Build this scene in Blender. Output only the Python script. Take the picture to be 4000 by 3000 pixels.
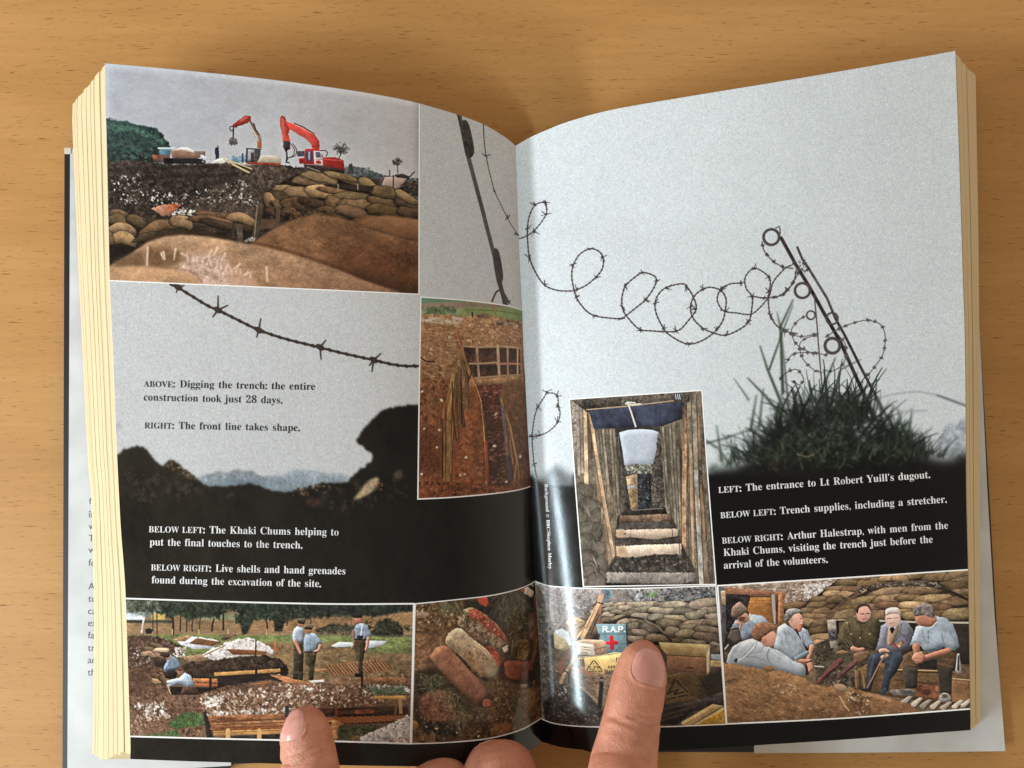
import bpy, bmesh, math, random
import numpy as np
from mathutils import Vector, Matrix

for o in list(bpy.data.objects):
    bpy.data.objects.remove(o)
sc = bpy.context.scene

# ------------------------------------------------------------------ camera
CAM_H = 0.300                      # lens height above the desk, metres
TILT = math.radians(4.0)
FPX = 2893.0                       # focal length counted in 1/4000ths of the frame width
cam_d = bpy.data.cameras.new('camera')
cam_d.sensor_width = 36.0
cam_d.lens = 36.0 * FPX / 4000.0
cam_d.clip_start = 0.01
cam_d.clip_end = 50.0
cam = bpy.data.objects.new('camera', cam_d)
sc.collection.objects.link(cam)
cam.location = (0, 0, CAM_H)
cam.rotation_euler = (TILT, 0, 0)
sc.camera = cam

# ------------------------------------------------------------------ room light
world = bpy.data.worlds.new('World')
sc.world = world
world.use_nodes = True
wnt = world.node_tree
bg = wnt.nodes['Background']
wtc = wnt.nodes.new('ShaderNodeTexCoord')
wsep = wnt.nodes.new('ShaderNodeSeparateXYZ')
wrm = wnt.nodes.new('ShaderNodeValToRGB')          # a room: dim overhead, paler walls
wrm.color_ramp.elements[0].position = 0.25
wrm.color_ramp.elements[0].color = (1.0, 0.87, 0.70, 1)
wrm.color_ramp.elements[1].position = 0.85
wrm.color_ramp.elements[1].color = (0.15, 0.13, 0.105, 1)
wnt.links.new(wtc.outputs['Generated'], wsep.inputs['Vector'])
wnt.links.new(wsep.outputs['Z'], wrm.inputs['Fac'])
wnt.links.new(wrm.outputs['Color'], bg.inputs['Color'])
bg.inputs['Strength'].default_value = 1.42


def area(name, loc, aim, sx, sy, power, col):
    d = bpy.data.lights.new(name, 'AREA')
    d.shape = 'RECTANGLE'
    d.size, d.size_y = sx, sy
    d.energy = power
    d.color = col
    o = bpy.data.objects.new(name, d)
    sc.collection.objects.link(o)
    o.location = loc
    o.rotation_euler = (Vector(aim) - Vector(loc)).to_track_quat('-Z', 'Y').to_euler()
    return o


area('window_light', (-1.82, -0.52, 0.60), (0.03, 0.0, 0.02), 0.95, 0.06, 45.0, (0.945, 0.985, 1.0))
area('sky_light', (-0.72, -0.31, 0.53), (0.03, -0.03, 0.02), 0.46, 0.055, 4.6, (0.74, 0.92, 1.0))

sc.view_settings.view_transform = 'Standard'
sc.view_settings.look = 'None'
sc.view_settings.exposure = 0.0
sc.view_settings.gamma = 1.0
sc.view_settings.use_curve_mapping = False
sc.cycles.use_denoising = True
sc.cycles.max_bounces = 6

COL = sc.collection
rng = np.random.default_rng(7)


def link(o, parent=None):
    COL.objects.link(o)
    if parent is not None:
        o.parent = parent
    return o


def tag(o, label=None, cat=None, group=None, kind=None):
    for k, v in (('label', label), ('category', cat), ('group', group), ('kind', kind)):
        if v:
            o[k] = v
    return o


def mesh_obj(name, verts, faces, mat=None, parent=None, uvs=None, smooth=True):
    me = bpy.data.meshes.new(name)
    me.from_pydata([tuple(v) for v in verts], [], [tuple(f) for f in faces])
    me.update()
    if uvs is not None:
        lay = me.uv_layers.new(name='page')
        idx = np.empty(len(me.loops), dtype=np.int32)
        me.loops.foreach_get('vertex_index', idx)
        lay.data.foreach_set('uv', np.asarray(uvs, dtype=np.float32)[idx].ravel())
    if smooth:
        me.polygons.foreach_set('use_smooth', [True] * len(me.polygons))
    o = bpy.data.objects.new(name, me)
    if mat:
        me.materials.append(mat)
    return link(o, parent)


# ------------------------------------------------------------------ where a ray of the photograph meets a given height
GAIN_L, GAIN_R, PHOTO_GAIN = 0.94, 1.05, 1.04
CT, ST = math.cos(TILT), math.sin(TILT)


def unproj(px, py, z):
    px, py, z = np.broadcast_arrays(np.asarray(px, float), np.asarray(py, float), np.asarray(z, float))
    a = (px - 2000.0) / FPX
    b = (1500.0 - py) / FPX
    dx, dy, dz = a, ST + b * CT, -CT + b * ST
    t = (z - CAM_H) / dz
    return np.stack([dx * t, dy * t, z], -1)


def poly_at(pts, f):
    """point on a polyline at fraction f of its length (smooth enough for page edges)"""
    p = np.asarray(pts, float)
    d = np.r_[0, np.cumsum(np.hypot(*(p[1:] - p[:-1]).T))]
    d /= d[-1]
    return np.stack([np.interp(f, d, p[:, 0]), np.interp(f, d, p[:, 1])], -1)


def smooth_line(pts, n=160):
    p = np.asarray(pts, float)
    if len(p) < 3:
        return p
    q = np.vstack([2 * p[0] - p[1], p, 2 * p[-1] - p[-2]])
    out = []
    for i in range(1, len(q) - 2):
        m = max(4, n // len(p))
        t = np.linspace(0, 1, m, endpoint=False)[:, None]
        a, b, c, d = q[i - 1], q[i], q[i + 1], q[i + 2]
        out.append(0.5 * ((2 * b) + (c - a) * t + (2 * a - 5 * b + 4 * c - d) * t ** 2 + (3 * b - a - 3 * c + d) * t ** 3))
    out.append(p[-1:])
    return np.vstack(out)


class Patch:
    """a four sided area of printed paper: u to the right, v downwards"""
    def __init__(s, top, right, bottom, left):
        s.e = [smooth_line(x) for x in (top, right, bottom, left)]
        s.top, s.right, s.bottom, s.left = s.e
        s.c = [s.top[0], s.top[-1], s.bottom[0], s.bottom[-1]]

    def at(s, u, v):
        u = np.asarray(u, float)
        v = np.asarray(v, float)
        T, B = poly_at(s.top, u), poly_at(s.bottom, u)
        L, R = poly_at(s.left, v), poly_at(s.right, v)
        U, V = u[..., None], v[..., None]
        a, b, c, d = s.c
        return (1 - V) * T + V * B + (1 - U) * L + U * R - ((1 - U) * (1 - V) * a + U * (1 - V) * b + (1 - U) * V * c + U * V * d)

    def inv(s, P):
        P = np.asarray(P, float)
        a, b, c, d = s.c
        w = max(abs(b[0] - a[0]), 1)
        h = max(abs(c[1] - a[1]), 1)
        u = (P[..., 0] - (a[0] + c[0]) / 2) / w
        v = (P[..., 1] - (a[1] + b[1]) / 2) / h
        e = 1e-3

        def F(u, v):
            uc, vc = np.clip(u, 0, 1), np.clip(v, 0, 1)
            q = s.at(uc, vc)
            q = q + (u - uc)[..., None] * (s.c[1] - s.c[0]) + (v - vc)[..., None] * (s.c[2] - s.c[0])
            return q
        for _ in range(14):
            q = F(u, v)
            ju = (F(u + e, v) - F(u - e, v)) / (2 * e)
            jv = (F(u, v + e) - F(u, v - e)) / (2 * e)
            r = P - q
            det = ju[..., 0] * jv[..., 1] - ju[..., 1] * jv[..., 0]
            det = np.where(np.abs(det) < 1e-6, 1e-6, det)
            u = u + 0.9 * (r[..., 0] * jv[..., 1] - r[..., 1] * jv[..., 0]) / det
            v = v + 0.9 * (ju[..., 0] * r[..., 1] - ju[..., 1] * r[..., 0]) / det
        return np.stack([u, v], -1)


# ------------------------------------------------------------------ outline of the open spread
GUT = [(2014, 570), (2023, 826), (2030, 1008), (2039, 1195), (2046, 1369), (2056, 1576), (2066, 1763), (2074, 1903), (2090, 2268), (2106, 2570), (2114, 2810), (2116, 2897)]
L_TOP = [(409, 247), (733, 276), (1085, 314), (1379, 354), (1555, 385), (1641, 405), (1782, 446), (1889, 486), (1975, 537), (2003, 560), (2014, 570)]
L_OUT = [(409, 247), (422, 844), (429, 1099), (444, 1440), (456, 1747), (471, 2049), (491, 2334), (509, 2880), (509, 2965)]
L_BOT = [(509, 2965), (750, 2974), (1000, 2981), (1325, 2989), (1600, 2993), (1826, 2991), (1950, 2974), (2063, 2935), (2116, 2897)]
R_TOP = [(2014, 570), (2030, 560), (2058, 543), (2132, 509), (2233, 471), (2400, 427), (2712, 373), (3074, 314), (3436, 252), (3731, 199)]
R_OUT = [(3731, 199), (3745, 582), (3761, 1094), (3769, 1350), (3774, 1914), (3781, 2222), (3790, 2772), (3792, 2852)]
R_BOT = [(2116, 2897), (2150, 2907), (2200, 2920), (2330, 2931), (2600, 2931), (2800, 2921), (2945, 2912), (3300, 2889), (3560, 2869), (3792, 2852)]
PL = Patch(L_TOP, GUT, L_BOT, L_OUT)
PR = Patch(R_TOP, R_OUT, R_BOT, GUT)
GX = (np.array([p[1] for p in GUT]), np.array([p[0] for p in GUT]))
LX = (np.array([p[1] for p in L_OUT]), np.array([p[0] for p in L_OUT]))
RX = (np.array([p[1] for p in R_OUT]), np.array([p[0] for p in R_OUT]))

Z_GUT = 0.0065


def page_z(px, py, side):
    """height of the open page above the desk"""
    gx = np.interp(py, *GX)
    t = np.clip((py - 200.0) / 2750.0, 0, 1)
    if side == 'L':
        s = (gx - px) / (gx - np.interp(py, *LX))
        amp = 0.0272 - 0.0062 * t
        n = 3.1 + 2.9 * t
    else:
        s = (px - gx) / (np.interp(py, *RX) - gx)
        amp = 0.0235 - 0.0020 * t
        n = 2.8 + 4.4 * np.clip((t - .25) / .75, 0, 1) ** .7
    s = np.clip(s, 0, 1.05)
    return Z_GUT + amp * (1 - np.power(np.clip(1 - s, 0, 1), n)) - 0.0012 * np.clip(s - 0.75, 0, 1) ** 2 * 8


def on_page(P, side, lift=0.0):
    P = np.asarray(P, float)
    return unproj(P[..., 0], P[..., 1], page_z(P[..., 0], P[..., 1], side) + lift)


# ------------------------------------------------------------------ material helpers
def new_mat(name):
    m = bpy.data.materials.new(name)
    m.use_nodes = True
    nt = m.node_tree
    return m, nt, nt.nodes['Principled BSDF']


def nd(nt, typ, **kw):
    n = nt.nodes.new(typ)
    for k, v in kw.items():
        setattr(n, k, v)
    return n


def ramp(nt, stops):
    r = nt.nodes.new('ShaderNodeValToRGB')
    el = r.color_ramp.elements
    while len(el) < len(stops):
        el.new(0.5)
    for e, (p, c) in zip(el, stops):
        e.position = p
        e.color = (*c, 1) if len(c) == 3 else c
    return r


def lin(c):
    c = np.asarray(c, float) / 255.0
    return tuple(np.where(c <= 0.04045, c / 12.92, ((c + 0.055) / 1.055) ** 2.4))


def plain(name, col, rough=0.5, spec=0.5):
    m, nt, b = new_mat(name)
    b.inputs['Roughness'].default_value = rough
    b.inputs['Specular IOR Level'].default_value = spec
    tc = nd(nt, 'ShaderNodeTexCoord')
    no = nd(nt, 'ShaderNodeTexNoise')
    no.inputs['Scale'].default_value = 60
    no.inputs['Detail'].default_value = 4
    nt.links.new(tc.outputs['Object'], no.inputs['Vector'])
    r = ramp(nt, [(0.3, tuple(x * 0.86 for x in col)), (0.7, tuple(min(1, x * 1.08) for x in col))])
    nt.links.new(no.outputs['Fac'], r.inputs['Fac'])
    nt.links.new(r.outputs['Color'], b.inputs['Base Color'])
    return m
# ------------------------------------------------------------------ printing: pictures painted in page coordinates by code
def fnoise(h, w, beta, seed):
    r = np.random.default_rng(seed)
    f = np.fft.rfft2(r.standard_normal((h, w)))
    ky = np.fft.fftfreq(h)[:, None] * h
    kx = np.fft.rfftfreq(w)[None] * w
    k = np.sqrt(kx * kx + ky * ky)
    k[0, 0] = 1
    f = f / k ** beta
    f[0, 0] = 0
    x = np.fft.irfft2(f, s=(h, w))
    return (x / x.std()).astype(np.float32)


def gblur(a, s):
    if s <= 0.05:
        return a
    r = max(1, int(3 * s + 0.5))
    k = np.exp(-0.5 * (np.arange(-r, r + 1) / s) ** 2)
    k /= k.sum()
    pad = [(r, r), (r, r)] + [(0, 0)] * (a.ndim - 2)
    b = np.pad(a, pad, mode='edge')
    t = sum(k[i] * b[i:i + a.shape[0]] for i in range(2 * r + 1))
    return sum(k[i] * t[:, i:i + a.shape[1]] for i in range(2 * r + 1))


def C3(c):
    return np.asarray(c, np.float32) / 255.0


class Print:
    def __init__(s, name, W, H, patch, base=(255, 255, 255), seed=1):
        s.name, s.W, s.H, s.p = name, W, H, patch
        s.a = np.ones((H, W, 3), np.float32) * C3(base)
        s.r = np.random.default_rng(seed)
        s.seed = seed
        s.nz = {}
        s.view(0, 0, 1)

    def view(s, ox, oy, k):
        s.ox, s.oy, s.k = ox, oy, k
        a, b = s.p.c[0], s.p.c[1]
        s.sc = s.W / np.hypot(*(b - a)) / k          # canvas px per digitised unit

    def T(s, pts):
        p = np.asarray(pts, float)
        q = np.stack([s.ox + p[..., 0] / s.k, s.oy + p[..., 1] / s.k], -1)
        uv = s.p.inv(q)
        return uv * [s.W, s.H]

    def noise(s, beta):
        if beta not in s.nz:
            s.nz[beta] = fnoise(s.H, s.W, beta, s.seed * 31 + int(beta * 10))
        dy, dx = s.r.integers(0, s.H), s.r.integers(0, s.W)
        return np.roll(s.nz[beta], (dy, dx), (0, 1))

    def mask(s, P):
        """anti-aliased polygon coverage"""
        W, H, SS = s.W, s.H, 3
        m = np.zeros((H, W + 2), np.float32)
        x, y = P[:, 0], P[:, 1]
        x2, y2 = np.roll(x, -1), np.roll(y, -1)
        lo = max(0, int(np.floor(y.min())))
        hi = min(H - 1, int(np.ceil(y.max())))
        for r in range(lo, hi + 1):
            for k in range(SS):
                yy = r + (k + 0.5) / SS
                h = ((y <= yy) & (y2 > yy)) | ((y2 <= yy) & (y > yy))
                if not h.any():
                    continue
                xs = np.sort(x[h] + (yy - y[h]) / (y2[h] - y[h]) * (x2[h] - x[h]))
                for i in range(0, len(xs) - 1, 2):
                    a, b = max(0.0, xs[i]), min(float(W), xs[i + 1])
                    if b <= a:
                        continue
                    ia, ib = int(a), int(b)
                    if ia == ib:
                        m[r, ia] += (b - a) / SS
                    else:
                        m[r, ia] += (ia + 1 - a) / SS
                        m[r, ia + 1:ib] += 1.0 / SS
                        m[r, ib] += (b - ib) / SS
        return np.clip(m[:, :W], 0, 1)

    def shape(s, pts, smooth=False, rough=0.0):
        P = s.T(pts)
        if smooth:
            q = np.vstack([P, P[:1]])
            q = np.vstack([P[-1:], q, P[1:2]])
            out = []
            for i in range(1, len(q) - 2):
                t = np.linspace(0, 1, 7, endpoint=False)[:, None]
                a, b, c, d = q[i - 1], q[i], q[i + 1], q[i + 2]
                out.append(0.5 * ((2 * b) + (c - a) * t + (2 * a - 5 * b + 4 * c - d) * t ** 2 + (3 * b - a - 3 * c + d) * t ** 3))
            P = np.vstack(out)
        if rough:
            out = []
            for a, b in zip(P, np.roll(P, -1, 0)):
                n = max(1, int(np.hypot(*(b - a)) / 2.5))
                t = np.arange(n)[:, None] / n
                out.append(a + (b - a) * t)
            P = np.vstack(out)
            P = P + s.r.standard_normal(P.shape) * rough
        return P

    vol = 0.20

    def swell(s, m, amount, r):
        """round off a shape: light on the side of the picture's own daylight, dark on the other"""
        ys, xs = np.where(m > 0.02)
        if not len(ys):
            return 1.0
        p = int(3 * r) + 2
        y0, y1, x0, x1 = max(0, ys.min() - p), min(s.H, ys.max() + p), max(0, xs.min() - p), min(s.W, xs.max() + p)
        b = gblur(np.pad(m[y0:y1, x0:x1], 2), r)[2:-2, 2:-2]
        gy, gx = np.gradient(b) if min(b.shape) > 2 else (b * 0, b * 0)
        k = np.ones_like(m)
        sh = np.clip(1 + amount * ((gx * .55 + gy * .8) * r * 2.6 - (1 - b) * .22), .4, 1.35)
        k[y0:y1, x0:x1] = sh
        return k

    def put(s, m, col, n=0.0, b=1.2, cn=0.0):
        """blend a colour (or colour image) in through a mask; n = light and dark grain, cn = colour mottling"""
        ys, xs = np.where(m > 0.002)
        if not len(ys):
            return
        y0, y1, x0, x1 = ys.min(), ys.max() + 1, xs.min(), xs.max() + 1
        mm = m[y0:y1, x0:x1, None]
        c = np.broadcast_to(np.asarray(col, np.float32), (s.H, s.W, 3))[y0:y1, x0:x1] if np.ndim(col) == 3 else np.ones((y1 - y0, x1 - x0, 3), np.float32) * C3(col)
        if n:
            c = c * (1 + n * s.noise(b)[y0:y1, x0:x1, None])
        if cn:
            c = c * (1 + cn * np.stack([s.noise(1.4)[y0:y1, x0:x1] for _ in range(3)], -1))
        s.a[y0:y1, x0:x1] = s.a[y0:y1, x0:x1] * (1 - mm) + np.clip(c, 0, 1) * mm

    def fill(s, pts, col, n=0.0, b=1.2, blur=0.0, a=1.0, smooth=False, rough=0.0, to=None, ang=90, cn=0.0, vol=None):
        P = s.shape(pts, smooth, rough)
        m = s.mask(P)
        if blur:
            m = gblur(m, blur * s.sc)
        if to is not None:
            d = np.array([math.cos(math.radians(ang)), math.sin(math.radians(ang))])
            pr = P @ d
            yy, xx = np.mgrid[0:s.H, 0:s.W]
            f = np.clip((xx * d[0] + yy * d[1] - pr.min()) / max(1e-6, pr.max() - pr.min()), 0, 1)[..., None].astype(np.float32)
            col = C3(col) * (1 - f) + C3(to) * f
        v = s.vol if vol is None else vol
        if v and not blur:
            q = math.sqrt(max(1.0, float(m.sum())))
            k = s.swell(m, v, min(9.0, max(1.2, q * .13)))
            if not np.isscalar(k):
                base = np.ones((s.H, s.W, 3), np.float32) * (C3(col) if np.ndim(col) == 1 else col)
                col = base * k[..., None]
        s.put(m * a, col, n, b, cn)
        return m

    def line(s, pts, col, w, w2=None, a=1.0, blur=0.0, smooth=False, n=0.0, jit=0.0):
        p = np.asarray(pts, float)
        if smooth:
            p = smooth_line(p, 60)
        P = s.T(p)
        if jit:
            P = P + s.r.standard_normal(P.shape) * jit * s.sc
        w2 = w if w2 is None else w2
        m = np.zeros((s.H, s.W), np.float32)
        N = len(P) - 1
        for i in range(N):
            A, B = P[i], P[i + 1]
            ra = (w + (w2 - w) * i / N) * s.sc / 2
            rb = (w + (w2 - w) * (i + 1) / N) * s.sc / 2
            R = max(ra, rb) + 1.5
            x0, x1 = int(max(0, min(A[0], B[0]) - R)), int(min(s.W, max(A[0], B[0]) + R + 1))
            y0, y1 = int(max(0, min(A[1], B[1]) - R)), int(min(s.H, max(A[1], B[1]) + R + 1))
            if x1 <= x0 or y1 <= y0:
                continue
            yy, xx = np.mgrid[y0:y1, x0:x1] + 0.5
            d = B - A
            L = max(1e-9, d @ d)
            t = np.clip(((xx - A[0]) * d[0] + (yy - A[1]) * d[1]) / L, 0, 1)
            dist = np.hypot(xx - A[0] - t * d[0], yy - A[1] - t * d[1])
            r = ra + (rb - ra) * t
            cov = np.clip(r - dist + 0.5, 0, 1) * np.clip(2 * r, 0, 1)
            m[y0:y1, x0:x1] = np.maximum(m[y0:y1, x0:x1], cov)
        if blur:
            m = gblur(m, blur * s.sc)
        if s.vol > .3 and not blur and w * s.sc > 5:
            k = s.swell(m, s.vol, max(1.2, w * s.sc * .25))
            if not np.isscalar(k):
                col = np.ones((s.H, s.W, 3), np.float32) * C3(col) * k[..., None]
        s.put(m * a, col, n)

    def inside(s, pts, n):
        """n random canvas points inside a digitised polygon"""
        P = s.T(pts)
        m = s.mask(P)
        ys, xs = np.where(m > 0.5)
        if not len(ys):
            return np.zeros((0, 2))
        i = s.r.integers(0, len(ys), n)
        return np.stack([xs[i], ys[i]], -1) + s.r.random((n, 2))

    def stamp(s, x, y, rx, ry, ang, col, a=1.0, lit=0.0, pw=2.0, irr=0.0):
        R = max(rx, ry) * (1 + irr) + 1.5
        x0, x1, y0, y1 = int(max(0, x - R)), int(min(s.W, x + R + 1)), int(max(0, y - R)), int(min(s.H, y + R + 1))
        if x1 <= x0 or y1 <= y0:
            return
        yy, xx = np.mgrid[y0:y1, x0:x1] + 0.5
        c, q = math.cos(ang), math.sin(ang)
        X = ((xx - x) * c + (yy - y) * q) / max(rx, .3)
        Y = (-(xx - x) * q + (yy - y) * c) / max(ry, .3)
        d = (np.abs(X) ** pw + np.abs(Y) ** pw) ** (1 / pw)
        if irr and R > 3:
            th = np.arctan2(Y, X)
            f = s.r.uniform(0, 6.28, 3)
            d = d / (1 + irr * (.6 * np.cos(2 * th + f[0]) + .5 * np.cos(3 * th + f[1]) + .4 * np.cos(5 * th + f[2])))
        m = (np.clip((1 - d) * min(rx, ry) + 0.5, 0, 1) * a)[..., None]
        k = np.ones_like(d)
        if lit:
            k = np.clip(1 + lit * (-Y * 0.75 - X * 0.2 + 0.1) - 0.35 * lit * np.clip(d, 0, 1) ** 4, 0.1, 2)
        cc = np.clip(C3(col) * k[..., None], 0, 1)
        s.a[y0:y1, x0:x1] = s.a[y0:y1, x0:x1] * (1 - m) + cc * m

    def scat(s, pts, n, lo, hi, cols, asp=(0.45, 1.0), ang=(0, 180), a=(0.6, 1.0), lit=0.0, pw=2.0):
        for x, y in s.inside(pts, n):
            r = (lo + (hi - lo) * s.r.random() ** 2.2) * s.sc
            k = s.r.uniform(*asp)
            col = np.asarray(cols[s.r.integers(len(cols))], float) * s.r.uniform(0.85, 1.12)
            s.stamp(x, y, r, r * k, math.radians(s.r.uniform(*ang)), col, s.r.uniform(*a), lit, pw, 0.38)

    def blades(s, pts, n, lo, hi, cols, ang=(-120, -60), w=(1.5, 3.0), a=(0.5, 1.0), bend=0.3):
        for x, y in s.inside(pts, n):
            L = s.r.uniform(lo, hi) * s.sc
            t = math.radians(s.r.uniform(*ang))
            col = np.asarray(cols[s.r.integers(len(cols))], float) * s.r.uniform(0.8, 1.15)
            ww = s.r.uniform(*w) * s.sc
            al = s.r.uniform(*a)
            bd = s.r.uniform(-bend, bend)
            k = max(3, int(L / 1.5))
            for i in range(k):
                f = i / k
                s.stamp(x + math.cos(t + bd * f) * L * f, y + math.sin(t + bd * f) * L * f, max(.45, ww * (1 - .6 * f)), max(.45, ww * (1 - .6 * f)), 0, col, al)

    def bag(s, cx, cy, w, h, ang=0, col=(150, 112, 66), lit=0.55, a=1.0):
        """one slumped sandbag: sagging outline, pinched ends, weave, a contact shadow painted in beneath"""
        x, y = s.T([(cx, cy)])[0]
        rx, ry = w * .57 * s.sc, h * .66 * s.sc
        A = math.radians(ang + s.r.uniform(-3, 3))
        R = max(rx, ry) * 1.35 + 2
        x0, x1, y0, y1 = int(max(0, x - R)), int(min(s.W, x + R + 1)), int(max(0, y - R)), int(min(s.H, y + R + 1))
        if x1 <= x0 or y1 <= y0:
            return
        yy, xx = np.mgrid[y0:y1, x0:x1] + 0.5
        c, q = math.cos(A), math.sin(A)
        X = ((xx - x) * c + (yy - y) * q) / rx
        Y = (-(xx - x) * q + (yy - y) * c) / ry
        f = s.r.uniform(0, 6.28, 5)
        Y = Y + s.r.uniform(-.6, .2) * (X * X - .3) + s.r.uniform(-.12, .12) * np.sin(5 * X + f[4]) + .10 * np.sin(3 * X + f[3])
        th = np.arctan2(Y, X)
        wob = 1 + .07 * np.cos(2 * th + f[0]) + .035 * np.cos(3 * th + f[1]) + .025 * np.cos(5 * th + f[2]) + .02 * np.cos(8 * th + f[4])
        d = (np.abs(X) ** 3.0 + np.abs(Y) ** 2.2) ** (1 / 2.5) / wob
        e = min(rx, ry)
        sh = np.clip((1.10 - d) * e * .6 + 0.3, 0, 1)[..., None] * .6 * a  # contact shadow drawn into the print around the bag
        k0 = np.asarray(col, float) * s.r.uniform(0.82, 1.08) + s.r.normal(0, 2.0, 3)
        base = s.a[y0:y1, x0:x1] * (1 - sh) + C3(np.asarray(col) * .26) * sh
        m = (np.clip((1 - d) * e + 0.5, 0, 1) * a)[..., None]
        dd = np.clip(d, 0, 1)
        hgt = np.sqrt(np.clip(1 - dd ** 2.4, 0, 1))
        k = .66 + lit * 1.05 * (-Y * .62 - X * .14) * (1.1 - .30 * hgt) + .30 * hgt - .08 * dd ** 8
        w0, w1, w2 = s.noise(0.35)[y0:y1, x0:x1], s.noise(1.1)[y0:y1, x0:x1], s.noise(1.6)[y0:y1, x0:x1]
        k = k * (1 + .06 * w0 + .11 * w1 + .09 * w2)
        # creases running in from the tied ends
        for sx in (-1, 1):
            k = k * (1 - .22 * np.clip(sx * X - .45, 0, 1) * (.5 + .5 * np.cos(Y * 9 + f[1] * sx)))
        s.a[y0:y1, x0:x1] = base * (1 - m) + np.clip(C3(k0) * k[..., None], 0, 1) * m

    def finish(s, sat=0.86, tone=0.07, sharp=0.3, lift=0.0):
        """what the camera and press do to every picture: uneven tone, a little crispness, muted ink"""
        dk = np.clip(1.25 - 1.35 * s.a.mean(-1), .12, 1)
        s.a *= (1 + (tone * s.noise(1.15) * .6 + tone * s.noise(0.8) * .5) * dk)[..., None]
        g = s.a.mean(-1, keepdims=True)
        s.a = g + (s.a - g) * sat
        s.a = s.a + sharp * (s.a - gblur(s.a, 1.3)) + .18 * (s.a - gblur(s.a, 7.0))
        s.a = gblur(s.a, .55)
        np.clip(s.a, 0, 1, out=s.a)

    def grain(s, amp, beta=0.4, blur=0.6, cn=0.3):
        g = gblur(s.noise(beta), blur)
        g /= g.std()
        s.a *= (1 + amp * g)[..., None]
        if cn:
            for c in range(3):
                s.a[..., c] *= 1 + amp * cn * gblur(s.noise(beta), blur) / 0.6
        np.clip(s.a, 0, 1, out=s.a)

    def border(s, sides, w, col=(236, 236, 238)):
        w = w * s.W / np.hypot(*(s.p.c[1] - s.p.c[0]))
        k = max(1, int(round(w)))
        c = C3(col)
        if 't' in sides: s.a[:k] = c
        if 'b' in sides: s.a[-k:] = c
        if 'l' in sides: s.a[:, :k] = c
        if 'r' in sides: s.a[:, -k:] = c

    def image(s, gain=1.0, lo=0.0):
        a = np.clip(s.a, 0, 1)
        l = np.where(a <= 0.04045, a / 12.92, ((a + 0.055) / 1.055) ** 2.4)
        l = np.clip(l * np.asarray(gain) - lo, 0.004, 0.86)
        a = np.where(l <= 0.0031308, l * 12.92, 1.055 * l ** (1 / 2.4) - 0.055)
        im = bpy.data.images.new(s.name, s.W, s.H)
        px = np.ones((s.H, s.W, 4), np.float32)
        px[..., :3] = a[::-1]
        im.pixels.foreach_set(px.ravel())
        im.update()
        im.pack()
        return im


def ink_mat(name, img, rough=0.125, spec=0.35):
    """coated art paper carrying a print: fine fibre bump, slightly uneven gloss"""
    m, nt, b = new_mat(name)
    t = nd(nt, 'ShaderNodeTexImage', image=img, interpolation='Linear', extension='EXTEND')
    uv = nd(nt, 'ShaderNodeUVMap', uv_map='page')
    nt.links.new(uv.outputs['UV'], t.inputs['Vector'])
    nt.links.new(t.outputs['Color'], b.inputs['Base Color'])
    tc = nd(nt, 'ShaderNodeTexCoord')
    no = nd(nt, 'ShaderNodeTexNoise')
    no.inputs['Scale'].default_value = 140
    no.inputs['Detail'].default_value = 5
    nt.links.new(tc.outputs['Object'], no.inputs['Vector'])
    mr = nd(nt, 'ShaderNodeMapRange')
    mr.inputs['To Min'].default_value = rough - 0.04
    mr.inputs['To Max'].default_value = rough + 0.06
    nt.links.new(no.outputs['Fac'], mr.inputs['Value'])
    nt.links.new(mr.outputs['Result'], b.inputs['Roughness'])
    b.inputs['Specular IOR Level'].default_value = spec
    n2 = nd(nt, 'ShaderNodeTexNoise')
    n2.inputs['Scale'].default_value = 900
    n2.inputs['Detail'].default_value = 3
    nt.links.new(tc.outputs['Object'], n2.inputs['Vector'])
    bp = nd(nt, 'ShaderNodeBump')
    bp.inputs['Strength'].default_value = 0.018
    bp.inputs['Distance'].default_value = 0.0006
    nt.links.new(n2.outputs['Fac'], bp.inputs['Height'])
    nt.links.new(bp.outputs['Normal'], b.inputs['Normal'])
    return m


def sheet(name, patch, side, nu, nv, lift, mat, parent, thick=0.0, pu=1.0):
    """a sheet lying on the curved page; thick > 0 closes it into a real leaf of paper"""
    u = np.linspace(0, 1, nu) ** pu if side == 'R' else 1 - np.linspace(1, 0, nu) ** pu
    v = np.linspace(0, 1, nv)
    U, V = np.meshgrid(u, v)
    P = on_page(patch.at(U, V), side, lift).reshape(-1, 3)
    uv = np.stack([U, 1 - V], -1).reshape(-1, 2)
    F = []
    for j in range(nv - 1):
        for i in range(nu - 1):
            a = j * nu + i
            F.append((a, a + nu, a + nu + 1, a + 1))
    if thick:
        n = len(P)
        ring = list(range(nu)) + [j * nu + nu - 1 for j in range(1, nv)] + [(nv - 1) * nu + i for i in range(nu - 2, -1, -1)] + [j * nu for j in range(nv - 2, 0, -1)]
        m = len(ring)
        F += [tuple(x + n for x in reversed(f)) for f in F]
        P0 = P
        P = np.vstack([P0, P0 - [0, 0, thick], P0[ring], P0[ring] - [0, 0, thick]])   # the cut edge has vertices of its own
        uv = np.vstack([uv, uv, uv[ring], uv[ring]])
        for i in range(m):
            j = (i + 1) % m
            F.append((2 * n + i, 2 * n + j, 2 * n + m + j, 2 * n + m + i))
    return mesh_obj(name, P, F, mat, parent, uv)
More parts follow.
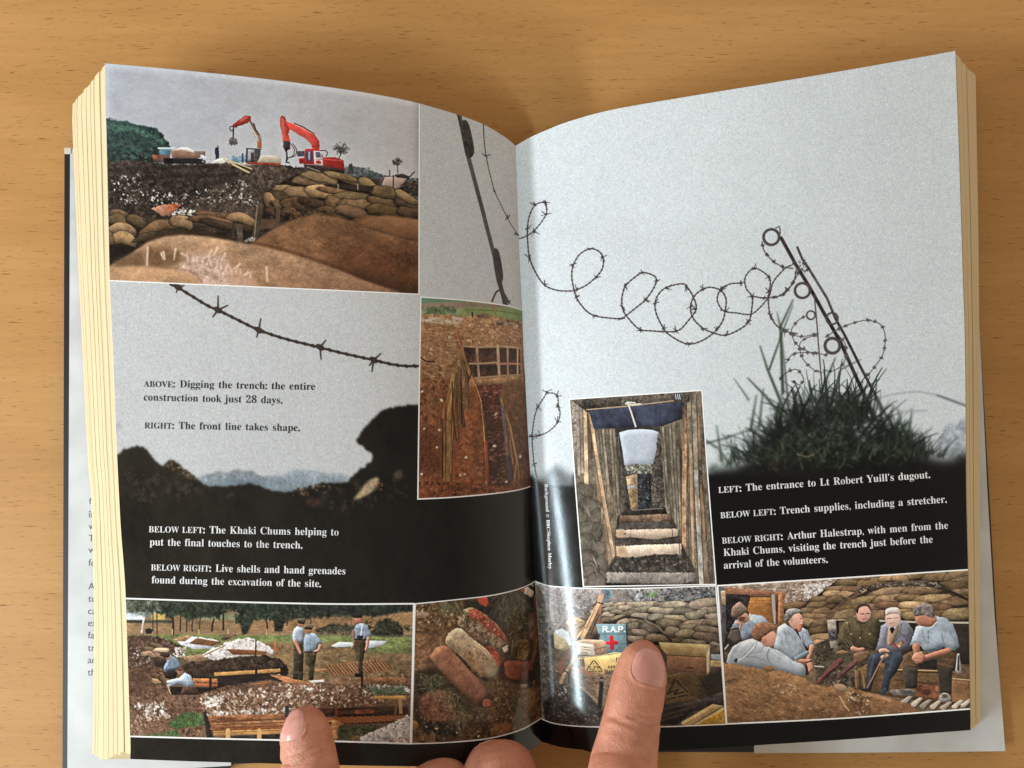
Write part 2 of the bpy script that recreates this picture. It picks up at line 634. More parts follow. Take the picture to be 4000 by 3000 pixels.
# ------------------------------------------------------------------ desk
def wood_mat():
    m, nt, b = new_mat('beech_wood')
    tc = nd(nt, 'ShaderNodeTexCoord')
    L = nt.links.new
    # slow drift of the boards' tone, drawn out along the grain
    mp = nd(nt, 'ShaderNodeMapping')
    mp.inputs['Scale'].default_value = (2.2, 16, 1)
    mp.inputs['Rotation'].default_value = (0, 0, math.radians(2.0))
    L(tc.outputs['Object'], mp.inputs['Vector'])
    n1 = nd(nt, 'ShaderNodeTexNoise')
    n1.inputs['Scale'].default_value = 3.0
    n1.inputs['Detail'].default_value = 6
    n1.inputs['Distortion'].default_value = 0.6
    L(mp.outputs['Vector'], n1.inputs['Vector'])
    r1 = ramp(nt, [(0.25, WOOD_A), (0.5, WOOD_B), (0.75, WOOD_C)])
    L(n1.outputs['Fac'], r1.inputs['Fac'])
    # fine fibre
    mp2 = nd(nt, 'ShaderNodeMapping')
    mp2.inputs['Scale'].default_value = (26, 420, 1)
    mp2.inputs['Rotation'].default_value = (0, 0, math.radians(2.5))
    L(tc.outputs['Object'], mp2.inputs['Vector'])
    n2 = nd(nt, 'ShaderNodeTexNoise')
    n2.inputs['Scale'].default_value = 1.0
    n2.inputs['Detail'].default_value = 5
    n2.inputs['Roughness'].default_value = 0.65
    L(mp2.outputs['Vector'], n2.inputs['Vector'])
    r2 = ramp(nt, [(0.25, (0.90, 0.89, 0.88)), (0.75, (1.06, 1.06, 1.06))])
    L(n2.outputs['Fac'], r2.inputs['Fac'])
    mx = nd(nt, 'ShaderNodeMix', data_type='RGBA', blend_type='MULTIPLY')
    mx.inputs['Factor'].default_value = 1.0
    L(r1.outputs['Color'], mx.inputs['A'])
    L(r2.outputs['Color'], mx.inputs['B'])
    # the short dark rays of beech: small slanting dashes
    out = mx.outputs['Result']
    for sx, sy, rot, lo, hi, dark in ((170, 2300, 4, 0.685, 0.75, 0.46), (120, 1900, -4, 0.69, 0.75, 0.40), (260, 3000, 8, 0.70, 0.77, 0.55)):
        mp3 = nd(nt, 'ShaderNodeMapping')
        mp3.inputs['Scale'].default_value = (sx, sy, 1)
        mp3.inputs['Rotation'].default_value = (0, 0, math.radians(rot))
        mp3.inputs['Location'].default_value = (rot * 3.1, rot * 1.7, 0)
        L(tc.outputs['Object'], mp3.inputs['Vector'])
        n3 = nd(nt, 'ShaderNodeTexNoise')
        n3.inputs['Scale'].default_value = 1.0
        n3.inputs['Detail'].default_value = 1.0
        n3.inputs['Distortion'].default_value = 0.3
        L(mp3.outputs['Vector'], n3.inputs['Vector'])
        r3 = ramp(nt, [(lo, (1, 1, 1)), (hi, (dark, dark * 0.86, dark * 0.7))])
        L(n3.outputs['Fac'], r3.inputs['Fac'])
        m3 = nd(nt, 'ShaderNodeMix', data_type='RGBA', blend_type='MULTIPLY')
        m3.inputs['Factor'].default_value = 1.0
        L(out, m3.inputs['A'])
        L(r3.outputs['Color'], m3.inputs['B'])
        out = m3.outputs['Result']
    L(out, b.inputs['Base Color'])
    b.inputs['Roughness'].default_value = 0.55
    b.inputs['Specular IOR Level'].default_value = 0.22
    bp = nd(nt, 'ShaderNodeBump')
    bp.inputs['Strength'].default_value = 0.12
    bp.inputs['Distance'].default_value = 0.0004
    L(n2.outputs['Fac'], bp.inputs['Height'])
    L(bp.outputs['Normal'], b.inputs['Normal'])
    return m


WOOD_A = (0.425, 0.218, 0.068)
WOOD_B = (0.470, 0.246, 0.080)
WOOD_C = (0.510, 0.276, 0.096)
bm = bmesh.new()
bmesh.ops.create_cube(bm, size=1)
for v in bm.verts:
    v.co = Vector((v.co.x * 1.5, v.co.y * 0.95, v.co.z * 0.03 - 0.015))
me = bpy.data.meshes.new('desk_top')
bm.to_mesh(me)
bm.free()
me.materials.append(wood_mat())
desk = link(bpy.data.objects.new('desk_top', me))
tag(desk, kind='structure')

# ------------------------------------------------------------------ the book
book = link(bpy.data.objects.new('open_book', None))
tag(book, 'thick open book on the wooden desk, its glossy photo spread held down by fingers', 'book')
book.location = (0, 0, 0)

M_JACKET = plain('dark_jacket', lin((27, 28, 34)), 0.35, 0.5)
M_FLAP = plain('white_flap', (0.60, 0.61, 0.62), 0.45, 0.4)
M_BOARD_EDGE = plain('board_edge', (0.60, 0.57, 0.50), 0.7, 0.3)


def slab(name, outline_px, z0, z1, mat, parent, bow=None):
    """flat piece of board or paper with a digitised outline at its own height"""
    p = np.asarray(outline_px, float)
    if bow is None:
        top = unproj(p[:, 0], p[:, 1], z1)
    else:
        top = unproj(p[:, 0], p[:, 1], np.array([z1 + bow(x, y) for x, y in p]))
    bot = top - [0, 0, z1 - z0]
    n = len(p)
    V = np.vstack([top, bot])
    F = [tuple(range(n)), tuple(range(2 * n - 1, n - 1, -1))]
    for i in range(n):
        j = (i + 1) % n
        F.append((i, i + n, j + n, j))
    o = mesh_obj(name, V, F, mat, parent, smooth=False)
    b = bmesh.new()
    b.from_mesh(o.data)
    bmesh.ops.recalc_face_normals(b, faces=b.faces)
    b.to_mesh(o.data)
    b.free()
    return o


# covers: a board in a dark jacket, a white flap folded over its inside face
left_cover = slab('cover_board', [(252, 582), (2010, 640), (2070, 2860), (1500, 2960), (905, 2985), (900, 3000), (243, 3330)], 0.0003, 0.0030, M_JACKET, book)
tag(left_cover, 'front cover board with a dark jacket showing along its left edge')
slab('jacket_flap', [(274, 580), (900, 600), (905, 2700), (902, 2991), (600, 3010), (440, 3060), (262, 3240)], 0.00305, 0.0034, M_FLAP, left_cover)
right_cover = slab('cover_board', [(2060, 640), (3786, 560), (3921, 2930), (2950, 2938), (2300, 2937), (2140, 2880)], 0.0003, 0.0030, M_JACKET, book)
tag(right_cover, 'back cover board with a dark jacket')
slab('jacket_flap', [(2952, 700), (3790, 640), (3812, 1000), (3830, 1350), (3856, 1900), (3885, 2400), (3927, 2934), (3700, 2937), (3200, 2941), (2946, 2942)], 0.00305, 0.0034, M_FLAP, right_cover)
slab('board_edge', [(250, 578), (277, 578), (276, 600), (251, 600)], 0.00305, 0.0036, M_BOARD_EDGE, left_cover)


def paper_mat(name, c1, c2, c3, dark):
    """stacked page edges: fine lines along the leaves"""
    m, nt, b = new_mat(name)
    L = nt.links.new
    uv = nd(nt, 'ShaderNodeUVMap', uv_map='page')
    mp = nd(nt, 'ShaderNodeMapping')
    mp.inputs['Scale'].default_value = (170, 1.2, 1)
    L(uv.outputs['UV'], mp.inputs['Vector'])
    n = nd(nt, 'ShaderNodeTexNoise')
    n.inputs['Scale'].default_value = 1.0
    n.inputs['Detail'].default_value = 5
    n.inputs['Roughness'].default_value = 0.7
    L(mp.outputs['Vector'], n.inputs['Vector'])
    r = ramp(nt, [(0.30, dark), (0.40, c1), (0.50, c2), (0.72, c3)])
    L(n.outputs['Fac'], r.inputs['Fac'])
    L(r.outputs['Color'], b.inputs['Base Color'])
    b.inputs['Roughness'].default_value = 0.85
    b.inputs['Specular IOR Level'].default_value = 0.15
    bp = nd(nt, 'ShaderNodeBump')
    bp.inputs['Strength'].default_value = 0.5
    bp.inputs['Distance'].default_value = 0.0004
    L(n.outputs['Fac'], bp.inputs['Height'])
    L(bp.outputs['Normal'], b.inputs['Normal'])
    return m


M_PAPER = paper_mat('cream_page_edges', (0.40, 0.30, 0.17), (0.56, 0.45, 0.28), (0.66, 0.545, 0.355), (0.22, 0.155, 0.08))


def block(name, side, low_px, secs, zb, parent):
    """the leaves under the open page, built as sections that fan out from under it.
    low_px: where the lowest leaves' fore edge lies; secs: (k0, k1, start, end, inset)"""
    patch = PL if side == 'L' else PR
    root = link(bpy.data.objects.new(name, None), parent)
    low = smooth_line(low_px)
    ns, ntt = 14, 40
    for (k0, k1, v0, v1, ins) in secs:
        s = np.linspace(0.0, 1.0, ns) ** 0.8
        v = np.linspace(v0, v1, ntt)
        S, V = np.meshgrid(s, v)
        layers = []
        for k in (k0 + 0.006, k1 - 0.006):
            u = 1 - S * (1 - ins) if side == 'L' else S * (1 - ins)
            top = on_page(patch.at(u, V), side, -0.0009)
            g = poly_at(smooth_line(GUT), V)
            e = poly_at(low, V)
            base_px = g + (e - g) * S[..., None]
            base = unproj(base_px[..., 0], base_px[..., 1], zb)
            # lower sheets keep less curl
            layers.append(top * (1 - k) + base * k)
        A, B = layers[0].reshape(-1, 3), layers[1].reshape(-1, 3)
        n = len(A)
        Vv = np.vstack([A, B])
        F = []
        for j in range(ntt - 1):
            for i in range(ns - 1):
                a = j * ns + i
                F.append((a, a + 1, a + ns + 1, a + ns))
        Fb = [tuple(x + n for x in reversed(f)) for f in F]
        ring = list(range(ns)) + [j * ns + ns - 1 for j in range(1, ntt)] + [(ntt - 1) * ns + i for i in range(ns - 2, -1, -1)] + [j * ns for j in range(ntt - 2, 0, -1)]
        side_f = [(a, b, b + n, a + n) for a, b in zip(ring, ring[1:] + ring[:1])]
        uv = np.vstack([np.stack([np.full(n, k0), V.ravel()], -1), np.stack([np.full(n, k1), V.ravel()], -1)])
        o = mesh_obj('page_section', Vv, F + Fb + side_f, M_PAPER, root, uv, smooth=False)
        b = bmesh.new()
        b.from_mesh(o.data)
        bmesh.ops.recalc_face_normals(b, faces=b.faces)
        b.to_mesh(o.data)
        b.free()
    return root


block('page_block', 'L',
      [(286, 398), (281, 450), (292, 730), (306, 1050), (321, 1362), (343, 1800), (356, 1945), (365, 2306), (366, 2523), (363, 2800), (359, 2966)],
      [(0.0, 0.10, 0.002, 0.993, 0.001), (0.10, 0.16, 0.003, 0.991, 0.003), (0.16, 0.27, 0.002, 0.990, 0.000), (0.27, 0.34, 0.000, 0.994, 0.004), (0.34, 0.43, 0.003, 0.993, 0.001), (0.43, 0.50, 0.005, 0.997, -0.003), (0.50, 0.56, 0.004, 0.998, 0.002),
       (0.56, 0.65, 0.002, 1.001, 0.000), (0.65, 0.70, 0.004, 1.0, 0.003), (0.70, 0.80, 0.004, 1.0, -0.003), (0.80, 0.85, 0.001, 0.996, 0.004), (0.85, 0.92, 0.002, 0.995, 0.001), (0.92, 1.0, 0.004, 0.992, 0.0)], 0.0042, book)
block('page_block', 'R',
      [(3812, 285), (3812, 330), (3816, 560), (3821, 820), (3824, 1094), (3826, 1417), (3827, 1750), (3828, 2300), (3830, 2600), (3831, 2836)],
      [(0.05, 0.26, 0.003, 0.9985, -0.008), (0.26, 0.34, 0.006, 0.998, -0.010), (0.34, 0.55, 0.003, 0.997, 0.004), (0.55, 0.78, 0.006, 0.996, 0.0), (0.78, 1.0, 0.004, 0.994, 0.002)], 0.0042, book)
# ------------------------------------------------------------------ the two printed pages: sky, wire and dark earth
def barb(c, x, y, s=26, col=(58, 50, 48)):
    for _ in range(3):
        t = c.r.uniform(0, math.pi)
        L = s * c.r.uniform(.6, 1.1)
        o = c.r.uniform(-.35, .35)
        c.line([(x - math.cos(t) * L * (.5 + o), y - math.sin(t) * L * (.5 + o)), (x + math.cos(t) * L * (.5 - o), y + math.sin(t) * L * (.5 - o))], col, 7, 4)
    q = c.T([(x, y)])[0]
    c.stamp(q[0], q[1], 11 * c.sc, 9 * c.sc, 0, col, .9)


def wire(c, pts, w=8, col=(66, 58, 56), every=7, bs=30, a=1.0, twist=True):
    p = smooth_line(pts, 14 * len(pts))
    c.line(p, col, w * .8, a=a)
    if twist:
        d = np.r_[0, np.cumsum(np.hypot(*(p[1:] - p[:-1]).T))]
        for f in np.arange(0, d[-1], w * 2.6):
            x, y = np.interp(f, d, p[:, 0]), np.interp(f, d, p[:, 1])
            q = c.T([(x, y)])[0]
            c.stamp(q[0], q[1], w * .72 * c.sc, w * .55 * c.sc, 0.7, np.array(col) * .8, .8 * a)
    if every:
        d = np.r_[0, np.cumsum(np.hypot(*(p[1:] - p[:-1]).T))]
        for f in np.arange(every * .4, d[-1], every):
            f += c.r.uniform(-.2, .2) * every
            barb(c, np.interp(f, d, p[:, 0]), np.interp(f, d, p[:, 1]), bs, col)


def paint_left():
    c = Print('left_page_print', 900, 1480, PL, (191, 193, 197), 11)
    c.a *= (1 + 0.008 * c.noise(1.6))[..., None]
    c.view(400, 1080, 1.693)
    # blue hills far off
    c.fill([(600, 1340), (700, 1310), (780, 1286), (830, 1297), (870, 1276), (1000, 1288), (1050, 1322), (1200, 1312), (1250, 1276), (1400, 1282), (1500, 1302), (1580, 1296), (1660, 1345), (1640, 1480), (600, 1480)], (160, 168, 177), .08, 1.0, blur=7, rough=1.2, to=(118, 130, 140))
    c.scat([(640, 1330), (1640, 1310), (1620, 1400), (700, 1410)], 240, 6, 18, [(120, 134, 150), (175, 184, 196), (140, 158, 172), (100, 120, 135)], a=(.15, .45))
    c.fill([(700, 1350), (1620, 1340), (1600, 1420), (1100, 1440), (720, 1400)], (120, 136, 146), .1, 1, blur=14, a=.45)
    # dark ground and bushes
    g = [(60, 1240), (95, 1190), (130, 1152), (240, 1122), (285, 1136), (330, 1190), (390, 1252), (455, 1213), (500, 1235), (560, 1290), (620, 1332), (700, 1385), (850, 1385), (1000, 1372), (1100, 1412), (1200, 1425), (1350, 1400), (1480, 1362), (1600, 1364), (1650, 1330), (1700, 1282), (1790, 1200), (1740, 1140), (1680, 1090), (1700, 1050), (1760, 970), (1850, 890), (1950, 858), (2120, 846), (3200, 820), (3200, 3400), (-60, 3400)]
    c.fill(g, (40, 37, 31), .10, 1.2, blur=6, rough=1.4, to=(17, 16, 18), ang=8, smooth=True)
    c.fill([(400, 1245), (455, 1212), (560, 1290), (640, 1350), (560, 1340), (470, 1290)], (84, 68, 54), .3, .8, blur=8, a=.6, rough=1)
    c.scat([(410, 1240), (470, 1220), (620, 1340), (520, 1320)], 60, 5, 16, [(130, 108, 86), (70, 54, 42), (150, 130, 108), (40, 34, 28)], a=(.2, .5))
    c.scat([(1250, 1400), (1500, 1370), (1540, 1420), (1260, 1450)], 60, 5, 15, [(150, 130, 110), (90, 72, 60), (120, 90, 60), (30, 25, 22)], a=(.2, .6))
    c.scat([(150, 1250), (600, 1350), (900, 1450), (200, 1500)], 130, 8, 34, [(78, 70, 56), (56, 50, 42), (90, 78, 64), (28, 26, 24)], a=(.08, .3))
    c.scat([(1400, 1440), (2000, 1250), (2050, 1500), (1500, 1560)], 80, 8, 30, [(92, 72, 52), (60, 66, 70), (70, 58, 46), (20, 20, 20)], a=(.08, .35))
    c.fill([(1668, 1475), (1700, 1420), (1760, 1352), (1825, 1330), (1815, 1390), (1760, 1440)], (166, 146, 118), .16, 1, blur=7, a=.85, smooth=True)
    c.scat([(1820, 1330), (1860, 1360), (1850, 1420), (1800, 1400)], 14, 5, 12, [(150, 110, 70), (120, 90, 50)], a=(.3, .6))
    c.fill([(1930, 1300), (1975, 1280), (1980, 1330), (1935, 1345)], (100, 82, 62), .2, 1, blur=8, a=.7, smooth=True)
    c.fill([(1350, 1480), (1420, 1470), (1440, 1510), (1370, 1520)], (84, 56, 46), .2, 1, blur=10, a=.7, smooth=True)
    c.fill([(80, 975), (130, 970), (110, 1010), (80, 1030)], (150, 152, 156), blur=10, a=.6)
    # thick strand of barbed wire
    st = (60, 52, 47)
    wire(c, [(455, 52), (510, 80), (600, 135), (700, 195), (790, 235), (900, 290), (1030, 352), (1200, 410), (1420, 465), (1600, 510), (1790, 552), (1900, 578), (2000, 592), (2100, 592)], 22, st, 0)
    for x, y, ends in ((500, 70, [(455, 45), (540, 60), (490, 105)]), (765, 222, [(765, 128), (830, 190), (730, 268), (712, 200)]), (1035, 355, [(1047, 278), (1000, 335), (1020, 402), (1075, 372)]), (1440, 468, [(1478, 422), (1446, 548), (1380, 462)]), (1795, 552, [(1842, 510), (1782, 630), (1765, 590)])):
        q = c.T([(x, y)])[0]
        c.stamp(q[0], q[1], 30 * c.sc, 20 * c.sc, .4, (50, 44, 42), .95)
        for e in ends:
            c.line([(x, y), e], (62, 52, 46), 15, 8, blur=1.5)
    # leaning post and thinner strand by the gutter
    c.view(1600, 380, 1.975)
    c.line([(378, 110), (445, 430), (560, 860), (660, 1250), (735, 1600)], (74, 70, 69), 36, n=.15)
    c.line([(366, 112), (400, 240), (440, 430)], (48, 44, 44), 16, 14)
    c.fill([(405, 190), (440, 180), (470, 250), (498, 400), (488, 450), (455, 470), (430, 440), (405, 290)], (52, 46, 46), .35, .9, smooth=True)
    c.line([(430, 220), (470, 400)], (96, 88, 86), 5, a=.5)
    c.fill([(650, 1180), (668, 1165), (695, 1210), (722, 1380), (700, 1440), (675, 1430), (645, 1260)], (56, 52, 54), .2, .9, smooth=True)
    c.line([(690, 1420), (742, 1600)], (58, 54, 56), 42)
    wire(c, [(570, 195), (575, 330), (590, 450), (620, 590), (655, 720), (700, 820), (760, 940), (830, 1055), (870, 1110)], 9, (60, 52, 50), 0)
    for x, y in ((585, 450), (655, 725), (755, 930), (835, 1060)):
        barb(c, x, y, 50, (56, 48, 46))
    c.line([(635, 1575), (665, 1510), (690, 1490), (720, 1500), (750, 1550), (765, 1590)], (66, 60, 60), 14, smooth=True)
    barb(c, 765, 1575, 40)
    c.grain(.040, .1, .55, .35)
    return c


def paint_right():
    c = Print('right_page_print', 940, 1480, PR, (193, 200, 206), 12)
    c.a *= (1 + 0.008 * c.noise(1.6))[..., None]
    c.view(1900, 680, 1.8433)
    wc = (70, 61, 61)
    main = [(215, 440), (232, 465), (300, 440), (345, 405), (400, 340), (435, 270), (415, 205), (350, 225), (310, 300), (295, 390), (298, 500), (310, 600), (350, 700), (415, 795), (500, 835), (600, 842), (650, 832), (720, 800), (790, 740), (835, 680), (840, 600), (800, 550), (740, 540), (670, 580), (625, 660), (615, 740), (635, 850), (660, 910), (720, 985), (780, 1020), (870, 1035), (970, 1040), (1010, 1015), (1080, 960), (1150, 900), (1215, 800), (1215, 740), (1130, 710), (1060, 750), (1000, 810), (975, 900), (985, 980), (1020, 1035), (1100, 1115), (1200, 1130), (1340, 1135), (1400, 1115), (1450, 1060), (1490, 1010), (1512, 960), (1490, 885), (1450, 820), (1410, 790), (1300, 815), (1240, 865), (1215, 930), (1225, 1010), (1275, 1110), (1320, 1160), (1440, 1222), (1540, 1205), (1640, 1140), (1700, 1060), (1720, 980), (1725, 900), (1690, 840), (1610, 815), (1540, 840), (1490, 890), (1470, 960), (1490, 1040), (1560, 1110), (1640, 1145), (1720, 1160), (1820, 1120), (1890, 1060), (1912, 960), (1918, 880)]
    wire(c, main, 12, wc, 0)
    wire(c, [(1840, 785), (1760, 790), (1700, 820), (1670, 860), (1665, 920), (1710, 985), (1800, 1000), (1900, 1010), (1960, 970), (2030, 890), (2045, 850), (2070, 770), (2150, 680), (2200, 655)], 11, wc, 0)
    wire(c, [(1918, 880), (1870, 820), (1865, 740), (1925, 680), (2000, 710), (2045, 770), (2030, 880), (2040, 1000), (2080, 1080), (2150, 1130), (2240, 1150)], 11, wc, 0)
    wire(c, [(1920, 880), (2000, 892), (2100, 880), (2170, 830), (2215, 770), (2230, 690)], 11, wc, 0)
    for x, y in ((350, 220), (425, 205), (430, 290), (345, 415), (295, 390), (310, 605), (420, 795), (650, 832), (795, 742), (835, 598), (742, 540), (620, 655), (650, 885), (785, 1020), (975, 1040), (1150, 908), (1225, 770), (1125, 710), (1000, 800), (985, 965), (1110, 1125), (1275, 1110), (1365, 1130), (1215, 930), (1300, 820), (1440, 812), (1500, 970), (1475, 950), (1560, 830), (1690, 840), (1720, 985), (1660, 1115), (1455, 1222), (1555, 1115), (1725, 1160), (1885, 1062), (1832, 785), (1705, 815), (1915, 882), (2000, 892), (2035, 845), (1925, 680), (2035, 742), (2165, 830), (2150, 1135), (2050, 1030)):
        barb(c, x, y, 48, (60, 52, 52))
    # iron picket with rings, tangled wire
    c.view(2700, 820, 1.508)

    def ring(x, y, r, w, col=(70, 64, 64), sq=1.0):
        t = np.linspace(0, 2 * math.pi, 26)
        c.line(np.stack([x + np.cos(t) * r, y + np.sin(t) * r * sq], -1), col, w)
    wire(c, [(418, 190), (430, 240), (480, 300), (540, 335), (600, 345)], 7, wc, 60, 22)
    wire(c, [(500, 105), (520, 100), (525, 140)], 7, wc, 0)
    wire(c, [(640, 350), (600, 430), (540, 500), (440, 520)], 6, wc, 70, 22)
    ring(472, 160, 46, 17)
    c.line([(530, 165), (615, 320), (700, 460), (800, 640), (880, 780), (960, 960), (1115, 1300)], (54, 48, 48), 20, 21, n=.3)
    c.line([(625, 220), (655, 290), (692, 345), (800, 520), (850, 640), (900, 730), (1000, 930), (1100, 1120), (1195, 1300)], (60, 54, 54), 14, 16, n=.3)
    c.scat([(590, 290), (690, 290), (700, 360), (610, 370)], 26, 4, 12, [(60, 54, 54), (90, 84, 84)])
    for a in ((655, 475, 44, 16), (830, 640, 34, 12), (832, 800, 44, 19), (1000, 1130, 42, 17), (705, 620, 25, 10)):
        ring(*a)
    c.line([(725, 500), (738, 640), (750, 800), (772, 1060)], (80, 66, 66), 8)
    for p in ([(790, 750), (870, 700), (960, 665), (1040, 650), (1115, 675), (1142, 740), (1135, 830), (1100, 900), (1030, 985)], [(680, 620), (620, 660), (590, 720), (620, 790), (680, 830), (740, 850)], [(745, 735), (670, 760), (638, 800), (660, 880), (720, 940), (770, 960)], [(560, 900), (600, 850), (700, 840), (800, 855)], [(530, 690), (600, 735), (660, 745), (750, 728)], [(520, 1000), (560, 960), (620, 940), (660, 990), (640, 1030), (600, 1010)], [(870, 740), (910, 800), (900, 900), (830, 950), (780, 940)]):
        wire(c, p, 6, (84, 78, 80), 60, 20)
    # grass tuft on the parapet
    gm = [(-300, 1545), (100, 1540), (300, 1500), (380, 1430), (460, 1390), (550, 1330), (640, 1290), (760, 1255), (880, 1270), (1000, 1255), (1090, 1285), (1160, 1330), (1240, 1375), (1330, 1415), (1400, 1446), (1500, 1470), (1620, 1455), (1760, 1440), (1760, 3200), (-300, 3200)]
    c.scat([(1420, 1450), (1480, 1290), (1560, 1250), (1640, 1190), (1640, 1480)], 220, 6, 26, [(120, 130, 144), (150, 158, 168), (96, 108, 118), (176, 182, 190)], a=(.15, .5))
    DK = [(22, 26, 23), (34, 41, 36), (15, 17, 16), (48, 57, 51), (25, 30, 27)]
    c.blades([(330, 1440), (420, 1300), (620, 1150), (800, 1100), (1000, 1110), (1120, 1180), (1330, 1400), (900, 1440)], 260, 60, 200, [(84, 98, 88), (110, 122, 114), (66, 80, 70)], (-155, -25), (3, 6), (.25, .6), .5)
    c.fill(gm, (17, 18, 17), .15, 1, blur=26, rough=6)
    c.scat([(440, 1340), (620, 1170), (800, 1110), (1060, 1140), (1180, 1250), (1330, 1400), (900, 1480), (430, 1470)], 420, 6, 30, [(60, 76, 58), (24, 30, 24), (36, 44, 36), (110, 118, 116), (20, 24, 20), (130, 138, 140)], a=(.2, .65))
    c.scat([(560, 1220), (820, 1150), (1080, 1190), (1240, 1360), (700, 1400)], 170, 8, 34, [(140, 150, 154), (116, 128, 130), (172, 178, 184), (184, 190, 196)], asp=(.3, .8), a=(.35, .85))
    c.blades([(180, 1510), (460, 1380), (640, 1250), (600, 1450)], 120, 40, 150, DK, (-170, -40), (3, 7), (.35, .8), .8)
    c.blades([(1080, 1280), (1420, 1440), (1580, 1470), (1150, 1450)], 120, 40, 150, DK, (-140, -10), (3, 7), (.35, .8), .8)
    c.blades([(340, 1450), (450, 1330), (640, 1210), (820, 1180), (1010, 1180), (1130, 1240), (1330, 1420), (800, 1500)], 330, 50, 230, DK, (-165, -15), (4, 9), (.3, .85), .8)
    c.blades([(180, 1520), (420, 1380), (520, 1300), (560, 1500)], 90, 60, 240, DK, (-140, -50), (4, 8), (.3, .75), .6)
    c.blades([(1180, 1330), (1420, 1440), (1380, 1500), (1150, 1450)], 70, 60, 200, DK, (-120, -30), (4, 8), (.3, .75), .6)
    c.blades([(480, 1330), (700, 1180), (1000, 1180), (1100, 1260)], 90, 140, 330, DK, (-130, -50), (5, 10), (.4, .8), .5)
    c.blades([(300, 1500), (700, 1300), (1360, 1430), (1200, 1520), (500, 1530)], 420, 30, 110, [(70, 86, 66), (16, 18, 16), (40, 50, 38), (24, 30, 24)], (-165, -15), (3, 6), (.3, .7), .6)
    for p, w in (([(540, 1080), (525, 690), (600, 530)], 17), ([(525, 690), (505, 600)], 9), ([(460, 940), (530, 740), (600, 560)], 11), ([(540, 1160), (450, 940), (405, 800)], 16), ([(540, 1220), (430, 1090), (333, 990)], 17), ([(350, 1300), (385, 1090)], 15), ([(400, 1280), (425, 1050)], 13), ([(575, 1170), (530, 720)], 10), ([(770, 1060), (850, 870)], 15), ([(850, 1080), (880, 940), (1000, 880)], 12), ([(340, 1120), (250, 990)], 8), ([(1250, 1310), (1215, 1170)], 14), ([(1285, 1320), (1300, 1170)], 12), ([(1310, 1360), (1420, 1285)], 12), ([(-20, 1405), (180, 1350), (380, 1285)], 12), ([(180, 1480), (150, 1270)], 14), ([(150, 1400), (60, 1340)], 12), ([(240, 1520), (160, 1400)], 16)):
        c.line(p, (40, 52, 42), w * 1.15, w * .4, .9, blur=4)
    c.line([(1100, 1110), (1200, 1085), (1330, 1072), (1460, 1095), (1640, 1160)], (130, 134, 144), 9, a=.7, blur=4, smooth=True)
    c.line([(1450, 1092), (1640, 1160)], (92, 94, 100), 12, a=.8, blur=4)
    c.line([(1160, 1150), (1240, 1185), (1390, 1182)], (120, 126, 134), 8, a=.7, blur=4, smooth=True)
    c.scat([(120, 1540), (200, 1300), (260, 1400), (320, 1500)], 60, 8, 24, [(70, 88, 72), (110, 124, 116), (40, 50, 40)], a=(.15, .5))
    c.scat([(300, 1480), (560, 1420), (620, 1520), (330, 1560)], 60, 4, 14, [(70, 58, 50), (40, 44, 36), (95, 80, 66)], a=(.2, .6))
    k = gblur(c.mask(c.T([(60, 1130), (480, 1080), (1200, 1080), (1640, 1180), (1640, 1700), (60, 1700)])), 10)[..., None] * .8
    c.a = c.a * (1 - k) + gblur(c.a, 1.9) * k
    c.blades([(480, 1330), (700, 1200), (1000, 1200), (1200, 1330)], 60, 50, 150, DK, (-150, -30), (3, 6), (.3, .7), .6)
    c.fill([(-700, 1555), (2000, 1555), (2000, 3600), (-700, 3600)], (15, 14, 15), blur=14)
    c.line([(625, 1440), (680, 1455), (725, 1440)], (120, 104, 84), 10, a=.7, blur=3)
    # loop of wire and dark ground close to the gutter
    c.view(2040, 1480, 1.929)
    c.fill([(-60, 800), (20, 700), (100, 735), (150, 770), (200, 690), (260, 650), (330, 700), (420, 800), (420, 1000), (-80, 1000)], (70, 74, 80), .1, 1, blur=26, a=.75)
    c.fill([(-60, 760), (40, 720), (100, 760), (170, 800), (460, 812), (460, 3200), (-80, 3200)], (14, 13, 15), blur=12)
    wire(c, [(108, 740), (90, 640), (78, 520), (75, 430), (90, 300), (115, 220), (170, 130), (188, 108), (240, 110), (268, 140), (272, 200), (285, 260), (265, 330), (200, 395), (130, 425), (40, 438)], 10, (58, 52, 52), 0)
    for x, y in ((185, 100), (262, 130), (268, 208), (265, 325), (130, 425), (75, 430), (118, 210), (92, 640)):
        barb(c, x, y, 48, (56, 50, 50))
    c.grain(.038, .1, .55, .35)
    return c


cl = paint_left()
M_LEFT = ink_mat('left_page_ink', cl.image(GAIN_L))
cr = paint_right()
M_RIGHT = ink_mat('right_page_ink', cr.image(GAIN_R))
left_page = sheet('printed_page', PL, 'L', 70, 60, 0.0, M_LEFT, book, 0.00012)
tag(left_page, 'left page of the open spread')
right_page = sheet('printed_page', PR, 'R', 70, 60, 0.0, M_RIGHT, book, 0.00012)
tag(right_page, 'right page of the open spread')
# ------------------------------------------------------------------ the seven photographs printed on the spread
def pts(ox, oy, k, L):
    return [(ox + x / k, oy + y / k) for x, y in L]


SKIN_T = (196, 132, 106)


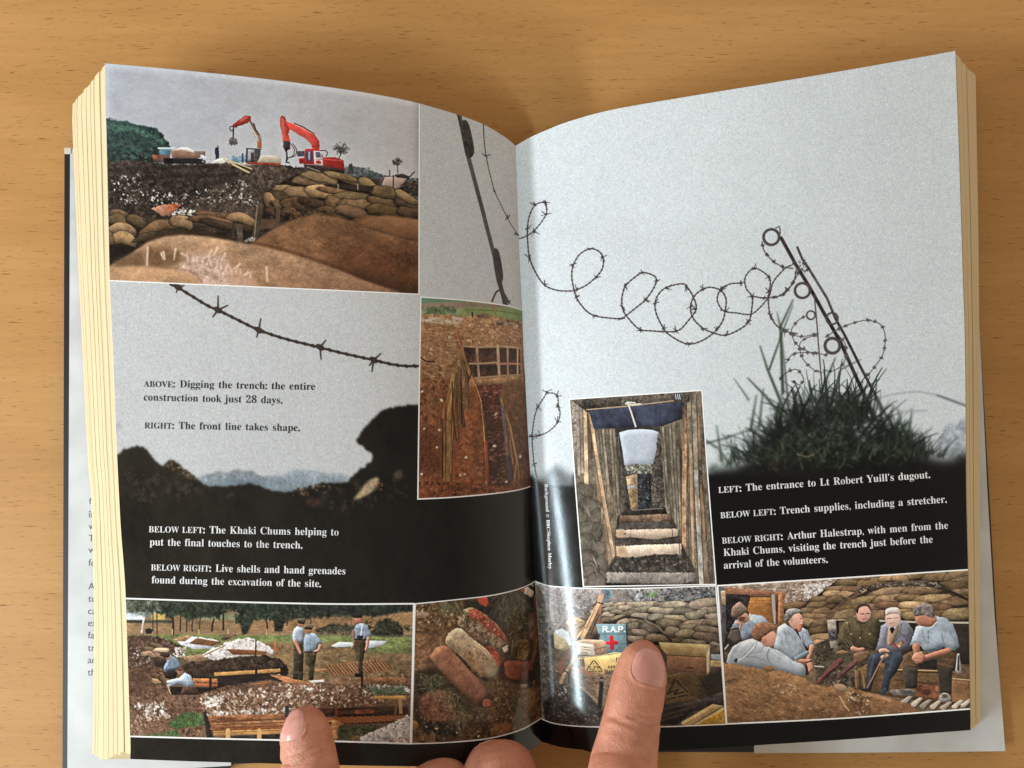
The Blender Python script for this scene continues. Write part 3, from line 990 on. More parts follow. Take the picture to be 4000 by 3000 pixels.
def photo_diggers():
    V = (380, 220, 1.7015)
    patch = Patch(pts(*V, [(50, 47), (600, 97), (1200, 161), (1700, 229), (2000, 281), (2145, 316)]), pts(*V, [(2145, 316), (2143, 900), (2142, 1585)]),
                  pts(*V, [(83, 1495), (1000, 1534), (1600, 1560), (2142, 1585)]), pts(*V, [(50, 47), (66, 700), (83, 1495)]))
    c = Print('diggers_print', 760, 540, patch, (178, 182, 192), 21)
    c.view(*V)
    c.fill([(0, 0), (2300, 200), (2300, 900), (0, 900)], (166, 171, 184), .012, 1.6, to=(184, 180, 182), ang=20)
    c.fill([(900, 600), (1700, 640), (2200, 800), (1500, 800), (800, 740)], (196, 196, 198), blur=60, a=.5)
    # tree belt
    T = [(40, 415), (80, 412), (130, 432), (190, 428), (250, 455), (330, 462), (390, 485), (430, 510), (445, 545), (480, 580), (485, 620), (470, 660), (430, 700), (300, 720), (40, 720)]
    c.fill(T, (44, 68, 66), .22, 1.0, rough=1.6, blur=2, to=(40, 42, 42), ang=75)
    c.scat(T, 420, 5, 20, [(58, 92, 80), (34, 54, 56), (70, 104, 90), (28, 40, 42), (50, 76, 74)], a=(.25, .7))
    c.scat([(60, 440), (300, 480), (440, 560), (400, 560), (200, 500), (60, 480)], 120, 5, 13, [(84, 124, 106), (66, 104, 90)], a=(.3, .6))
    # far right hedge and roofs
    c.fill([(1640, 740), (1700, 728), (1800, 752), (1900, 790), (2145, 812), (2145, 900), (1640, 860)], (86, 92, 96), .15, 1, rough=1)
    c.scat([(1650, 730), (1800, 760), (1890, 790), (1880, 820), (1660, 800)], 80, 5, 14, [(70, 86, 80), (100, 110, 112), (52, 60, 60)])
    # ground: dark churned soil
    G = [(40, 706), (200, 690), (330, 700), (420, 712), (600, 716), (720, 716), (860, 705), (1000, 722), (1200, 716), (1300, 732), (1420, 745), (1560, 760), (1680, 800), (1860, 815), (2150, 840), (2150, 1600), (40, 1600)]
    c.fill(G, (56, 47, 42), .22, .9, rough=1.4, to=(48, 38, 32), ang=90)
    c.scat([(60, 715), (900, 720), (1250, 800), (1060, 1040), (80, 1020)], 1500, 4, 17, [(46, 38, 34), (78, 66, 58), (58, 48, 42), (96, 82, 72), (36, 30, 28)], a=(.3, .8))
    c.scat([(1000, 730), (1360, 750), (1300, 840), (1160, 900), (900, 800)], 420, 4, 15, [(104, 84, 70), (76, 60, 52), (124, 102, 86), (58, 46, 40)], a=(.3, .8))
    for A, B in (([(70, 760), (560, 735), (1000, 740)], 1), ([(90, 860), (450, 800), (900, 790)], 1), ([(560, 990), (700, 930), (880, 830), (1010, 760)], 1), ([(700, 1000), (900, 900), (1010, 860)], 1)):
        c.line(A, (34, 28, 26), 18, a=.5, blur=6, smooth=True)
    c.fill([(560, 1030), (640, 960), (760, 880), (900, 800), (1000, 800), (1100, 920), (1060, 1050), (900, 1060)], (76, 62, 54), .25, .8, rough=2, a=.7, blur=4)
    c.scat([(560, 1030), (760, 890), (950, 800), (1100, 930), (1060, 1050)], 520, 3, 12, [(112, 92, 78), (60, 48, 42), (44, 36, 32), (140, 120, 104)], a=(.3, .8), ang=(30, 70))
    CH = [(222, 216, 210), (196, 186, 178), (236, 232, 226), (170, 160, 152)]
    c.scat([(90, 800), (300, 780), (300, 880), (560, 920), (540, 990), (100, 980)], 130, 3, 9, CH, a=(.5, .95))
    c.scat([(560, 920), (960, 800), (1090, 1000), (800, 960), (560, 1010)], 130, 3, 9, CH, a=(.5, .95))
    c.scat([(400, 1000), (650, 1020), (640, 1060), (480, 1060)], 90, 4, 13, CH, a=(.6, 1))
    c.scat([(640, 1120), (820, 1130), (820, 1190), (680, 1190)], 80, 4, 16, [(200, 180, 184), (160, 140, 140), (110, 96, 92), (60, 50, 48)], a=(.6, 1))
    # lorry
    c.fill([(400, 606), (520, 606), (520, 616), (404, 616)], (206, 214, 220))
    c.fill([(412, 614), (490, 616), (486, 660), (412, 658)], (98, 138, 150), .1)
    c.fill([(450, 622), (484, 622), (482, 652), (452, 652)], (70, 110, 124))
    c.fill([(368, 655), (480, 655), (490, 712), (372, 700)], (92, 66, 58), .2)
    c.fill([(366, 656), (400, 656), (400, 684), (370, 684)], (156, 82, 56))
    c.fill([(486, 626), (560, 618), (640, 622), (690, 670), (640, 684), (500, 676)], (150, 116, 94), .1, to=(120, 88, 72))
    c.fill([(500, 626), (560, 604), (600, 606), (650, 630), (690, 668), (640, 640), (560, 622)], (208, 196, 190), .06)
    c.fill([(640, 630), (716, 632), (718, 668), (660, 664)], (110, 92, 84), .15)
    c.fill([(440, 676), (720, 680), (722, 716), (440, 714)], (46, 40, 42), .3)
    for x in (520, 600, 680):
        q = c.T([(x, 698)])[0]
        c.stamp(q[0], q[1], 17 * c.sc, 17 * c.sc, 0, (34, 32, 34))
    c.scat([(690, 650), (770, 690), (720, 716), (680, 690)], 40, 4, 10, [(214, 212, 214), (176, 176, 184)])
    # workman
    c.fill([(784, 606), (806, 602), (810, 650), (806, 712), (788, 712), (786, 660), (779, 640)], (54, 58, 76), .1, rough=.3)
    q = c.T([(802, 598)])[0]
    c.stamp(q[0], q[1], 7 * c.sc, 8 * c.sc, 0, (150, 112, 84))
    c.fill([(750, 712), (800, 680), (840, 676), (880, 690), (840, 712)], (206, 200, 192), .1)
    # pale blue shed, timber
    c.fill([(884, 680), (900, 655), (930, 670), (1000, 650), (1010, 700), (890, 704)], (126, 158, 176), .12, .8, rough=1)
    c.line([(966, 650), (966, 704)], (54, 74, 96), 12)
    for a, b in (((840, 682), (1010, 772)), ((870, 690), (1026, 748)), ((900, 720), (1000, 770))):
        c.line([a, b], (196, 176, 134), 9)
    # grey and white excavator
    R1, R2 = (176, 62, 54), (150, 48, 44)
    c.fill([(905, 450), (985, 392), (1022, 398), (1020, 425), (998, 444), (915, 474), (893, 470)], R2, .12, rough=.5)
    c.fill([(940, 430), (985, 400), (1010, 402), (960, 440)], (196, 96, 84), a=.7)
    c.fill([(1000, 440), (1022, 425), (1060, 490), (1088, 530), (1090, 575), (1064, 572), (1040, 520)], (150, 128, 116), .15, rough=.5)
    c.line([(1040, 448), (1052, 486), (1072, 520)], (70, 56, 54), 10)
    c.line([(1006, 440), (1050, 520), (1068, 560)], (212, 200, 190), 8)
    c.fill([(1064, 560), (1092, 566), (1092, 612), (1062, 608)], (186, 106, 70), .1)
    t = np.linspace(0, 2 * math.pi, 18)
    c.line(np.stack([893 + 12 * np.cos(t), 480 + 15 * np.sin(t)], -1), (50, 46, 50), 6)
    c.line([(905, 478), (903, 545)], (46, 42, 46), 9)
    c.fill([(876, 548), (900, 536), (930, 548), (932, 588), (924, 582), (914, 594), (904, 584), (892, 592), (884, 582), (874, 588)], (104, 98, 100), .25, .6, rough=.6)
    c.fill([(994, 612), (1086, 616), (1084, 656), (1070, 700), (1062, 706), (992, 704)], (104, 96, 98), .2)
    c.fill([(1002, 618), (1044, 620), (1044, 690), (1000, 694)], (158, 156, 162), .05)
    c.line([(994, 612), (990, 706)], (52, 44, 50), 7)
    c.line([(994, 613), (1088, 617)], (62, 56, 62), 7)
    c.fill([(1022, 640), (1040, 640), (1042, 700), (1020, 700)], (62, 52, 60))
    c.fill([(1090, 660), (1150, 658), (1222, 674), (1222, 712), (1060, 706)], (204, 190, 172), .06, to=(178, 160, 140))
    for y in (674, 686, 698):
        c.line([(1090, y - 4), (1222, y + 4)], (160, 146, 130), 3)
    c.fill([(990, 704), (1060, 704), (1220, 712), (1214, 726), (1000, 718)], (156, 62, 46), .2)
    # red excavator
    R = (164, 50, 42)
    c.fill([(1214, 410), (1228, 392), (1246, 402), (1256, 430), (1280, 444), (1284, 470), (1270, 520), (1282, 560), (1284, 618), (1262, 622), (1240, 590), (1232, 560), (1226, 500), (1214, 460)], R, .18, rough=.4)
    c.fill([(1216, 418), (1230, 404), (1244, 416), (1246, 520), (1240, 556), (1232, 540)], (206, 112, 98), a=.6, blur=2)
    c.fill([(1252, 436), (1300, 446), (1420, 500), (1446, 524), (1474, 560), (1478, 616), (1430, 612), (1418, 580), (1380, 545), (1280, 486)], R, .18, rough=.4)
    c.fill([(1290, 462), (1400, 520), (1430, 550), (1444, 600), (1424, 580), (1370, 536), (1285, 482)], (200, 88, 72), a=.6, blur=2)
    c.line([(1262, 424), (1310, 452), (1440, 520)], (206, 190, 186), 4)
    c.line([(1310, 446), (1370, 470), (1442, 516)], (120, 36, 34), 8)
    c.fill([(1240, 560), (1280, 566), (1282, 612), (1262, 626), (1268, 690), (1256, 696), (1254, 640), (1234, 600)], (70, 56, 66), .2)
    for dx in (0, 14):
        c.line([(1285 + dx, 580), (1310 + dx, 620), (1300 + dx, 660), (1268, 676)], (46, 40, 46), 5, smooth=True)
    c.line([(1262, 670), (1256, 704), (1276, 708)], (54, 44, 50), 9)
    c.fill([(1326, 630), (1378, 628), (1376, 664), (1330, 666)], (74, 74, 86), .2)
    c.fill([(1382, 616), (1470, 612), (1500, 660), (1500, 722), (1372, 716), (1372, 690)], (188, 40, 34), .08)
    c.fill([(1392, 630), (1430, 624), (1430, 700), (1394, 700), (1380, 676)], (70, 70, 86), .2)
    c.fill([(1402, 634), (1416, 634), (1414, 690), (1404, 690)], (164, 186, 200), a=.8)
    c.fill([(1438, 628), (1486, 630), (1500, 690), (1440, 690)], (206, 196, 200), .06)
    c.fill([(1450, 634), (1480, 636), (1488, 672), (1452, 672)], (84, 86, 104), .15)
    c.fill([(1442, 690), (1500, 692), (1500, 722), (1442, 716)], (220, 200, 198))
    c.stamp(*c.T([(1470, 704)])[0], 20 * c.sc, 12 * c.sc, 0, (170, 50, 44))
    c.fill([(1340, 680), (1384, 672), (1392, 712), (1344, 714)], (168, 40, 36), .15)
    c.fill([(1500, 672), (1580, 670), (1636, 690), (1646, 756), (1500, 748)], (168, 42, 38), .16, to=(136, 34, 32))
    c.line([(1504, 684), (1624, 694)], (236, 104, 90), 6, a=.7)
    c.fill([(1370, 718), (1500, 726), (1644, 756), (1640, 782), (1500, 770), (1380, 746)], (66, 50, 48), .3)
    c.line([(1396, 736), (1480, 766)], (176, 166, 158), 7, a=.7)
    c.line([(1480, 628), (1516, 626), (1530, 644), (1520, 664)], (60, 54, 60), 6, smooth=True)
    # thin trees on the skyline
    for cx, cy, r, n, base in ((1622, 618, 66, 26, (1600, 690)), (1996, 704, 40, 18, (1998, 776))):
        c.line([base, (cx, cy + r * .4)], (70, 62, 60), 6)
        for _ in range(n):
            a = c.r.uniform(-math.pi * 1.05, .05 * math.pi)
            L = r * c.r.uniform(.5, 1.05)
            c.line([(cx - 6, cy + r * .5), (cx + math.cos(a) * L * .5, cy + math.sin(a) * L * .3), (cx + math.cos(a) * L, cy + math.sin(a) * L * .8)], (74, 70, 70), 5, 2.5, .8)
        c.scat([(cx - r, cy), (cx, cy - r * .9), (cx + r * .9, cy - r * .2), (cx + r * .4, cy + r * .6), (cx - r * .5, cy + r * .5)], 46, 4, 10, [(66, 66, 64), (52, 52, 52), (88, 88, 88)], a=(.4, .85))
    # far figures, posts and a leaning sheet
    c.fill([(1672, 716), (1694, 710), (1704, 780), (1664, 780)], (78, 76, 82), .2, rough=.5)
    for x in (1720, 1760, 1806):
        c.line([(x, 738), (x + 4, 800)], (66, 64, 66), 4)
    c.line([(1690, 740), (1812, 744)], (72, 70, 72), 4)
    c.fill([(1860, 870), (1900, 804), (2060, 796), (2040, 860), (1990, 880)], (180, 156, 144), .06)
    c.fill([(1860, 870), (1900, 806), (1910, 806), (1880, 876)], (74, 64, 62))
    c.line([(1968, 792), (1966, 880)], (50, 44, 46), 8)
    c.fill([(1976, 786), (2030, 780), (2080, 800), (2060, 812), (1990, 806)], (60, 52, 52), .2)
    c.line([(2108, 768), (2050, 830), (2020, 870)], (60, 50, 48), 8)
    c.scat([(2020, 850), (2145, 820), (2145, 960), (2000, 900)], 140, 4, 16, [(50, 42, 40), (84, 70, 62), (40, 34, 34), (110, 96, 88)])
    c.line([(1943, 756), (1944, 790)], (60, 56, 58), 6)
    # parapet of sandbags
    D = (40, 31, 25)
    c.fill([(1120, 900), (1290, 800), (1400, 770), (1560, 780), (1700, 800), (1840, 850), (1860, 880), (2000, 900), (2145, 960), (2145, 1090), (1700, 1095), (1300, 1090), (1120, 1110), (1080, 1060)], D, .2, .9, blur=4)
    B1, B2, B3 = (150, 118, 82), (124, 95, 65), (100, 75, 52)
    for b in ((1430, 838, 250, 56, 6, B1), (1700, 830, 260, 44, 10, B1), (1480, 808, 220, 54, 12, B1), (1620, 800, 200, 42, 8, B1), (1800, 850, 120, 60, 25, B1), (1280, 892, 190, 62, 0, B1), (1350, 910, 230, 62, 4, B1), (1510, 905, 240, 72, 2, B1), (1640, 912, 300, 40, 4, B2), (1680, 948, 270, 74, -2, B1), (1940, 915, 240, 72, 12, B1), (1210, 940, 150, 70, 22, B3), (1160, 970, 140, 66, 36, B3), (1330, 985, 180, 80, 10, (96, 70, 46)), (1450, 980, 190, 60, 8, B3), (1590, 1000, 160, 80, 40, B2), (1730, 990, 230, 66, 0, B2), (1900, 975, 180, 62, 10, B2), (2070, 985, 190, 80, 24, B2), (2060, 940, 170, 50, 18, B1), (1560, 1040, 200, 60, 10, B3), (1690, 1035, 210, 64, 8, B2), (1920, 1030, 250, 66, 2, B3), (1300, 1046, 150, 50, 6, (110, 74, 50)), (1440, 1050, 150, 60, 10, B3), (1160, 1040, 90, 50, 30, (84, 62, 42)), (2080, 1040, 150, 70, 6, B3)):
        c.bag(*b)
    c.fill([(1500, 850), (1840, 862), (1830, 900), (1800, 896), (1640, 880), (1520, 866)], (36, 28, 24), .2, blur=3)
    for x in (1600, 1730):
        c.line([(x, 850), (x + 2, 884)], (150, 132, 104), 8)
    c.scat([(1130, 960), (1420, 960), (1560, 1060), (1400, 1090), (1140, 1090)], 160, 5, 18, [(34, 26, 22), (76, 56, 40), (100, 78, 56), (50, 40, 32)], a=(.3, .8))
    # middle distance: trench edge, rusty sheet, more bags
    c.fill([(356, 1010), (440, 985), (556, 985), (480, 1060), (430, 1060)], (152, 104, 80), .12, .8, rough=1)
    c.fill([(470, 980), (560, 984), (520, 1020), (470, 1036)], (162, 86, 52), .2, .8, blur=3)
    c.fill([(60, 1040), (400, 1080), (640, 1070), (1060, 1090), (1100, 1180), (960, 1230), (300, 1260), (60, 1400)], (56, 46, 36), .25, .9, blur=6)
    c.scat([(240, 1010), (420, 1080), (640, 1080), (600, 1140), (320, 1120)], 200, 5, 20, [(50, 40, 32), (92, 76, 58), (70, 58, 44), (36, 28, 24)], a=(.3, .8))
    for b in ((140, 1046, 130, 40, 12, B2), (150, 1092, 150, 60, 6, B2), (166, 1150, 170, 62, 4, B1), (168, 1216, 190, 66, 10, B1), (70, 1210, 80, 80, 10, B2), (262, 1100, 130, 60, 24, (92, 74, 52)), (440, 1140, 330, 62, -10, B3), (560, 1105, 150, 66, 18, B2), (430, 1190, 330, 54, -14, (100, 80, 54)), (800, 1060, 260, 44, 4, B2), (960, 1084, 200, 54, 10, B1), (780, 1096, 330, 40, 4, B3), (880, 1130, 330, 50, 6, (84, 66, 46))):
        c.bag(*b)
    c.fill([(80, 1250), (250, 1270), (240, 1300), (110, 1370), (80, 1400)], (30, 25, 22), .2, blur=6)
    c.fill([(640, 1190), (900, 1160), (1060, 1160), (980, 1226), (760, 1210)], (48, 40, 34), .25, blur=6)
    c.line([(1085, 990), (1070, 1120), (1045, 1200)], (96, 80, 62), 40, 40, n=.15)
    c.line([(1062, 1000), (1045, 1190)], (150, 130, 100), 9, a=.7)
    c.line([(1204, 1020), (1196, 1130)], (82, 62, 48), 28)
    c.line([(945, 1150), (950, 1220)], (110, 98, 84), 42, a=.8, n=.2)
    c.line([(905, 1110), (905, 1200)], (60, 50, 42), 24)
    c.fill([(1090, 1080), (1190, 1080), (1180, 1140), (1090, 1150)], (112, 78, 60), .2, a=.8, blur=3)
    c.scat([(980, 1215), (1060, 1200), (1040, 1230), (985, 1236)], 20, 5, 12, [(214, 206, 206), (180, 168, 164)])
    # blurred sacks close to the lens
    c.fill([(1690, 1100), (1760, 1058), (1850, 1062), (1840, 1100)], (128, 82, 48), .08, 1.3, blur=8, smooth=True)
    c.fill([(1720, 1110), (1800, 1068), (1920, 1058), (2050, 1072), (2200, 1090), (2200, 1240), (2000, 1200)], (160, 112, 74), .06, 1.4, blur=8, to=(112, 70, 44))
    c.fill([(960, 1300), (1040, 1230), (1130, 1172), (1260, 1100), (1370, 1064), (1480, 1052), (1600, 1066), (1740, 1112), (1860, 1160), (2000, 1202), (2200, 1240), (2200, 1640), (1500, 1640)], (150, 104, 68), .11, 1.1, blur=7, to=(92, 56, 38), ang=70)
    c.fill([(1500, 1250), (1800, 1230), (2200, 1330), (2200, 1640), (1900, 1640), (1640, 1430)], (100, 58, 34), .16, 1.2, blur=46, a=.75)
    c.fill([(1700, 1440), (2200, 1520), (2200, 1640), (1800, 1560)], (66, 42, 28), blur=36, a=.8)
    c.blades([(1400, 1260), (1900, 1200), (2140, 1300), (2100, 1560), (1800, 1500)], 220, 16, 50, [(184, 128, 80), (150, 100, 62), (128, 80, 48)], (-130, -50), (1.5, 3), (.1, .3))
    c.line([(330, 1225), (560, 1172), (880, 1210), (1200, 1276), (1600, 1406), (2000, 1550)], (70, 42, 28), 26, a=.6, blur=10, smooth=True)
    c.fill([(60, 1400), (200, 1330), (330, 1236), (440, 1200), (560, 1186), (720, 1196), (880, 1224), (1020, 1252), (1200, 1290), (1400, 1350), (1600, 1420), (1800, 1500), (2000, 1562), (2080, 1640), (40, 1640)], (188, 146, 110), .09, 1.1, blur=7, to=(150, 106, 76), ang=80)
    c.fill([(330, 1262), (470, 1270), (560, 1300), (540, 1390), (360, 1400), (320, 1320)], (108, 76, 50), .14, 1.2, blur=14, a=.85)
    c.fill([(100, 1370), (300, 1280), (320, 1390), (120, 1396)], (104, 74, 50), blur=14, a=.8)
    for a, b in (((335, 1270), (330, 1390)), ((425, 1310), (440, 1350)), ((520, 1280), (510, 1350)), ((560, 1310), (600, 1330)), ((440, 1300), (450, 1350)), ((760, 1290), (740, 1330)), ((850, 1310), (820, 1370)), ((950, 1380), (900, 1420)), ((1010, 1440), (960, 1460)), ((1125, 1400), (1130, 1500)), ((800, 1270), (770, 1330))):
        c.line([a, b], (232, 200, 174), 15, 9, .8, blur=3)
    c.fill([(700, 1310), (850, 1330), (900, 1420), (1030, 1500), (1000, 1640), (600, 1640), (520, 1400), (620, 1330)], (196, 160, 142), .12, 1.0, blur=16, a=.9)
    c.fill([(860, 1400), (1060, 1480), (1080, 1640), (900, 1640)], (188, 140, 114), .08, 1.1, blur=22, a=.7)
    for k in range(14):
        x = 600 + k * 32
        c.line([(x, 1350 + k * 9 + c.r.uniform(-8, 8)), (x + c.r.uniform(-14, 20), 1300 + k * 10)], (226, 190, 174), 13, 6, .75, blur=3)
    c.fill([(40, 1402), (300, 1398), (520, 1420), (660, 1460), (720, 1640), (40, 1640)], (184, 140, 102), .08, 1.1, blur=7, to=(160, 116, 84))
    c.blades([(200, 1330), (560, 1210), (1100, 1290), (1700, 1480), (1000, 1500), (200, 1480)], 520, 14, 46, [(216, 176, 140), (150, 106, 72), (190, 144, 106), (128, 88, 60)], (-150, -20), (1.5, 3.5), (.1, .3))
    c.blades([(1100, 1200), (1500, 1080), (2140, 1250), (2140, 1540), (1500, 1340)], 420, 14, 46, [(196, 146, 102), (120, 78, 50), (168, 120, 80), (100, 62, 40)], (-150, -20), (1.5, 3.5), (.1, .3))
    c.line([(520, 1412), (650, 1440), (700, 1520)], (126, 84, 62), 16, a=.6, blur=9, smooth=True)
    c.finish()
    c.grain(.018, .4, .7, .3)
    c.border('br', 5)
    return c, patch


def photo_trench():
    V = (1600, 1120, 1.929)
    patch = Patch(pts(*V, [(80, 72), (400, 96), (680, 130), (780, 150), (850, 172)]), pts(*V, [(850, 172), (856, 480), (878, 880), (898, 1240), (911, 1508)]),
                  pts(*V, [(57, 1605), (300, 1593), (600, 1567), (780, 1543), (860, 1525), (911, 1508)]), pts(*V, [(80, 72), (68, 800), (57, 1605)]))
    c = Print('trench_print', 340, 640, patch, (136, 92, 58), 22)
    c.view(*V)
    c.fill([(60, 60), (900, 140), (900, 260), (60, 240)], (120, 140, 112), .05, 1.3, to=(150, 156, 104), ang=90)
    c.fill([(60, 60), (420, 90), (420, 128), (60, 130)], (98, 134, 112), blur=6)
    c.fill([(60, 128), (500, 112), (900, 150), (900, 176), (400, 160), (60, 170)], (140, 118, 100), .05, blur=8)
    c.fill([(400, 166), (900, 180), (900, 262), (380, 230)], (138, 150, 88), .06, blur=8, to=(116, 138, 80), ang=0)
    c.line([(420, 172), (640, 180), (840, 214)], (84, 100, 66), 6)
    c.scat([(90, 160), (340, 140), (350, 200), (90, 210)], 70, 8, 26, [(86, 104, 72), (110, 124, 88), (70, 84, 60)], a=(.3, .7))
    G = [(60, 205), (260, 212), (450, 230), (500, 214), (560, 202), (620, 222), (760, 250), (900, 268), (900, 1640), (40, 1640)]
    c.fill(G, (158, 116, 80), .14, .9, rough=1.5, to=(120, 66, 38), ang=95)
    SO = [(182, 138, 98), (140, 98, 64), (112, 74, 48), (200, 164, 126), (150, 100, 60)]
    c.scat([(70, 220), (840, 260), (840, 440), (400, 440), (380, 600), (300, 680), (70, 700)], 900, 4, 20, SO, asp=(.25, .7), ang=(-25, 25), a=(.3, .75))
    c.scat([(80, 220), (400, 260), (390, 310), (80, 250)], 60, 5, 26, [(206, 186, 160), (186, 160, 130)], asp=(.25, .5), ang=(-10, 20), a=(.5, .9))
    for x in (90, 140, 170, 290, 340, 380):
        c.stamp(*c.T([(x, 245 + c.r.uniform(-10, 30))])[0], 26 * c.sc, 12 * c.sc, 0, (214, 202, 184), .6)
    c.blades([(90, 300), (380, 330), (380, 560), (90, 640)], 260, 20, 70, [(190, 148, 104), (120, 82, 52), (204, 170, 130)], (-20, 50), (1.5, 3.5), (.2, .6))
    RD = [(150, 82, 46), (118, 60, 34), (96, 48, 30), (172, 100, 60), (84, 46, 32)]
    c.scat([(60, 680), (300, 700), (250, 1100), (200, 1560), (60, 1580)], 620, 4, 22, RD, asp=(.3, .8), a=(.3, .7))
    c.fill([(60, 1080), (240, 1060), (250, 1400), (60, 1420)], (88, 48, 34), .2, 1, blur=40, a=.7)
    c.scat([(640, 250), (840, 270), (830, 300), (660, 290)], 90, 6, 18, [(206, 176, 150), (70, 50, 40), (150, 116, 90), (100, 70, 52)], a=(.4, .9))
    c.scat([(90, 250), (840, 300), (820, 440), (500, 430)], 160, 3, 8, [(220, 204, 180), (90, 62, 44)], a=(.4, .8))
    c.fill([(490, 216), (560, 200), (630, 222), (600, 240), (520, 238)], (118, 84, 68), .1, blur=4)
    c.line([(472, 192), (474, 226)], (40, 34, 34), 11)
    c.line([(644, 150), (648, 240)], (170, 112, 64), 10)
    c.line([(640, 150), (648, 160)], (176, 110, 60), 14)
    # far revetment
    c.fill([(405, 450), (830, 462), (836, 690), (720, 690), (440, 696)], (84, 50, 42), .18, 1, rough=.6)
    for f in ([(410, 460), (500, 462), (505, 570), (430, 565)], [(522, 462), (655, 466), (662, 565), (524, 568)], [(680, 466), (736, 468), (738, 570), (684, 572)], [(748, 466), (806, 470), (808, 570), (748, 572)], [(450, 590), (512, 592), (516, 680), (470, 684)], [(530, 592), (664, 590), (670, 680), (530, 684)], [(682, 592), (736, 592), (738, 678), (684, 684)], [(748, 592), (808, 592), (812, 668), (750, 672)]):
        c.fill(f, (66, 42, 40), .25, .9, to=(96, 58, 44), blur=2)
    PK = (172, 140, 108)
    c.line([(405, 446), (520, 456), (690, 450), (836, 464)], PK, 14, n=.1)
    c.line([(444, 580), (560, 578), (660, 570)], PK, 13)
    c.line([(660, 582), (840, 582)], (176, 120, 96), 16)
    for a, b, w in (((505, 430), (524, 690), 18), ((664, 440), (676, 690), 20), ((738, 456), (742, 680), 14), ((814, 466), (814, 670), 12)):
        c.line([a, b], PK, w, n=.1)
    c.line([(480, 690), (660, 676), (830, 664)], (168, 132, 98), 16)
    c.fill([(470, 706), (830, 672), (840, 700), (720, 728), (500, 742)], (150, 112, 76), .12, .9, rough=1)
    # trench floor and walls
    c.fill([(500, 742), (700, 735), (680, 840), (700, 1000), (740, 1300), (760, 1500), (590, 1520), (560, 950)], (92, 46, 32), .2, .9, blur=5, rough=1, to=(70, 40, 30))
    c.scat([(510, 740), (690, 735), (700, 1000), (760, 1480), (600, 1500)], 520, 4, 18, [(140, 80, 56), (60, 32, 26), (110, 60, 42), (170, 120, 96), (44, 28, 24)], asp=(.3, .7), ang=(-20, 20), a=(.3, .75))
    c.scat([(510, 750), (690, 745), (680, 830), (540, 830)], 70, 6, 18, [(150, 70, 56), (96, 40, 34), (176, 110, 90), (60, 30, 28)], asp=(.4, .8), ang=(-10, 10))
    c.fill([(430, 760), (500, 752), (540, 900), (568, 1100), (584, 1500), (320, 1520), (340, 1200), (420, 920)], (136, 76, 42), .14, 1, rough=1, to=(118, 62, 36), blur=3)
    c.scat([(440, 760), (540, 900), (580, 1480), (330, 1500), (420, 950)], 420, 4, 18, [(160, 96, 56), (110, 62, 36), (184, 124, 80), (92, 50, 32)], asp=(.3, .8), a=(.25, .6))
    c.fill([(700, 740), (840, 690), (872, 900), (900, 1300), (910, 1500), (830, 1480), (790, 1150), (700, 850)], (128, 84, 54), .14, 1, blur=4, to=(92, 54, 36))
    c.scat([(720, 740), (840, 700), (900, 1400), (840, 1460), (790, 1100)], 260, 4, 18, [(160, 112, 74), (110, 70, 46), (84, 52, 36)], asp=(.3, .8), a=(.25, .6))
    # sheets and planks
    W1, W2, W3 = (168, 124, 72), (140, 96, 54), (196, 150, 92)
    for a, w, k in (([(355, 330), (380, 420), (400, 470)], 12, (168, 92, 56)), ([(395, 470), (420, 560), (450, 640), (490, 740)], 26, (176, 118, 66)), ([(400, 560), (430, 700), (430, 920)], 24, (126, 96, 66)), ([(375, 620), (380, 900), (408, 1050)], 26, (112, 84, 58)), ([(345, 650), (345, 900), (360, 1180)], 22, W2), ([(330, 655), (300, 900), (292, 1470)], 32, W1), ([(300, 780), (262, 960), (262, 1460)], 16, W2), ([(262, 880), (250, 1100)], 16, (150, 84, 48)), ([(340, 860), (318, 1200), (312, 1400)], 10, (176, 110, 60)), ([(500, 742), (540, 860), (560, 1060), (575, 1300), (584, 1510)], 9, W3), ([(562, 940), (572, 1060)], 13, (96, 60, 40)), ([(576, 1170), (590, 1460)], 20, (150, 70, 40)), ([(690, 850), (760, 1050), (780, 1160), (810, 1300), (790, 1460)], 16, W1), ([(700, 900), (730, 1160), (740, 1300)], 26, (112, 94, 90)), ([(760, 1160), (780, 1330)], 14, W2), ([(815, 1320), (830, 1450)], 12, W2), ([(740, 1290), (760, 1460)], 40, (92, 74, 82))):
        c.line(a, k, w, a=.95, n=.12)
        c.line([(x + w * .55, y) for x, y in a], (44, 28, 22), 6, a=.55, blur=1.5)
    for a in ([(320, 720), (330, 1000), (352, 1160)], [(388, 700), (394, 1030)], [(470, 640), (440, 720)], [(250, 1000), (248, 1440)]):
        c.line(a, (40, 28, 24), 10, a=.7)
    c.fill([(240, 1180), (300, 1200), (260, 1260)], (60, 36, 28), blur=14, a=.5)
    c.fill([(70, 1460), (300, 1470), (900, 1500), (910, 1540), (60, 1600)], (112, 58, 34), .2, .8, blur=8)
    c.scat([(70, 1460), (880, 1490), (900, 1520), (70, 1590)], 420, 4, 17, [(160, 96, 60), (84, 44, 30), (56, 32, 26), (130, 72, 44)], asp=(.3, .8), a=(.35, .8))
    for x, y in ((415, 1415), (380, 1420), (728, 1470), (425, 1285), (224, 1080), (110, 1070), (95, 790), (205, 1210), (90, 1412), (240, 855), (834, 1280), (300, 378), (650, 960), (640, 1200)):
        c.stamp(*c.T([(x, y)])[0], c.r.uniform(8, 15) * c.sc, c.r.uniform(6, 11) * c.sc, c.r.uniform(0, 3), (206, 186, 164), .9)
    c.line([(80, 530), (120, 560), (186, 566)], (44, 34, 34), 9)
    c.finish()
    c.grain(.022, .4, .7, .3)
    c.border('tlb', 5)
    return c, patch


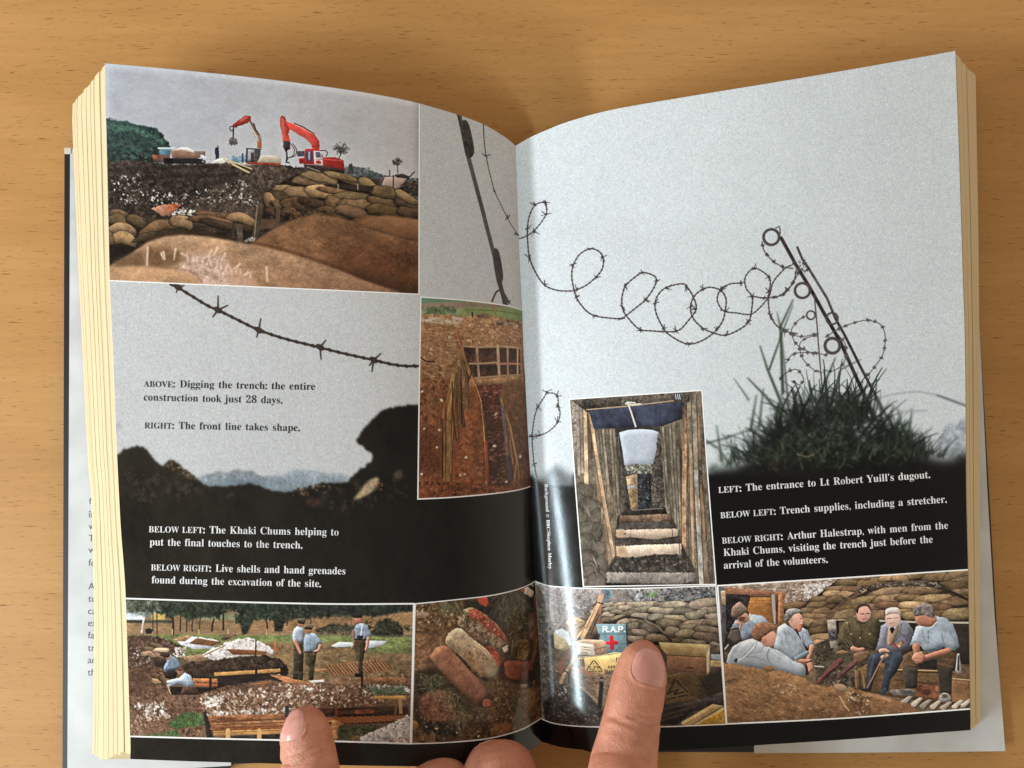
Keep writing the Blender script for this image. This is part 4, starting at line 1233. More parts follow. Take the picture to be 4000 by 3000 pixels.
def man(c, head, hr, hair=None, cap=None, skin=SKIN_T, back=False):
    x, y = head
    c.stamp(*c.T([(x, y)])[0], hr * .82 * c.sc, hr * c.sc, 0, skin, 1, .35)


def photo_khaki():
    V = (450, 2280, 1.8433)
    patch = Patch(pts(*V, [(75, 101), (600, 118), (1100, 132), (1600, 141), (2156, 139)]), pts(*V, [(2156, 139), (2145, 650), (2130, 1158)]),
                  pts(*V, [(108, 1105), (700, 1121), (1200, 1132), (1600, 1141), (2130, 1158)]), pts(*V, [(75, 101), (92, 600), (108, 1105)]))
    c = Print('dig_site_print', 720, 352, patch, (110, 84, 62), 23)
    c.view(*V)
    # fields behind the trees
    c.fill([(60, 80), (2200, 120), (2200, 420), (60, 420)], (146, 112, 78), .08, 1, to=(150, 116, 80))
    c.fill([(60, 80), (620, 100), (600, 200), (60, 260)], (122, 128, 118), .12, 1, blur=8)
    c.fill([(80, 200), (210, 206), (214, 262), (80, 262)], (196, 206, 220), .05, blur=4)
    c.fill([(260, 210), (360, 215), (360, 262), (260, 266)], (196, 166, 84), .1, blur=5)
    c.fill([(80, 262), (420, 262), (420, 285), (80, 282)], (62, 62, 54), .2, blur=3)
    c.fill([(600, 235), (900, 200), (890, 262), (600, 262)], (148, 150, 108), .1, blur=8)
    c.fill([(900, 260), (1300, 255), (2150, 190), (2150, 330), (900, 340)], (152, 112, 74), .1, 1, blur=4)
    # tree line
    TR = [(84, 86), (2160, 120), (2150, 190), (1950, 225), (1700, 240), (1500, 236), (1250, 262), (1000, 262), (880, 200), (800, 190), (700, 245), (560, 250), (480, 230), (380, 225), (260, 200), (90, 200)]
    c.scat([(84, 90), (300, 100), (260, 240), (84, 206)], 200, 6, 22, [(96, 96, 84), (128, 128, 118), (76, 78, 66), (148, 150, 146)], a=(.2, .6))
    c.fill([(290, 100), (2160, 120), (2150, 186), (1950, 224), (1700, 240), (1500, 232), (1250, 258), (1010, 255), (880, 190), (800, 180), (700, 240), (560, 246), (480, 226), (380, 222), (330, 190)], (46, 52, 44), .25, .9, blur=6, rough=3)
    c.scat(TR, 900, 6, 24, [(44, 52, 42), (66, 78, 58), (30, 34, 30), (84, 94, 70), (54, 60, 50)], a=(.25, .75))
    c.scat([(1300, 120), (2150, 130), (2150, 186), (1500, 220)], 300, 8, 26, [(28, 30, 30), (44, 48, 44), (60, 64, 58)], a=(.3, .7))
    for x, y0, y1, w in ((418, 200, 370, 16), (300, 190, 360, 8), (272, 150, 340, 7), (470, 220, 340, 10), (516, 240, 345, 9), (552, 250, 345, 8), (610, 210, 330, 7), (700, 250, 340, 13), (778, 200, 330, 14), (1095, 250, 350, 12), (1240, 230, 300, 8), (1410, 240, 300, 7), (230, 150, 220, 5), (160, 110, 200, 6)):
        c.line([(x + c.r.uniform(-14, 14), y0), (x, (y0 + y1) / 2), (x + c.r.uniform(-4, 4), y1)], (52, 44, 38), w * .8, w)
    for x, y, r in ((930, 240, 80), (1180, 250, 70), (740, 190, 60), (540, 200, 70), (400, 190, 60), (1070, 190, 70)):
        c.scat([(x - r, y), (x, y - r), (x + r, y), (x, y + r)], 70, 8, 24, [(40, 50, 40), (62, 76, 56), (30, 36, 30)], a=(.4, .8))
    c.fill([(890, 230), (1000, 250), (950, 360), (915, 368)], (38, 44, 36), .3, .8, blur=4)
    c.fill([(1150, 230), (1225, 240), (1205, 345), (1145, 345)], (44, 44, 38), .3, .8, blur=4)
    c.fill([(1440, 330), (1560, 290), (1700, 300), (1740, 350), (1460, 360)], (62, 58, 46), .3, .8, blur=5, rough=2)
    c.fill([(1840, 360), (1880, 280), (1960, 250), (2040, 270), (2070, 330), (2060, 400), (1900, 400)], (44, 46, 36), .3, .8, blur=4, rough=2)
    c.scat([(1450, 360), (1600, 290), (1960, 255), (2140, 300), (2140, 390), (1500, 370)], 200, 5, 16, [(60, 62, 46), (34, 34, 28), (88, 84, 60)], a=(.3, .8))
    c.blades([(1300, 130), (2140, 140), (2100, 330), (1350, 330)], 70, 30, 80, [(40, 34, 30), (60, 52, 44)], (-150, -30), (1.5, 3), (.3, .7))
    c.line([(450, 350), (600, 350), (760, 356), (820, 350)], (132, 112, 86), 6, a=.8)
    c.line([(1130, 352), (1500, 362), (1740, 372), (2140, 374)], (100, 92, 78), 6, a=.7)
    for x in (412, 602, 812, 1092):
        c.line([(x, 330), (x, 372)], (196, 170, 120), 8)
    # meadow
    c.fill([(90, 372), (500, 366), (1000, 372), (1400, 366), (2150, 385), (2140, 560), (90, 520)], (118, 128, 72), .14, .9, blur=3)
    c.blades([(250, 366), (1300, 366), (1300, 520), (250, 480)], 300, 8, 26, [(134, 146, 80), (90, 104, 60), (160, 164, 100)], (-110, -70), (1.5, 3), (.4, .8))
    c.blades([(1300, 366), (2140, 390), (2140, 520), (1850, 480), (1300, 460)], 300, 8, 26, [(122, 134, 74), (86, 100, 56), (148, 150, 92)], (-110, -70), (1.5, 3), (.4, .8))
    c.fill([(1000, 420), (1560, 430), (1900, 500), (2140, 500), (2130, 720), (1100, 720)], (126, 96, 64), .14, .9, blur=10, rough=2)
    c.scat([(1040, 430), (1560, 440), (2130, 520), (2130, 650), (1100, 640)], 560, 4, 18, [(150, 118, 80), (104, 78, 52), (80, 62, 44), (136, 128, 80)], asp=(.25, .6), ang=(-10, 10), a=(.3, .7))
    c.fill([(1550, 450), (1610, 418), (1720, 424), (1690, 452), (1610, 462)], (206, 208, 216))
    c.fill([(1690, 440), (1760, 408), (1960, 412), (1930, 440), (1830, 466), (1700, 458)], (196, 200, 210), .05)
    c.line([(1600, 458), (1830, 468)], (90, 84, 76), 5)
    # left spoil heap
    c.fill([(90, 380), (190, 372), (300, 384), (420, 420), (510, 470), (490, 520), (420, 520), (320, 600), (330, 800), (90, 900)], (84, 60, 48), .2, .9, rough=2, blur=2)
    c.scat([(90, 385), (300, 390), (500, 470), (420, 530), (330, 560), (90, 620)], 460, 4, 15, [(112, 82, 66), (60, 42, 36), (92, 66, 54), (140, 112, 94)], a=(.3, .8))
    CH = [(226, 214, 204), (202, 184, 170), (240, 232, 226), (178, 156, 140)]
    c.scat([(100, 450), (480, 460), (460, 520), (110, 600)], 60, 3, 9, CH)
    c.scat([(430, 460), (510, 460), (500, 520), (440, 530)], 50, 4, 12, CH)
    # chalk, duckboards
    c.fill([(430, 400), (560, 378), (740, 410), (740, 440), (690, 470), (560, 468), (470, 440)], (206, 206, 214), .08, .9, rough=1)
    for a, b, n, w in (((420, 398), (470, 410), 6, 0), ((530, 428), (720, 440), 12, 1)):
        pass
    c.fill([(410, 398), (520, 372), (556, 378), (500, 416), (430, 414)], (150, 112, 78), .2, .7)
    c.fill([(530, 430), (590, 390), (760, 420), (700, 452)], (164, 112, 70), .1)
    for k in range(13):
        x = 540 + k * 15
        c.line([(x, 432 + k * 1.5), (x + 42, 396 + k * 2)], (92, 60, 40), 4)
    c.fill([(620, 520), (700, 470), (790, 430), (880, 400), (970, 388), (1030, 410), (1110, 450), (1150, 490), (1130, 510), (900, 520), (720, 556), (680, 540)], (206, 196, 192), .10, .8, rough=1.5)
    c.scat([(640, 520), (800, 430), (970, 392), (1140, 490), (1000, 510), (720, 552)], 330, 4, 15, [(226, 220, 218), (178, 164, 156), (150, 132, 122), (238, 234, 232), (196, 184, 178)], asp=(.4, .8), a=(.4, .85))
    c.fill([(800, 470), (980, 476), (1090, 490), (1080, 514), (850, 512)], (170, 106, 66), .12)
    for k in range(15):
        x = 815 + k * 19
        c.line([(x, 474 + k), (x + 32, 508)], (98, 58, 38), 5)
    c.fill([(750, 410), (790, 370), (860, 350), (880, 380), (820, 410)], (110, 88, 66), .2, .8, rough=1)
    c.line([(740, 440), (860, 380)], (150, 118, 84), 7)
    c.line([(640, 516), (790, 446)], (150, 104, 70), 8)
    c.fill([(470, 525), (620, 508), (680, 560), (530, 565)], (164, 124, 92), .1, .9, rough=.6)
    c.line([(1013, 405), (1011, 515)], (50, 40, 38), 9)
    c.blades([(440, 530), (520, 530), (520, 570), (450, 570)], 40, 8, 20, [(86, 110, 66), (60, 80, 50)], (-110, -70))
    # long dark trench
    c.fill([(470, 590), (560, 560), (740, 552), (900, 524), (1080, 518), (1180, 540), (1240, 590), (1246, 640), (1200, 720), (740, 760), (560, 700)], (58, 44, 36), .22, .9, rough=1.5)
    c.scat([(520, 570), (900, 530), (1160, 540), (1220, 600), (560, 620)], 380, 4, 14, [(84, 64, 50), (44, 34, 28), (104, 80, 60), (66, 50, 40)], a=(.3, .8))
    c.fill([(740, 660), (1180, 640), (1200, 700), (1000, 730), (750, 756)], (40, 32, 30), .2, blur=3)
    c.fill([(712, 640), (1188, 610), (1190, 636), (716, 666)], (200, 142, 76), .08, .9, rough=.4)
    c.line([(1016, 600), (1014, 705)], (36, 32, 36), 16)
    c.fill([(556, 680), (738, 685), (738, 714), (560, 708)], (176, 106, 58), .12, .9, rough=.5)
    c.fill([(570, 714), (738, 720), (738, 744), (580, 742)], (160, 86, 46), .12, .9, rough=.5)
    c.line([(686, 680), (686, 780)], (40, 36, 42), 18)
    c.fill([(580, 744), (746, 750), (740, 790), (600, 800)], (56, 42, 36), .2, blur=3)
    # gravel in front
    GV = [(110, 800), (380, 800), (620, 790), (800, 740), (1100, 690), (1300, 720), (1500, 700), (2140, 660), (2130, 1160), (110, 1110)]
    c.fill(GV, (116, 82, 62), .18, .8, rough=1.5, blur=2)
    c.fill([(110, 610), (330, 560), (370, 660), (400, 800), (110, 820)], (100, 68, 50), .2, .9, rough=1.5, blur=3)
    c.scat([(110, 610), (330, 580), (390, 790), (120, 820)], 240, 4, 15, [(130, 92, 68), (70, 48, 38), (150, 112, 86), (90, 62, 48)], a=(.3, .8))
    c.fill([(110, 620), (220, 660), (300, 760), (120, 780)], (74, 50, 40), .2, blur=16, a=.6)
    c.scat([(110, 800), (620, 800), (620, 920), (460, 950), (110, 1100)], 620, 4, 13, [(96, 64, 48), (72, 46, 36), (124, 86, 66), (150, 112, 92)], a=(.3, .8))
    c.scat([(600, 800), (1300, 720), (1500, 720), (1460, 920), (1240, 940), (640, 950)], 1500, 3, 15, [(170, 128, 98), (120, 84, 62), (206, 178, 150), (84, 56, 42), (140, 100, 72), (230, 214, 196)], asp=(.4, .85), a=(.45, .95), lit=.25)
    c.scat([(650, 820), (780, 800), (760, 870), (640, 900), (640, 950)], 90, 5, 16, CH, a=(.5, .95))
    c.scat([(620, 920), (1230, 900), (1220, 945), (640, 955)], 90, 4, 15, CH, a=(.5, .95))
    c.scat([(1460, 740), (1900, 720), (1990, 850), (1600, 890), (1480, 850)], 480, 4, 15, [(190, 160, 134), (96, 66, 48), (226, 212, 198), (130, 94, 68), (70, 48, 38)], asp=(.4, .85), a=(.45, .95), lit=.25)
    c.scat([(130, 870), (360, 850), (400, 960), (240, 1000)], 130, 4, 14, CH, a=(.5, .95))
    c.scat([(110, 900), (240, 1000), (200, 1080), (110, 1090)], 90, 3, 9, [(200, 170, 150), (140, 100, 80)], a=(.4, .9))
    # turf
    for pg, n in (([(400, 990), (480, 940), (560, 926), (640, 950), (662, 1020), (560, 1030), (440, 1050), (385, 1020)], 420), ([(355, 1075), (440, 1058), (470, 1096), (360, 1105)], 120), ([(180, 1095), (350, 1080), (350, 1108), (190, 1108)], 60)):
        c.fill(pg, (74, 98, 54), .2, .8, blur=5, rough=2)
        c.blades(pg, n, 10, 28, [(92, 124, 64), (58, 80, 44), (120, 146, 82), (44, 60, 38)], (-120, -60), (1.5, 3.2), (.4, .85))
    c.scat([(460, 1050), (640, 1030), (660, 1100), (480, 1108)], 120, 5, 16, [(128, 92, 66), (90, 62, 46), (160, 122, 90), (60, 44, 36)], a=(.4, .9))
    # right: soil, planks, duckboard
    c.scat([(1600, 690), (2140, 640), (2140, 720), (1700, 740)], 200, 5, 18, [(150, 108, 74), (104, 72, 50), (176, 136, 100), (70, 48, 38)], a=(.35, .8))
    c.fill([(1740, 680), (1960, 668), (2100, 690), (1980, 716), (1800, 704)], (146, 96, 62), .2, .7, rough=1)
    c.fill([(1540, 690), (1660, 660), (1770, 690), (1740, 730), (1560, 724)], (130, 96, 68), .2, .8, blur=5, rough=2)
    c.scat([(1800, 740), (2100, 730), (2130, 780), (1960, 780)], 90, 4, 15, CH, a=(.5, .95))
    c.fill([(1800, 750), (2090, 740), (2090, 800), (1880, 800)], (74, 92, 62), .25, .7, blur=8, a=.75, rough=3)
    c.blades([(1800, 750), (2090, 745), (2090, 800), (1860, 795)], 130, 8, 24, [(70, 92, 60), (44, 56, 40), (104, 124, 88)], (-120, -60), (1.5, 3), (.4, .85))
    c.fill([(1440, 618), (1530, 608), (1536, 622), (1444, 634)], (170, 112, 66), .1)
    for k in range(19):
        x = 1506 + k * 23.5
        y = 610 - k * 2.4
        c.line([(x, y - 20), (x + 58, y + 52)], (178, 112, 64) if k % 3 else (156, 94, 54), 11)
        c.line([(x + 9, y - 16), (x + 66, y + 52)], (66, 44, 34), 6, a=.8)
    c.fill([(1116, 660), (1180, 652), (1300, 690), (1420, 714), (1400, 724), (1240, 716)], (186, 116, 72), .14, .8, rough=.6)
    c.fill([(1000, 716), (1100, 706), (1090, 726), (1004, 732)], (176, 106, 62), .1)
    c.line([(1116, 655), (1250, 668), (1300, 690)], (112, 84, 66), 6)
    c.fill([(1390, 700), (1500, 690), (1510, 708), (1420, 714)], (200, 190, 184), .1)
    # bottom revetment
    c.fill([(630, 920), (652, 916), (700, 1090), (696, 1112), (660, 1110)], (54, 46, 42), .2, rough=.6)
    c.fill([(1222, 880), (1250, 878), (1252, 960), (1220, 960)], (56, 52, 60), .2)
    WO = [(158, 98, 58), (140, 80, 46), (176, 112, 66)]
    c.fill([(668, 952), (1220, 936), (1222, 980), (680, 1006)], WO[0], .14, .9, rough=.5)
    c.fill([(680, 1006), (1222, 982), (1222, 1014), (700, 1030)], WO[2], .14, .9, rough=.5)
    c.fill([(690, 1030), (1222, 1014), (1222, 1046), (700, 1062)], WO[1], .14, .9, rough=.5)
    c.fill([(704, 1062), (1206, 1046), (1204, 1082), (706, 1096)], (206, 146, 78), .08, .9, rough=.4)
    for y in (982, 1006, 1030, 1062):
        c.line([(680, y + 12), (1222, y - 8)], (66, 40, 28), 5, a=.7)
    c.scat([(680, 955), (1220, 945), (1220, 1040), (700, 1055)], 70, 6, 26, [(96, 56, 36), (190, 126, 80)], asp=(.1, .3), ang=(-6, 2), a=(.3, .6))
    c.fill([(720, 960), (880, 966), (870, 986), (760, 986)], (70, 44, 34), blur=8, a=.7)
    for x in (812, 1038):
        c.line([(x, 1056), (x, 1140)], (212, 158, 90), 32)
    c.fill([(832, 1094), (1020, 1086), (1020, 1140), (832, 1140)], (54, 46, 44), .25, .8)
    c.fill([(1054, 1086), (1210, 1080), (1210, 1140), (1054, 1140)], (54, 46, 44), .25, .8)
    # right lower trench
    c.fill([(1420, 900), (1560, 900), (1980, 880), (2110, 890), (2100, 960), (1500, 960)], (60, 40, 32), .25, .9, blur=4)
    for a, b, k in (((1610, 930), (1860, 914), (96, 58, 44)), ((1740, 924), (1850, 918), (170, 86, 56)), ((1880, 912), (2000, 896), (96, 66, 48))):
        c.line([a, b], k, 30, n=.15)
    c.fill([(1862, 808), (2094, 806), (2094, 834), (1866, 830)], (206, 150, 76), .06, rough=.4)
    c.line([(2050, 836), (2058, 938)], (176, 130, 80), 26)
    c.line([(2030, 840), (2016, 935)], (120, 84, 56), 20)
    c.line([(1592, 890), (1594, 960)], (120, 72, 48), 20)
    c.fill([(1480, 960), (1800, 962), (2110, 930), (2100, 985), (1830, 1010), (1600, 1010)], (74, 46, 34), .2, .8)
    for k in range(22):
        x = 1500 + k * 27
        y = 966 - k * .8
        c.line([(x, y), (x + 120 - k * 2, y + 42 - k * .6)], (172, 100, 58) if k % 2 else (144, 80, 46), 10)
    c.fill([(1500, 990), (1600, 980), (1640, 1000), (1590, 1140), (1540, 1140), (1560, 1040)], (176, 122, 72), .12, .8, rough=.6)
    c.fill([(1510, 1000), (1560, 990), (1530, 1080)], (120, 62, 40), .15)
    c.fill([(1610, 1020), (1900, 1020), (1900, 1060), (1760, 1100), (1740, 1150), (1600, 1140)], (72, 74, 52), .25, .8, blur=6, rough=2)
    c.blades([(1610, 1030), (1880, 1030), (1750, 1140), (1600, 1130)], 150, 8, 26, [(88, 100, 66), (56, 66, 46), (120, 106, 78)], (-140, -40), (1.5, 3), (.4, .85))
    c.scat([(1690, 1080), (1800, 1090), (1760, 1140), (1690, 1140)], 30, 5, 14, [(150, 110, 78), (110, 76, 54)], a=(.5, .9))
    c.fill([(1770, 1100), (1870, 1060), (1980, 1010), (2100, 950), (2135, 960), (2130, 1160), (1760, 1150)], (196, 190, 190), .12, .7, rough=2)
    c.scat([(1780, 1110), (2100, 960), (2130, 970), (2130, 1155), (1780, 1145)], 320, 5, 17, [(218, 212, 212), (164, 152, 148), (120, 106, 100), (232, 228, 228), (186, 176, 172)], asp=(.3, .7), a=(.4, .85))
    c.scat([(1970, 1120), (2130, 1100), (2130, 1155), (1970, 1150)], 60, 5, 14, [(196, 150, 120), (150, 104, 80)], asp=(.3, .7), a=(.5, .9))
    # white post, red marker
    c.line([(206, 250), (190, 350)], (212, 206, 200), 13)
    c.line([(206, 285), (192, 330)], (160, 80, 60), 8, a=.5)
    c.fill([(215, 330), (240, 318), (270, 330), (262, 360), (225, 362)], (46, 46, 44), .2)
    c.line([(1150, 405), (1154, 490)], (200, 110, 60), 12)
    c.line([(1140, 470), (1170, 480)], (196, 90, 50), 10)
    # sandbags far left
    for b in ((300, 450, 90, 30, 20, (176, 140, 108)), (260, 480, 110, 34, 10, (160, 126, 94)), (330, 480, 110, 28, -4, (178, 146, 116)), (240, 510, 100, 34, 8, (146, 112, 84)), (300, 520, 100, 30, 6, (158, 124, 92)), (300, 668, 80, 34, 12, (128, 92, 64)), (310, 704, 90, 36, 4, (140, 102, 72)), (350, 690, 60, 50, 60, (120, 88, 62))):
        c.bag(*b)
    c.vol = 0.55
    SH, SH2 = (150, 162, 178), (112, 126, 146)
    # men digging
    c.fill([(275, 555), (340, 540), (380, 560), (350, 610), (290, 600)], (50, 40, 34), .2, blur=4)
    c.fill([(392, 520), (430, 530), (466, 570), (472, 610), (420, 622), (360, 635), (348, 610), (370, 560)], SH2, .1, 1, rough=.6, smooth=True, to=(120, 138, 162))
    c.line([(400, 540), (385, 590), (360, 615)], (84, 98, 122), 6, a=.8)
    c.fill([(350, 640), (420, 622), (450, 640), (430, 690), (360, 680)], (52, 44, 38), .15)
    c.stamp(*c.T([(380, 532)])[0], 17 * c.sc, 18 * c.sc, 0, (160, 108, 84))
    c.fill([(330, 505), (380, 502), (392, 520), (370, 532), (322, 518)], (58, 44, 40), .1, smooth=True)
    c.fill([(500, 640), (545, 660), (572, 735), (520, 746), (470, 720), (380, 745), (376, 725), (440, 700), (372, 715), (370, 698), (460, 678)], SH, .08, 1, rough=.5, to=(172, 188, 208))
    c.line([(520, 670), (545, 735)], (118, 136, 160), 6, a=.7)
    c.line([(440, 700), (500, 712)], (110, 126, 148), 6, a=.7)
    c.fill([(486, 745), (572, 736), (606, 800), (470, 800)], (92, 66, 50), .12, rough=.5)
    c.fill([(396, 740), (486, 745), (470, 800), (400, 800)], (44, 36, 30), .2, blur=2)
    c.stamp(*c.T([(466, 632)])[0], 23 * c.sc, 30 * c.sc, -.2, (176, 118, 92), 1, .2)
    c.stamp(*c.T([(466, 616)])[0], 24 * c.sc, 16 * c.sc, 0, (112, 72, 54))
    c.line([(372, 722), (400, 795)], (206, 180, 140), 6)
    # three men standing
    def standing(x, hy, foot, lean=0, arms=None, front=True, cap=(70, 62, 50), suspd=False):
        pass
    TRS = (66, 56, 42)
    # left man
    c.fill([(1284, 420), (1352, 430), (1356, 520), (1350, 690), (1322, 690), (1316, 600), (1312, 684), (1280, 680), (1286, 560)], TRS, .15, 1, rough=.4)
    c.fill([(1310, 305), (1345, 312), (1362, 340), (1356, 428), (1282, 424), (1274, 380), (1286, 328)], SH, .08, 1, rough=.4)
    c.fill([(1276, 370), (1300, 364), (1310, 410), (1284, 410)], (170, 188, 208))
    c.line([(1294, 410), (1320, 468), (1334, 500)], SKIN_T, 24, 20)
    c.stamp(*c.T([(1334, 285)])[0], 24 * c.sc, 30 * c.sc, 0, (184, 122, 98), 1, .3)
    c.fill([(1304, 262), (1314, 250), (1352, 246), (1372, 256), (1366, 284), (1310, 272)], (96, 84, 66), .15, rough=.3)
    c.fill([(1312, 272), (1366, 280), (1360, 292), (1318, 286)], (40, 34, 30))
    # second man
    c.fill([(1366, 488), (1452, 494), (1440, 560), (1424, 694), (1390, 694), (1388, 600), (1368, 560)], (74, 62, 46), .15, 1, rough=.4)
    c.line([(1410, 560), (1404, 690)], (44, 36, 30), 8, a=.7)
    c.fill([(1370, 362), (1400, 348), (1440, 362), (1478, 400), (1496, 436), (1460, 450), (1452, 494), (1362, 494), (1358, 400)], (142, 160, 184), .08, 1, rough=.4, to=(158, 176, 198), ang=0)
    c.line([(1430, 400), (1446, 480)], (110, 128, 152), 7, a=.7)
    c.line([(1384, 376), (1392, 480)], (176, 192, 210), 6, a=.6)
    c.line([(1476, 446), (1466, 480), (1432, 494)], SKIN_T, 24, 22)
    c.line([(1364, 492), (1452, 494)], (40, 34, 34), 9)
    c.stamp(*c.T([(1392, 334)])[0], 25 * c.sc, 30 * c.sc, 0, (170, 110, 88), 1, .3)
    c.fill([(1356, 318), (1366, 296), (1400, 290), (1426, 300), (1422, 322), (1380, 318)], (86, 74, 58), .15, rough=.3)
    c.fill([(1362, 316), (1420, 320), (1414, 332), (1366, 328)], (36, 30, 26))
    c.fill([(1280, 640), (1318, 640), (1316, 690), (1278, 686)], (52, 46, 42))
    c.fill([(1320, 640), (1352, 640), (1350, 696), (1318, 692)], (52, 46, 42))
    # right man
    c.fill([(1726, 400), (1806, 404), (1800, 480), (1782, 560), (1784, 670), (1752, 674), (1746, 560), (1722, 480)], (70, 58, 42), .15, 1, rough=.4)
    c.line([(1766, 440), (1762, 660)], (46, 38, 30), 8, a=.7)
    c.fill([(1736, 296), (1780, 284), (1816, 300), (1836, 350), (1842, 388), (1808, 396), (1806, 408), (1724, 404), (1712, 340)], SH2, .08, 1, rough=.4, to=(160, 178, 198), ang=0)
    c.line([(1778, 292), (1768, 370), (1784, 396)], (224, 224, 224), 8)
    c.line([(1716, 340), (1720, 440), (1704, 470)], (140, 100, 78), 18, 16)
    c.line([(1822, 392), (1816, 440), (1806, 476)], SKIN_T, 22, 20)
    c.line([(1724, 402), (1806, 404)], (38, 32, 30), 9)
    c.fill([(1740, 372), (1784, 372), (1784, 398), (1744, 396)], (56, 62, 76), .2)
    c.stamp(*c.T([(1742, 262)])[0], 25 * c.sc, 30 * c.sc, 0, (178, 112, 88), 1, .3)
    c.fill([(1704, 224), (1740, 214), (1780, 218), (1778, 244), (1740, 248), (1712, 244)], (44, 40, 36), .1)
    c.fill([(1726, 644), (1784, 648), (1788, 690), (1770, 672), (1726, 672)], (26, 24, 28))
    c.line([(1776, 640), (1776, 740)], (30, 28, 32), 12)
    c.finish(.80)
    c.grain(.03, .35, .6, .3)
    c.border('tbr', 7)
    return c, patch


def photo_shells():
    V = (1580, 2260, 2.4397)
    patch = Patch(pts(*V, [(97, 236), (400, 206), (800, 160), (1050, 106), (1180, 58), (1238, 24)]), pts(*V, [(1238, 24), (1262, 300), (1280, 560), (1290, 900), (1302, 1335)]),
                  pts(*V, [(62, 1580), (400, 1568), (800, 1530), (1100, 1450), (1250, 1370), (1302, 1335)]), pts(*V, [(97, 236), (80, 900), (62, 1580)]))
    c = Print('shells_print', 330, 370, patch, (92, 66, 42), 24)
    c.view(*V)
    c.a *= (1 + .18 * c.noise(1.0))[..., None]
    SO = [(140, 98, 60), (96, 64, 40), (64, 46, 32), (176, 136, 92), (116, 78, 48)]
    c.scat([(90, 240), (560, 220), (420, 560), (380, 700), (90, 900)], 520, 6, 22, SO, a=(.3, .8), lit=.2)
    c.scat([(110, 240), (540, 260), (480, 470), (120, 420)], 200, 4, 16, [(196, 160, 112), (160, 120, 76), (90, 64, 42)], a=(.5, .9), lit=.3)
    c.fill([(110, 310), (230, 320), (220, 360), (120, 350)], (186, 150, 120), .1, blur=10)
    c.fill([(110, 520), (380, 560), (260, 700), (200, 860), (80, 880)], (146, 98, 62), .16, .9, blur=14, rough=2)
    c.scat([(100, 540), (360, 570), (200, 880), (80, 900)], 160, 6, 24, [(166, 116, 74), (120, 78, 48), (92, 60, 38)], asp=(.3, .6), ang=(-20, 30), a=(.3, .7))
    c.fill([(540, 230), (900, 160), (1250, 60), (1290, 900), (1000, 960), (900, 500)], (56, 46, 32), .25, .9, blur=14)
    c.fill([(100, 880), (300, 860), (560, 1150), (700, 1290), (560, 1420), (100, 1480)], (58, 44, 30), .25, .9, blur=20)
    c.fill([(560, 1240), (1000, 1120), (1300, 1000), (1300, 1340), (800, 1530), (60, 1580), (60, 1440)], (82, 58, 36), .22, .9, blur=20)
    c.scat([(560, 1240), (1290, 1000), (1290, 1340), (800, 1520), (70, 1570), (70, 1450)], 520, 6, 24, [(120, 84, 50), (70, 48, 32), (150, 108, 66), (48, 36, 26)], a=(.3, .7), lit=.2)
    c.scat([(830, 960), (1240, 980), (1100, 1300), (820, 1200)], 260, 5, 18, [(50, 38, 28), (110, 88, 54), (84, 66, 42), (150, 130, 84), (34, 28, 24)], a=(.4, .85))
    c.fill([(150, 1140), (240, 1080), (360, 1070), (440, 1110), (480, 1200), (460, 1330), (300, 1370), (160, 1310)], (128, 78, 52), .2, .9, blur=12, rough=2, smooth=True)
    c.scat([(160, 1140), (360, 1080), (470, 1200), (440, 1330), (180, 1310)], 130, 6, 22, [(150, 96, 66), (104, 62, 42), (84, 50, 36)], a=(.3, .7))
    c.fill([(840, 1420), (960, 1370), (1020, 1400), (990, 1460), (880, 1490)], (120, 76, 42), .12, blur=8, smooth=True)
    c.fill([(1090, 1060), (1240, 1040), (1280, 1320), (1130, 1360)], (104, 74, 44), .2, .9, blur=10)
    GR = [(96, 100, 66), (62, 68, 44), (130, 130, 92), (44, 50, 34), (150, 146, 110)]
    c.blades([(300, 200), (540, 230), (530, 300), (400, 330), (320, 290)], 130, 30, 110, GR, (30, 120), (2, 4), (.4, .85))
    c.blades([(880, 160), (1080, 110), (1160, 180), (1150, 420), (960, 440), (880, 300)], 260, 40, 170, GR, (40, 150), (2, 4), (.4, .85))
    c.blades([(960, 380), (1160, 420), (1150, 700), (1000, 680)], 120, 40, 140, GR, (20, 160), (2, 4), (.3, .8))
    c.blades([(130, 900), (320, 900), (540, 1140), (480, 1250), (200, 1060)], 200, 40, 130, GR + [(176, 150, 100)], (0, 180), (2, 4), (.3, .8))
    c.blades([(350, 1100), (560, 1180), (600, 1400), (470, 1430), (440, 1200)], 120, 50, 170, [(150, 130, 84), (96, 84, 54), (70, 62, 44)], (30, 120), (2, 4), (.35, .8))
    c.blades([(1020, 1160), (1120, 1150), (1120, 1400), (1040, 1400)], 60, 60, 160, [(70, 84, 50), (96, 104, 64)], (-120, -60), (2, 4), (.4, .8))
    c.scat([(160, 1380), (520, 1350), (500, 1500), (150, 1500)], 130, 6, 24, [(34, 30, 24), (60, 50, 36), (92, 80, 56), (24, 20, 18)], a=(.4, .85))
    c.scat([(70, 1500), (300, 1480), (280, 1570), (70, 1575)], 60, 8, 24, [(150, 108, 66), (110, 76, 46)], a=(.4, .8))
    c.stamp(*c.T([(80, 1400)])[0], 50 * c.sc, 46 * c.sc, 0, (160, 108, 52), .9, .4)
    # red scraps, right-hand roots, tube
    c.fill([(695, 185), (790, 168), (806, 240), (770, 270), (715, 240)], (190, 60, 44), .12, rough=.8)
    c.fill([(1120, 100), (1160, 82), (1150, 120), (1110, 130)], (190, 60, 50))
    c.fill([(1150, 90), (1220, 50), (1246, 130), (1210, 180), (1140, 140)], (196, 172, 150), .1, rough=.6)
    c.line([(1190, 70), (1245, 110), (1240, 170)], (40, 30, 26), 26)
    c.line([(1246, 170), (1262, 420), (1240, 700), (1200, 860)], (122, 72, 40), 34, 44, n=.2)
